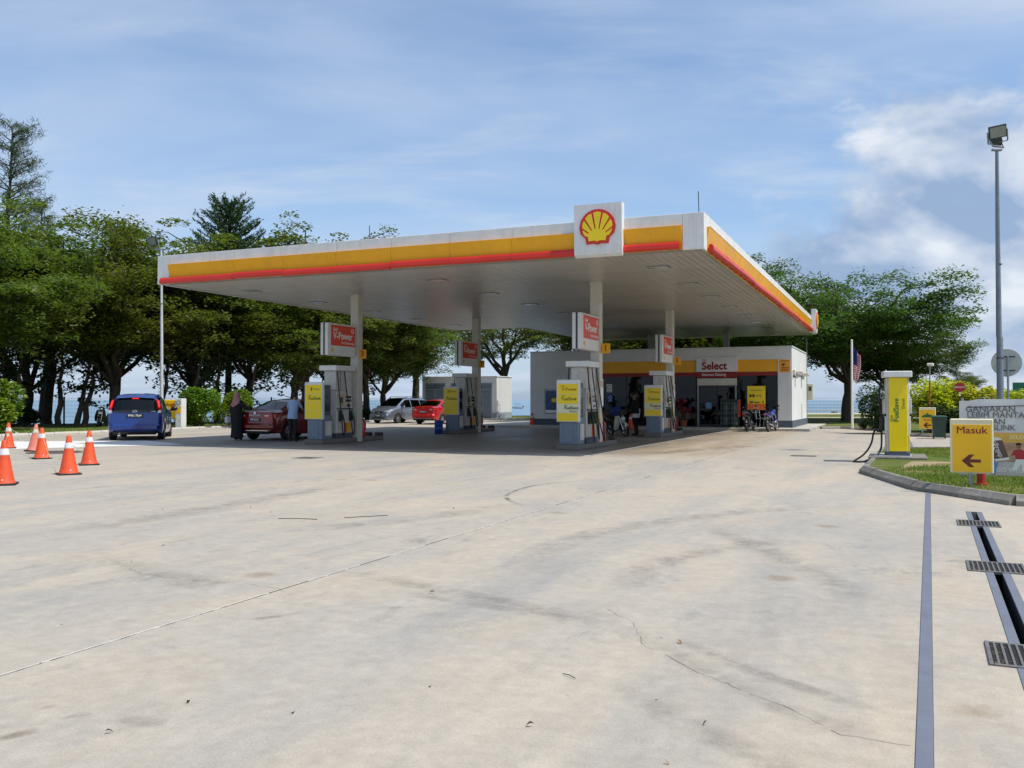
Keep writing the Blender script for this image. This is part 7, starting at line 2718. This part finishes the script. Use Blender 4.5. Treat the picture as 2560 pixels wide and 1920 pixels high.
l2 = thing('lamp_pole', 'slim grey floodlight pole beside the left end of the canopy', 'lamp pole', (-16.75, 43.2, 0.10), 0)
MB().tube([(0, 0, 0), (-0.03, 0, 4.0), (-0.08, 0, 8.55)], [0.085, 0.072, 0.05], 10).build('pole', mat('pale_pole_paint', (186, 190, 194), 0.45, var=0.08, dirt=0.1), l2)
MB().box(-0.46, 0.34, -0.03, 0.03, 8.55, 8.61, bev=0.01).build('cross_arm', STEEL, l2)
flood(l2, Matrix.Translation((-0.50, -0.05, 8.95)) @ Matrix.Rotation(R(-22), 4, 'Z') @ Matrix.Rotation(R(20), 4, 'X'), 0.95)

# ------------------------------------------------------------------ diesel pump on its plinth
dpp = tag(bpy.data.objects.new('diesel_plinth', None), kind='structure')
COL.objects.link(dpp)
dpp.location = (9.02, 21.15, 0)
dpp.rotation_euler = (0, 0, RZ)
MB().box(-0.62, 0.62, -0.75, 0.75, 0.0, 0.16, bev=0.02).build('platform', KERBM, dpp)
MB().box(-0.50, 0.30, -0.62, 0.62, 0.1605, 0.170, bev=0.003).build('floor', mat('pale_floor_paint', (150, 154, 160), 0.6, dirt=0.2), dpp)
dp = thing('diesel_pump', 'tall yellow diesel pump with white cap and black hose at right', 'fuel pump', (8.95, 21.0, 0.17), RZ + R(6))
MB().box(-0.25, 0.25, -0.24, 0.26, 0.0, 0.07, bev=0.005).build('plinth', PLINTH, dp)
MB().box(-0.245, 0.245, -0.20, 0.25, 0.071, 1.80, bev=0.02).build('cabinet', DISPW, dp)
fr = MB().box(-0.195, 0.205, -0.245, -0.201, 0.10, 1.80, bev=0.012).build('yellow_front', SIGNY, dp)
MB().box(0.205, 0.252, -0.20, 0.22, 0.10, 0.46, bev=0.004).build('yellow_foot', SIGNY, dp)
MB().box(-0.31, 0.30, -0.31, 0.31, 1.801, 1.945, bev=0.015).build('hood', WHITE, dp)
letter(fr, 'Shell', (-0.135, -0.2475, 0.79), 0.075, PRINTG, roll=R(90), bold=0.0, align='LEFT')
letter(fr, 'FuelSave', (-0.035, -0.2475, 0.78), 0.155, PRINTG, roll=R(90), bold=0.025, align='LEFT')
letter(fr, 'Diesel', (0.115, -0.2475, 1.08), 0.095, mat('olive_print2', (110, 110, 10), 0.5), roll=R(90), bold=0.0, align='LEFT')
for s_ in (-1, 1):
    MB().box(min(s_ * 0.246, s_ * 0.30), max(s_ * 0.246, s_ * 0.30), -0.16, 0.2, 0.96, 1.30, bev=0.01).build('display_head', DISPW, dp)
    MB().box(min(s_ * 0.246, s_ * 0.275), max(s_ * 0.246, s_ * 0.275), -0.18, 0.22, 0.50, 0.90, bev=0.01).build('nozzle_panel', WHITE, dp)
    MB().box(min(s_ * 0.246, s_ * 0.285), max(s_ * 0.246, s_ * 0.285), -0.14, 0.18, 0.905, 0.955, bev=0.004).build('ledge', BLKP, dp)
nz = MB()
nz.tube([(-0.36, 0.0, 0.72), (-0.36, 0.0, 0.62), (-0.42, 0.0, 0.56), (-0.47, 0.0, 0.60)], [0.03, 0.05, 0.045, 0.03], 8)
nz.box(-0.38, -0.276, -0.08, 0.08, 0.55, 0.90, bev=0.03)
nz.build('nozzle', BLKP, dp)
MB().tube([(-0.26, 0.0, 1.80), (-0.34, -0.0, 1.70), (-0.375, 0.0, 1.5), (-0.38, 0.0, 1.2), (-0.34, 0.0, 0.9)], 0.020, 8).build('hose', BLACK, dp)
hs = [(-0.46, 0.0, 0.60), (-0.52, -0.03, 0.50), (-0.55, -0.08, 0.30), (-0.64, -0.14, 0.12), (-0.78, -0.20, -0.03), (-0.98, -0.26, -0.148), (-0.96, -0.33, -0.150), (-0.72, -0.34, -0.148), (-0.48, -0.28, -0.02), (-0.37, -0.16, 0.10), (-0.34, -0.08, 0.28), (-0.34, -0.03, 0.56)]
for _ in range(2):
    q = [Vector(p) for p in hs]
    nq = [q[0]]
    for a_, b_ in zip(q[:-1], q[1:]):
        nq += [a_.lerp(b_, 0.25), a_.lerp(b_, 0.75)]
    hs = nq + [q[-1]]
MB().tube(hs, 0.021, 8).build('ground_hose', BLACK, dp)

# ------------------------------------------------------------------ direction signs
ARR = [(-0.18, 0.0), (-0.045, 0.125), (0.045, 0.125), (-0.035, 0.032), (0.16, 0.032), (0.16, -0.032), (-0.035, -0.032), (0.045, -0.125), (-0.045, -0.125)]


def dir_sign(label, loc, rz, word, wz, wsz, az, asz, dome=False):
    o = thing('direction_sign', label, 'sign', loc, rz)
    MB().box(-0.30, 0.30, -0.035, 0.035, 0.21, 1.055, bev=0.015).build('panel', mat('cream_sign_frame', (224, 214, 178), 0.45, var=0.04), o)
    MB().box(-0.268, 0.272, -0.041, -0.0355, 0.235, 0.965, bev=0.002).build('yellow_face', GOLD, o)
    letter(o, word, (0, -0.044, wz), wsz, DRED, bold=0.012, sx=1.08)
    mb = MB()
    mb.prism([(x * asz, y * asz) for x, y in ARR], 0.0, 0.0018, face_matrix('front', (0, -0.0415, az)))
    mb.build('arrow', mat('brown_print', (104, 40, 28), 0.5), o)
    if dome:
        mb = MB()
        pts = [(-0.18, 0.0)] + [(-0.2 * math.cos(t), 0.02 + 0.11 * math.sin(t)) for t in np.linspace(0, R(75), 7)] + [(0.0, 0.19)] + [(0.2 * math.cos(t), 0.02 + 0.11 * math.sin(t)) for t in np.linspace(R(75), 0, 7)] + [(0.18, 0.0)]
        mb.prism(pts, 0.0, 0.0018, face_matrix('front', (0, -0.0415, 0.66)))
        mb.build('dome_symbol', PRINTG, o)
    for x in ((-0.02,) if not dome else (-0.18, 0.18)):
        MB().tube([(x, 0.0, 0.0), (x, 0.0, 0.23)], 0.03, 10).build('post', STEEL, o)
    return o


dir_sign('yellow entrance sign lettered Masuk with arrow on the grass island', (7.12, 14.0, 0.105), -R(26), 'Masuk', 0.875, 0.155, 0.405, 0.78)
dir_sign('small yellow sign with green mosque dome and arrow beside the green bin', (16.35, 35.55, 0.10), -R(25), 'Surau', 0.575, 0.11, 0.36, 0.85, dome=True)

# red bollard
bl = thing('bollard', 'short red standpipe with flanged foot behind the entrance sign', 'bollard', (7.42, 14.3, 0.105), 0.2)
MB().lathe([(0.001, 0.03), (0.065, 0.03), (0.062, 0.35), (0.062, 0.62), (0.05, 0.66), (0.001, 0.67)], 16).build('pipe', mat('red_pipe_paint', (170, 40, 36), 0.5, dirt=0.2), bl)
MB().lathe([(0.11, 0.0), (0.11, 0.028), (0.066, 0.03), (0.001, 0.03)], 14).build('flange', MATS['red_pipe_paint'], bl)

# ------------------------------------------------------------------ banner
bn_ = thing('banner', 'large white promotional banner with grey lettering on the grass at right', 'banner', (8.50, 15.25, 0.105), -R(24))
BANW = mat('banner_vinyl', (222, 220, 216), 0.45, var=0.05, vscale=1.5)
bw, bh = 3.3, 1.30
vs, fs = [], []
NX, NZ = 24, 10
for i in range(NX + 1):
    for k in range(NZ + 1):
        x = -0.85 + bw * i / NX
        z = 0.06 + bh * k / NZ
        vs.append((x, 0.012 * math.sin(i * 0.8 + k * 0.3) * (k / NZ), z - (0.03 * (1 - i / NX) if k == NZ and i < 2 else 0)))
for i in range(NX):
    for k in range(NZ):
        a_ = i * (NZ + 1) + k
        fs.append((a_, a_ + NZ + 1, a_ + NZ + 2, a_ + 1))
mb = MB()
mb.smooth = True
mb.add(vs, fs)
vs2 = [(x, y + 0.004, z) for x, y, z in vs]
mb.add(vs2, [tuple(reversed(f)) for f in fs])
mb.build('vinyl_sheet', BANW, bn_)
yb = -0.017
GREYT = mat('grey_print', (112, 112, 118), 0.5)


def flatp(pts, m, name, y=None, parent=bn_):
    y = yb if y is None else y
    mb = MB()
    mb.prism(pts, 0.0, 0.0012, face_matrix('front', (0, y, 0)))
    return mb.build(name, m, parent)


letter(bn_, 'GANJARAN', (-0.755, yb - 0.003, 1.185), 0.145, GREYT, bold=0.008, align='LEFT', sx=1.02)
letter(bn_, 'LEBIH MANTAP', (-0.735, yb - 0.003, 1.085), 0.135, GREYT, bold=0.008, align='LEFT', sx=1.02)
letter(bn_, 'DENGAN', (-0.73, yb - 0.003, 0.975), 0.135, GREYT, bold=0.008, align='LEFT', sx=1.02)
letter(bn_, 'BONUSLINK', (-0.73, yb - 0.003, 0.872), 0.135, GREYT, bold=0.008, align='LEFT', sx=0.98)
flatp([(-0.84, 0.79), (2.3, 0.80), (2.3, 0.62), (-0.84, 0.62)], mat('print_amber', (236, 184, 84), 0.5, var=0.12, vscale=2), 'printed_field')
flatp([(-0.84, 0.615), (2.3, 0.615), (2.3, 0.30), (-0.84, 0.30)], mat('print_interior', (186, 150, 120), 0.5, var=0.45, vscale=5), 'printed_field')
flatp([(-0.84, 0.295), (2.3, 0.295), (2.3, 0.07), (-0.84, 0.07)], mat('print_floor', (204, 194, 192), 0.5, var=0.1), 'printed_field')
letter(bn_, 'SELECT', (-0.10, yb - 0.005, 0.715), 0.105, mat('print_pale_amber', (248, 230, 160), 0.5), bold=0.012, align='LEFT')
letter(bn_, 'GO WELL', (-0.30, yb - 0.006, 0.155), 0.10, PRINTW, bold=0.012, align='LEFT')
y2 = yb - 0.003
flatp([(-0.46, 0.70), (-0.26, 0.71), (-0.20, 0.665), (-0.47, 0.65)], PRINTW, 'printed_cup_lid', y2)
flatp([(-0.47, 0.648), (-0.20, 0.663), (-0.11, 0.38), (-0.33, 0.34)], mat('print_cup_brown', (110, 82, 76), 0.5), 'printed_cup', y2)
flatp([(-0.335, 0.338), (-0.105, 0.378), (-0.10, 0.34), (-0.31, 0.30)], PRINTW, 'printed_cup_base', y2)
letter(bn_, 'deli2go', (-0.285, y2 - 0.003, 0.51), 0.105, PRINTW, roll=R(112), bold=0.006)
flatp([(-0.52, 0.33), (-0.33, 0.335), (-0.26, 0.27), (-0.31, 0.08), (-0.39, 0.08), (-0.36, 0.20), (-0.45, 0.08), (-0.53, 0.08), (-0.47, 0.20)], mat('print_denim', (108, 150, 196), 0.5), 'printed_jeans', y2)
flatp([(-0.03, 0.50), (0.06, 0.52), (0.17, 0.47), (0.13, 0.35), (0.0, 0.35), (-0.02, 0.42), (-0.08, 0.40)], mat('print_red_shirt', (186, 44, 56), 0.5), 'printed_shirt', y2)
flatp([(0.0, 0.345), (0.13, 0.345), (0.17, 0.12), (0.12, 0.12), (0.075, 0.27), (0.0, 0.15), (-0.06, 0.17)], PRINTW, 'printed_trousers', y2)
flatp([(0.04 + 0.038 * math.cos(t), 0.57 + 0.045 * math.sin(t)) for t in np.linspace(0, 2 * math.pi, 13)[:-1]], SKIN, 'printed_head', y2)
flatp([(0.04 + 0.042 * math.cos(t), 0.585 + 0.042 * math.sin(t)) for t in np.linspace(0, math.pi, 9)], HAIRK, 'printed_hair', y2 - 0.0015)
for x in (-0.80, 0.9, 2.40):
    MB().tube([(x, 0.05, -0.05), (x, 0.05, 1.38)], 0.022, 8).build('pole', STEEL, bn_)
MB().tube([(-0.72, yb - 0.01, 1.22), (0.0, yb - 0.03, 1.245), (0.45, yb - 0.03, 1.26), (0.80, yb - 0.02, 1.33)], 0.008, 6).build('tie_rope', DSTEEL, bn_)

# ------------------------------------------------------------------ small things at right
wb = thing('wheelie_bin', 'dark green plastic bin in front of the croton bushes', 'bin', (15.98, 33.8, 0.0), -R(20))
BING = mat('bin_green', (34, 66, 52), 0.5, var=0.1, dirt=0.2)
rings = [[(x * w, y * d, z) for x, y in ((-1, -1), (1, -1), (1, 1), (-1, 1))] for z, w, d in ((0.05, 0.19, 0.20), (0.72, 0.235, 0.255), (0.80, 0.25, 0.27))]
MB().loft(rings, smooth=False).build('tub', BING, wb)
MB().loft([[(x * w, y * d - 0.01, z) for x, y in ((-1, -1), (1, -1), (1, 1), (-1, 1))] for z, w, d in ((0.801, 0.265, 0.29), (0.83, 0.265, 0.29), (0.87, 0.20, 0.22))], smooth=False).build('lid', BING, wb)
for s_ in (-1, 1):
    MB().lathe([(0.001, 0), (0.09, 0), (0.09, 0.04), (0.001, 0.04)], 14, Matrix.Translation((s_ * 0.20, 0.20, 0.09)) @ Matrix.Rotation(R(90), 4, 'Y')).build('wheel', BLACK, wb)

sp_ = thing('stop_sign', 'red octagonal stop sign on a striped post in front of the croton bushes', 'road sign', (17.95, 36.2, 0.1), -R(26))
MB().prism([(0.21 * math.cos(R(22.5 + 45 * k)), 0.21 * math.sin(R(22.5 + 45 * k))) for k in range(8)], 0.0, 0.012, face_matrix('front', (0, 0, 1.86))).build('plate', mat('stop_red', (168, 40, 36), 0.4), sp_)
letter(sp_, 'BERHENTI', (0, -0.0145, 1.86), 0.085, PRINTW, bold=0.01, sx=0.95)
for k in range(6):
    MB().tube([(0, 0.022, 0.3 * k), (0, 0.022, 0.3 * k + 0.299)], 0.021, 8).build('post_band', PRINTW if k % 2 else BLKP, sp_)
MB().tube([(0, 0.022, 1.8), (0, 0.022, 2.05)], 0.02, 8).build('post_band', STEEL, sp_)

rs = thing('round_sign', 'large round road sign seen from behind at the right edge', 'road sign', (14.25, 26.0, 0.1), -R(20))
MB().lathe([(0.001, 0), (0.40, 0.0), (0.40, 0.012), (0.001, 0.012)], 36, face_matrix('back', (0, 0, 2.42))).build('disc', mat('sign_back_grey', (176, 178, 176), 0.5, 0.2, var=0.05, dirt=0.12), rs)
MB().tube([(0.03, -0.03, 0), (0.03, -0.03, 2.62)], 0.030, 8).build('post', STEEL, rs)
for z in (2.60, 2.20):
    MB().box(-0.16, 0.22, -0.028, -0.0005, z - 0.015, z + 0.015).build('rail', DSTEEL, rs)

cc = thing('camera_pole', 'security camera on a rusty pole above the croton bushes', 'camera', (17.35, 37.6, 0.1), -R(30))
MB().tube([(0, 0, 0), (0.05, 0, 2.1)], 0.035, 8).build('lower_pole', mat('rusty_steel', (150, 90, 40), 0.8, var=0.25, vscale=8), cc)
MB().tube([(0.05, 0, 2.101), (0.06, 0, 2.75)], 0.025, 8).build('upper_pole', STEEL, cc)
MB().box(-0.04, 0.20, -0.20, 0.14, 2.76, 2.88, bev=0.02).build('housing', WHITE, cc)

fpz = thing('flagpole', 'white flagpole on the grass behind the kerb right of the shop', 'flagpole', (16.2, 43.0, 0.1), 0)
MB().tube([(0, 0, 0), (0.0, 0, 4.15)], [0.055, 0.045], 10).build('pole', PRINTW, fpz)
MB().blob((0, 0, 4.19), (0.05, 0.05, 0.05), 10, 6).build('finial', PRINTW, fpz)
fl = thing('flag', 'limp flag with red and white stripes and blue canton hanging on the flagpole', 'flag', (16.25, 42.97, 2.15), 0)
FR_, FW_, FB_ = mat('flag_red', (196, 30, 44), 0.8), mat('flag_white', (224, 222, 222), 0.8), mat('flag_blue', (24, 34, 110), 0.8)
vs, fs, mi = [], [], []
NU, NV = 18, 28
for i in range(NU + 1):
    for k in range(NV + 1):
        u, v = i / NU, k / NV
        x = 0.05 + 0.62 * u * (0.35 + 0.55 * (1 - v) ** 0.8) * (0.55 + 0.2 * math.sin(3 * v))
        y = 0.06 * math.sin(u * 13 + v * 2.0) * (0.4 + u)
        z = 1.55 * (1 - v) - 0.42 * u * (1 - 0.55 * v)
        vs.append((x, y, z + 0.25))
for i in range(NU):
    for k in range(NV):
        a_ = i * (NV + 1) + k
        fs.append((a_, a_ + NV + 1, a_ + NV + 2, a_ + 1))
        mi.append(2 if (k < NV / 2 and i < NU / 2) else (0 if k % 2 == 0 else 1))
mb = MB()
for f, m_ in zip(fs, mi):
    mb.cur = m_
    mb.add([vs[q] for q in f], [(0, 1, 2, 3)], True)
mb.build('cloth', [FR_, FW_, FB_], fl)

gs = thing('gantry_sign', 'distant green road direction sign at the right edge', 'road sign', (63.6, 110.0, 0.0), -R(20))
MB().box(-2.3, 2.3, -0.05, 0.05, 1.9, 3.6, bev=0.02).build('panel', mat('sign_green', (0, 96, 70), 0.4), gs)
for x in (-1.6, 1.6):
    MB().tube([(x, 0.1, 0), (x, 0.1, 3.4)], 0.09, 8).build('post', STEEL, gs)
gs2 = thing('gantry_sign', 'smaller distant green sign left of the larger one', 'road sign', (61.3, 112.0, 0.0), -R(20))
MB().box(-1.2, 1.2, -0.05, 0.05, 1.4, 2.6, bev=0.02).build('panel', MATS['sign_green'], gs2)
MB().tube([(0, 0.1, 0), (0, 0.1, 2.4)], 0.09, 8).build('post', STEEL, gs2)

# ------------------------------------------------------------------ fences
FENM = mat('dark_green_fence', (26, 34, 32), 0.6, 0.2, var=0.1)


def fence(path, label, step=2.4, h=1.5):
    o = thing('mesh_fence', label, 'fence', (0, 0, 0))
    post = MB().box(-0.035, 0.035, -0.035, 0.035, 0.0, h + 0.05, bev=0.006).mesh('fence_post', FENM)
    bays = {}
    for p, q in zip(path[:-1], path[1:]):
        p, q = Vector((p[0], p[1], 0.08)), Vector((q[0], q[1], 0.08))
        L = (q - p).length
        k = max(1, round(L / step))
        l = L / k
        d = (q - p).normalized()
        rz = math.atan2(d.y, d.x)
        key = round(l, 2)
        if key not in bays:
            mb = MB()
            x = 0.06
            while x < l - 0.04:
                mb.box(x - 0.0025, x + 0.0025, -0.0025, 0.0025, 0.05, h)
                x += 0.075
            z = 0.08
            while z < h:
                mb.box(0.04, l - 0.04, 0.003, 0.008, z - 0.003, z + 0.003)
                z += 0.20
            bays[key] = mb.mesh('mesh_panel', FENM)
        for i in range(k):
            c = p + d * (l * i)
            obj('fence_post', post, o, c, rz)
            tag(obj('mesh_panel', bays[key], o, c, rz), kind='stuff')
        obj('fence_post', post, o, q, rz)


fence([(-32.0, 38.5), (-25.5, 46.2), (-9.8, 61.5), (-7.4, 66.0)], 'dark welded mesh fence along the shore behind the left trees')
fence([S(16.2, 41.5), S(10.5, 43.5)], 'short dark mesh fence between the plant house and the shop')
fence([(14.2, 52.3), (26.5, 48.2), (36, 45.0)], 'dark mesh fence across the field right of the shop')

# ------------------------------------------------------------------ boat, jetty
bt = thing('fishing_boat', 'small open white fishing boat moored offshore left of the shop', 'boat', (2.3, 362, -2.05), R(60))
rings = []
for y, w, zb, zt in ((-2.4, 0.55, 0.1, 0.75), (-1.0, 0.8, 0.0, 0.75), (0.8, 0.75, 0.0, 0.85), (1.9, 0.40, 0.15, 1.1), (2.6, 0.04, 0.5, 1.35)):
    rings.append([(-w, y, zt), (-w * 0.7, y, zb + 0.1), (0, y, zb), (w * 0.7, y, zb + 0.1), (w, y, zt)])
MB().loft(rings, closed=True).build('hull', mat('boat_white', (214, 216, 220), 0.5), bt)
MB().box(-0.7, 0.7, -1.2, 0.9, 1.9, 1.98).build('awning', mat('boat_awning', (90, 110, 130), 0.7), bt)
for x in (-0.6, 0.6):
    for y in (-1.1, 0.8):
        MB().tube([(x, y, 0.7), (x, y, 1.9)], 0.03, 5).build('awning_post', DSTEEL, bt)
MB().box(-0.25, 0.25, -2.6, -2.2, 0.4, 1.2, bev=0.05).build('outboard_motor', BLKP, bt)
jt = thing('jetty', 'long low concrete jetty over the water right of the shop', 'jetty', (48, 150, -2), -R(6))
MB().box(-40, 45, -1.2, 1.2, 1.55, 1.85).build('deck', mat('jetty_concrete', (190, 190, 188), 0.8), jt)
for k in range(18):
    MB().box(-39 + k * 4.9, -38.5 + k * 4.9, -1.0, 1.0, -0.5, 1.549).build('pier', MATS['jetty_concrete'], jt)
for k in range(2):
    MB().box(-40, 45, -1.15, -1.10, 2.2 + 0.4 * k, 2.26 + 0.4 * k).build('handrail', STEEL, jt)

# ------------------------------------------------------------------ things in front of the shop
gc = thing('gas_cage', 'dark green gas cylinder cage beside the shop entrance', 'gas cage', S(3.15, SHB - 0.75, 0.125), RZ)
mb = MB()
for x in (-0.42, 0.39):
    for y in (0.0, 0.45):
        mb.box(x, x + 0.03, y, y + 0.03, 0, 1.30)
mb.box(-0.42, 0.42, 0.0, 0.48, 1.301, 1.36)
mb.box(-0.42, 0.42, 0.0, 0.48, 0.03, 0.06)
mb.box(-0.39, 0.389, 0.455, 0.475, 0.061, 1.30)
mb.build('frame', mat('dark_green_steel', (34, 52, 46), 0.5, var=0.1), gc)
mb = MB()
for k in range(7):
    mb.box(-0.37 + k * 0.125, -0.36 + k * 0.125, -0.006, -0.001, 0.06, 1.30)
for k in range(5):
    mb.box(-0.40, 0.40, -0.012, -0.0065, 0.2 + k * 0.24, 0.21 + k * 0.24)
tag(mb.build('cage_mesh', STEEL, gc), kind='stuff')
CYLG = mat('gas_cylinder_green', (52, 84, 74), 0.5, var=0.1, dirt=0.2)
for k in range(2):
    for z, nm in ((0.065, 0), (0.68, 1)):
        cy = thing('gas_cylinder', '%s %s gas cylinder inside the dark green cage' % (('lower', 'upper')[nm], ('left', 'right')[k]), 'gas cylinder', S(3.35 - 0.4 * k, SHB - 0.52, 0.125 + z), RZ, 'gas cylinders in the cage')
        MB().lathe([(0.13, 0), (0.15, 0.03), (0.15, 0.38), (0.10, 0.47), (0.035, 0.49), (0.03, 0.53), (0.001, 0.53)], 14).build('tank', CYLG, cy)
        MB().lathe([(0.075, 0.495), (0.085, 0.495), (0.085, 0.56), (0.075, 0.56)], 12, close=True).build('collar', CYLG, cy)
tb_ = thing('table', 'small square metal table behind the parked motorcycles', 'table', S(2.1, SHB - 0.9, 0.125), RZ)
MB().box(-0.35, 0.35, -0.35, 0.35, 0.72, 0.75, bev=0.008).build('top', STEEL, tb_)
MB().tube([(0, 0, 0.02), (0, 0, 0.72)], 0.03, 8).build('column', CHROME, tb_)
MB().lathe([(0.25, 0), (0.24, 0.02), (0.03, 0.03), (0.001, 0.03)], 16).build('foot', STEEL, tb_)
ch = thing('chair', 'metal tube chair between the two parked motorcycles', 'chair', S(1.55, SHB - 1.15, 0.125), RZ + R(70))
MB().box(-0.2, 0.2, -0.2, 0.2, 0.44, 0.465, bev=0.01).build('seat', STEEL, ch)
for x in (-0.18, 0.18):
    MB().tube([(x, -0.20, 0), (x, -0.18, 0.44)], 0.012, 6).build('leg', CHROME, ch)
    MB().tube([(x, 0.22, 0), (x, 0.19, 0.44), (x, 0.24, 0.85)], 0.012, 6).build('leg', CHROME, ch)
for z in (0.62, 0.74, 0.84):
    MB().tube([(-0.18, 0.215 + (z - 0.62) * 0.1, z), (0.18, 0.215 + (z - 0.62) * 0.1, z)], 0.011, 6).build('back_rail', CHROME, ch)
os_ = thing('standing_banner', 'narrow red standing banner beside the gas cage', 'banner', S(2.72, SHB - 0.55, 0.125), RZ)
MB().box(-0.08, 0.08, 0.0, 0.02, 0.5, 1.35).build('panel', mat('banner_orange', (206, 74, 44), 0.5, var=0.1), os_)
MB().box(-0.012, 0.012, 0.021, 0.035, 0.0, 1.3).build('pole', DSTEEL, os_)
MB().box(-0.15, 0.15, -0.05, 0.1, 0.0, 0.02).build('foot', DSTEEL, os_)
BLUED = mat('blue_plastic', (20, 56, 140), 0.45, var=0.1, dirt=0.1)


def drum(label, loc, s_=1.0):
    o = thing('blue_drum', label, 'drum', loc, 0, 'blue plastic drums')
    o.scale = (s_, s_, s_)
    MB().lathe([(0.26, 0), (0.29, 0.03), (0.29, 0.28), (0.305, 0.30), (0.29, 0.32), (0.29, 0.58), (0.305, 0.60), (0.29, 0.62), (0.29, 0.86), (0.26, 0.90)], 20).build('shell', BLUED, o)
    MB().lathe([(0.30, 0.901), (0.30, 0.93), (0.001, 0.935)], 20).build('lid', BLUED, o)


drum('blue plastic drum in front of the shop behind the ivory motorcycle', S(8.85, SHB - 0.6, 0.125), 1.05)
drum('blue plastic drum left of the number 7 price cabinet', S(13.72, 12.35, 0.0), 0.62)
# potted ti plants
for (a_, lab) in ((5.35, 'red leaved potted plant between the far right pump and the shop door'), (5.75, 'red leaved potted plant further left of the shop door')):
    o = thing('potted_plant', lab, 'potted plant', S(a_, SHB - 0.8, 0.125), 0.0, 'red leaved potted plants')
    MB().lathe([(0.13, 0), (0.19, 0.30), (0.21, 0.31), (0.21, 0.34), (0.18, 0.34), (0.17, 0.30), (0.001, 0.30)], 16).build('pot', mat('terracotta', (140, 74, 54), 0.8), o)
    rng = np.random.default_rng(int(a_ * 100))
    P, D = [], []
    mb = MB()
    for k in range(5):
        c = np.array([rng.normal(0, 0.12), rng.normal(0, 0.12), rng.uniform(0.65, 1.25)])
        mb.tube([(c[0] * 0.2, c[1] * 0.2, 0.29), tuple(c)], 0.012, 5)
        for j in range(26):
            az = rng.uniform(0, 6.28)
            el = rng.uniform(-0.2, 1.0)
            d = np.array([math.cos(az), math.sin(az), el])
            P.append(c + d * 0.13)
            D.append(d * 2.5)
    mb.build('stems', BARK, o)
    obj('foliage', leaves_mesh('foliage', np.array(P), 0.30, 0.07, rng, 0.3, LEAF6, np.array(D)), o)

# ------------------------------------------------------------------ dead leaves and twigs on the concrete
DEAD = [mat('dead_leaf_dark', (46, 38, 32), 0.9, var=0.2), mat('dead_leaf_tan', (136, 108, 70), 0.9, var=0.2)]
lr = random.Random(17)
spots = [(0.08, 4.03, 0), (0.86, 4.05, 0), (0.62, 3.62, 1), (-0.42, 4.58, 0), (-1.02, 4.2, 0), (-1.55, 4.35, 0), (-1.75, 3.95, 0), (1.2, 3.5, 0), (1.0, 5.4, 1), (-3.4, 8.1, 0), (0.7, 4.4, 1)]
for k in range(9):
    spots.append((lr.uniform(-6, 4), lr.uniform(4.0, 14), lr.choice([0, 0, 1])))
cntl = 0
wd = ['near the bottom centre of the picture', 'right of bottom centre', 'at the bottom edge right of centre', 'left of the bottom centre']
dl = None
for k, (x, y, m_) in enumerate(spots):
    if k < 4:
        o = thing('dead_leaf', ('small dark curled dead leaf on the concrete ', 'small tan dead leaf on the concrete ')[m_] + wd[k], 'leaf', (x, y, 0.002), lr.uniform(0, 6), 'dead leaves on the concrete')
    else:
        o = thing('dead_leaf', 'tiny scattered dead leaf lying on the sunlit concrete', 'leaf', (x, y, 0.002), lr.uniform(0, 6), 'scattered dead leaves')
    L = lr.uniform(0.010, 0.022)
    rings = []
    for t in np.linspace(0, 1, 6):
        w_ = max(0.0006, L * 0.42 * math.sin(math.pi * t) ** 0.8)
        z_ = 0.004 + 0.012 * math.sin(t * 2.5 + k)
        yy = L * (t - 0.5) * 2
        rings.append([(-w_, yy, z_ + w_ * 0.8), (0, yy, z_), (w_, yy, z_ + w_ * 0.7), (0, yy, z_ + 0.0015)])
    MB().loft(rings).build('blade', DEAD[m_], o)
for k, (x, y, L, az) in enumerate(((0.30, 4.75, 0.10, 0.6), (-2.6, 11.0, 0.5, 1.35), (-1.8, 11.2, 0.55, -1.2))):
    o = thing('twig', ('short thin twig on the concrete near bottom centre', 'thin dark twig lying flat left of the long joint', 'curved thin twig right of the other one')[k], 'twig', (x, y, 0.003), az)
    MB().tube([(0, -L / 2, 0.004), (0.02 * L, 0, 0.008), (-0.05 * L, L / 2, 0.004)], 0.004 if k else 0.0022, 5).build('stick', DEAD[0], o)
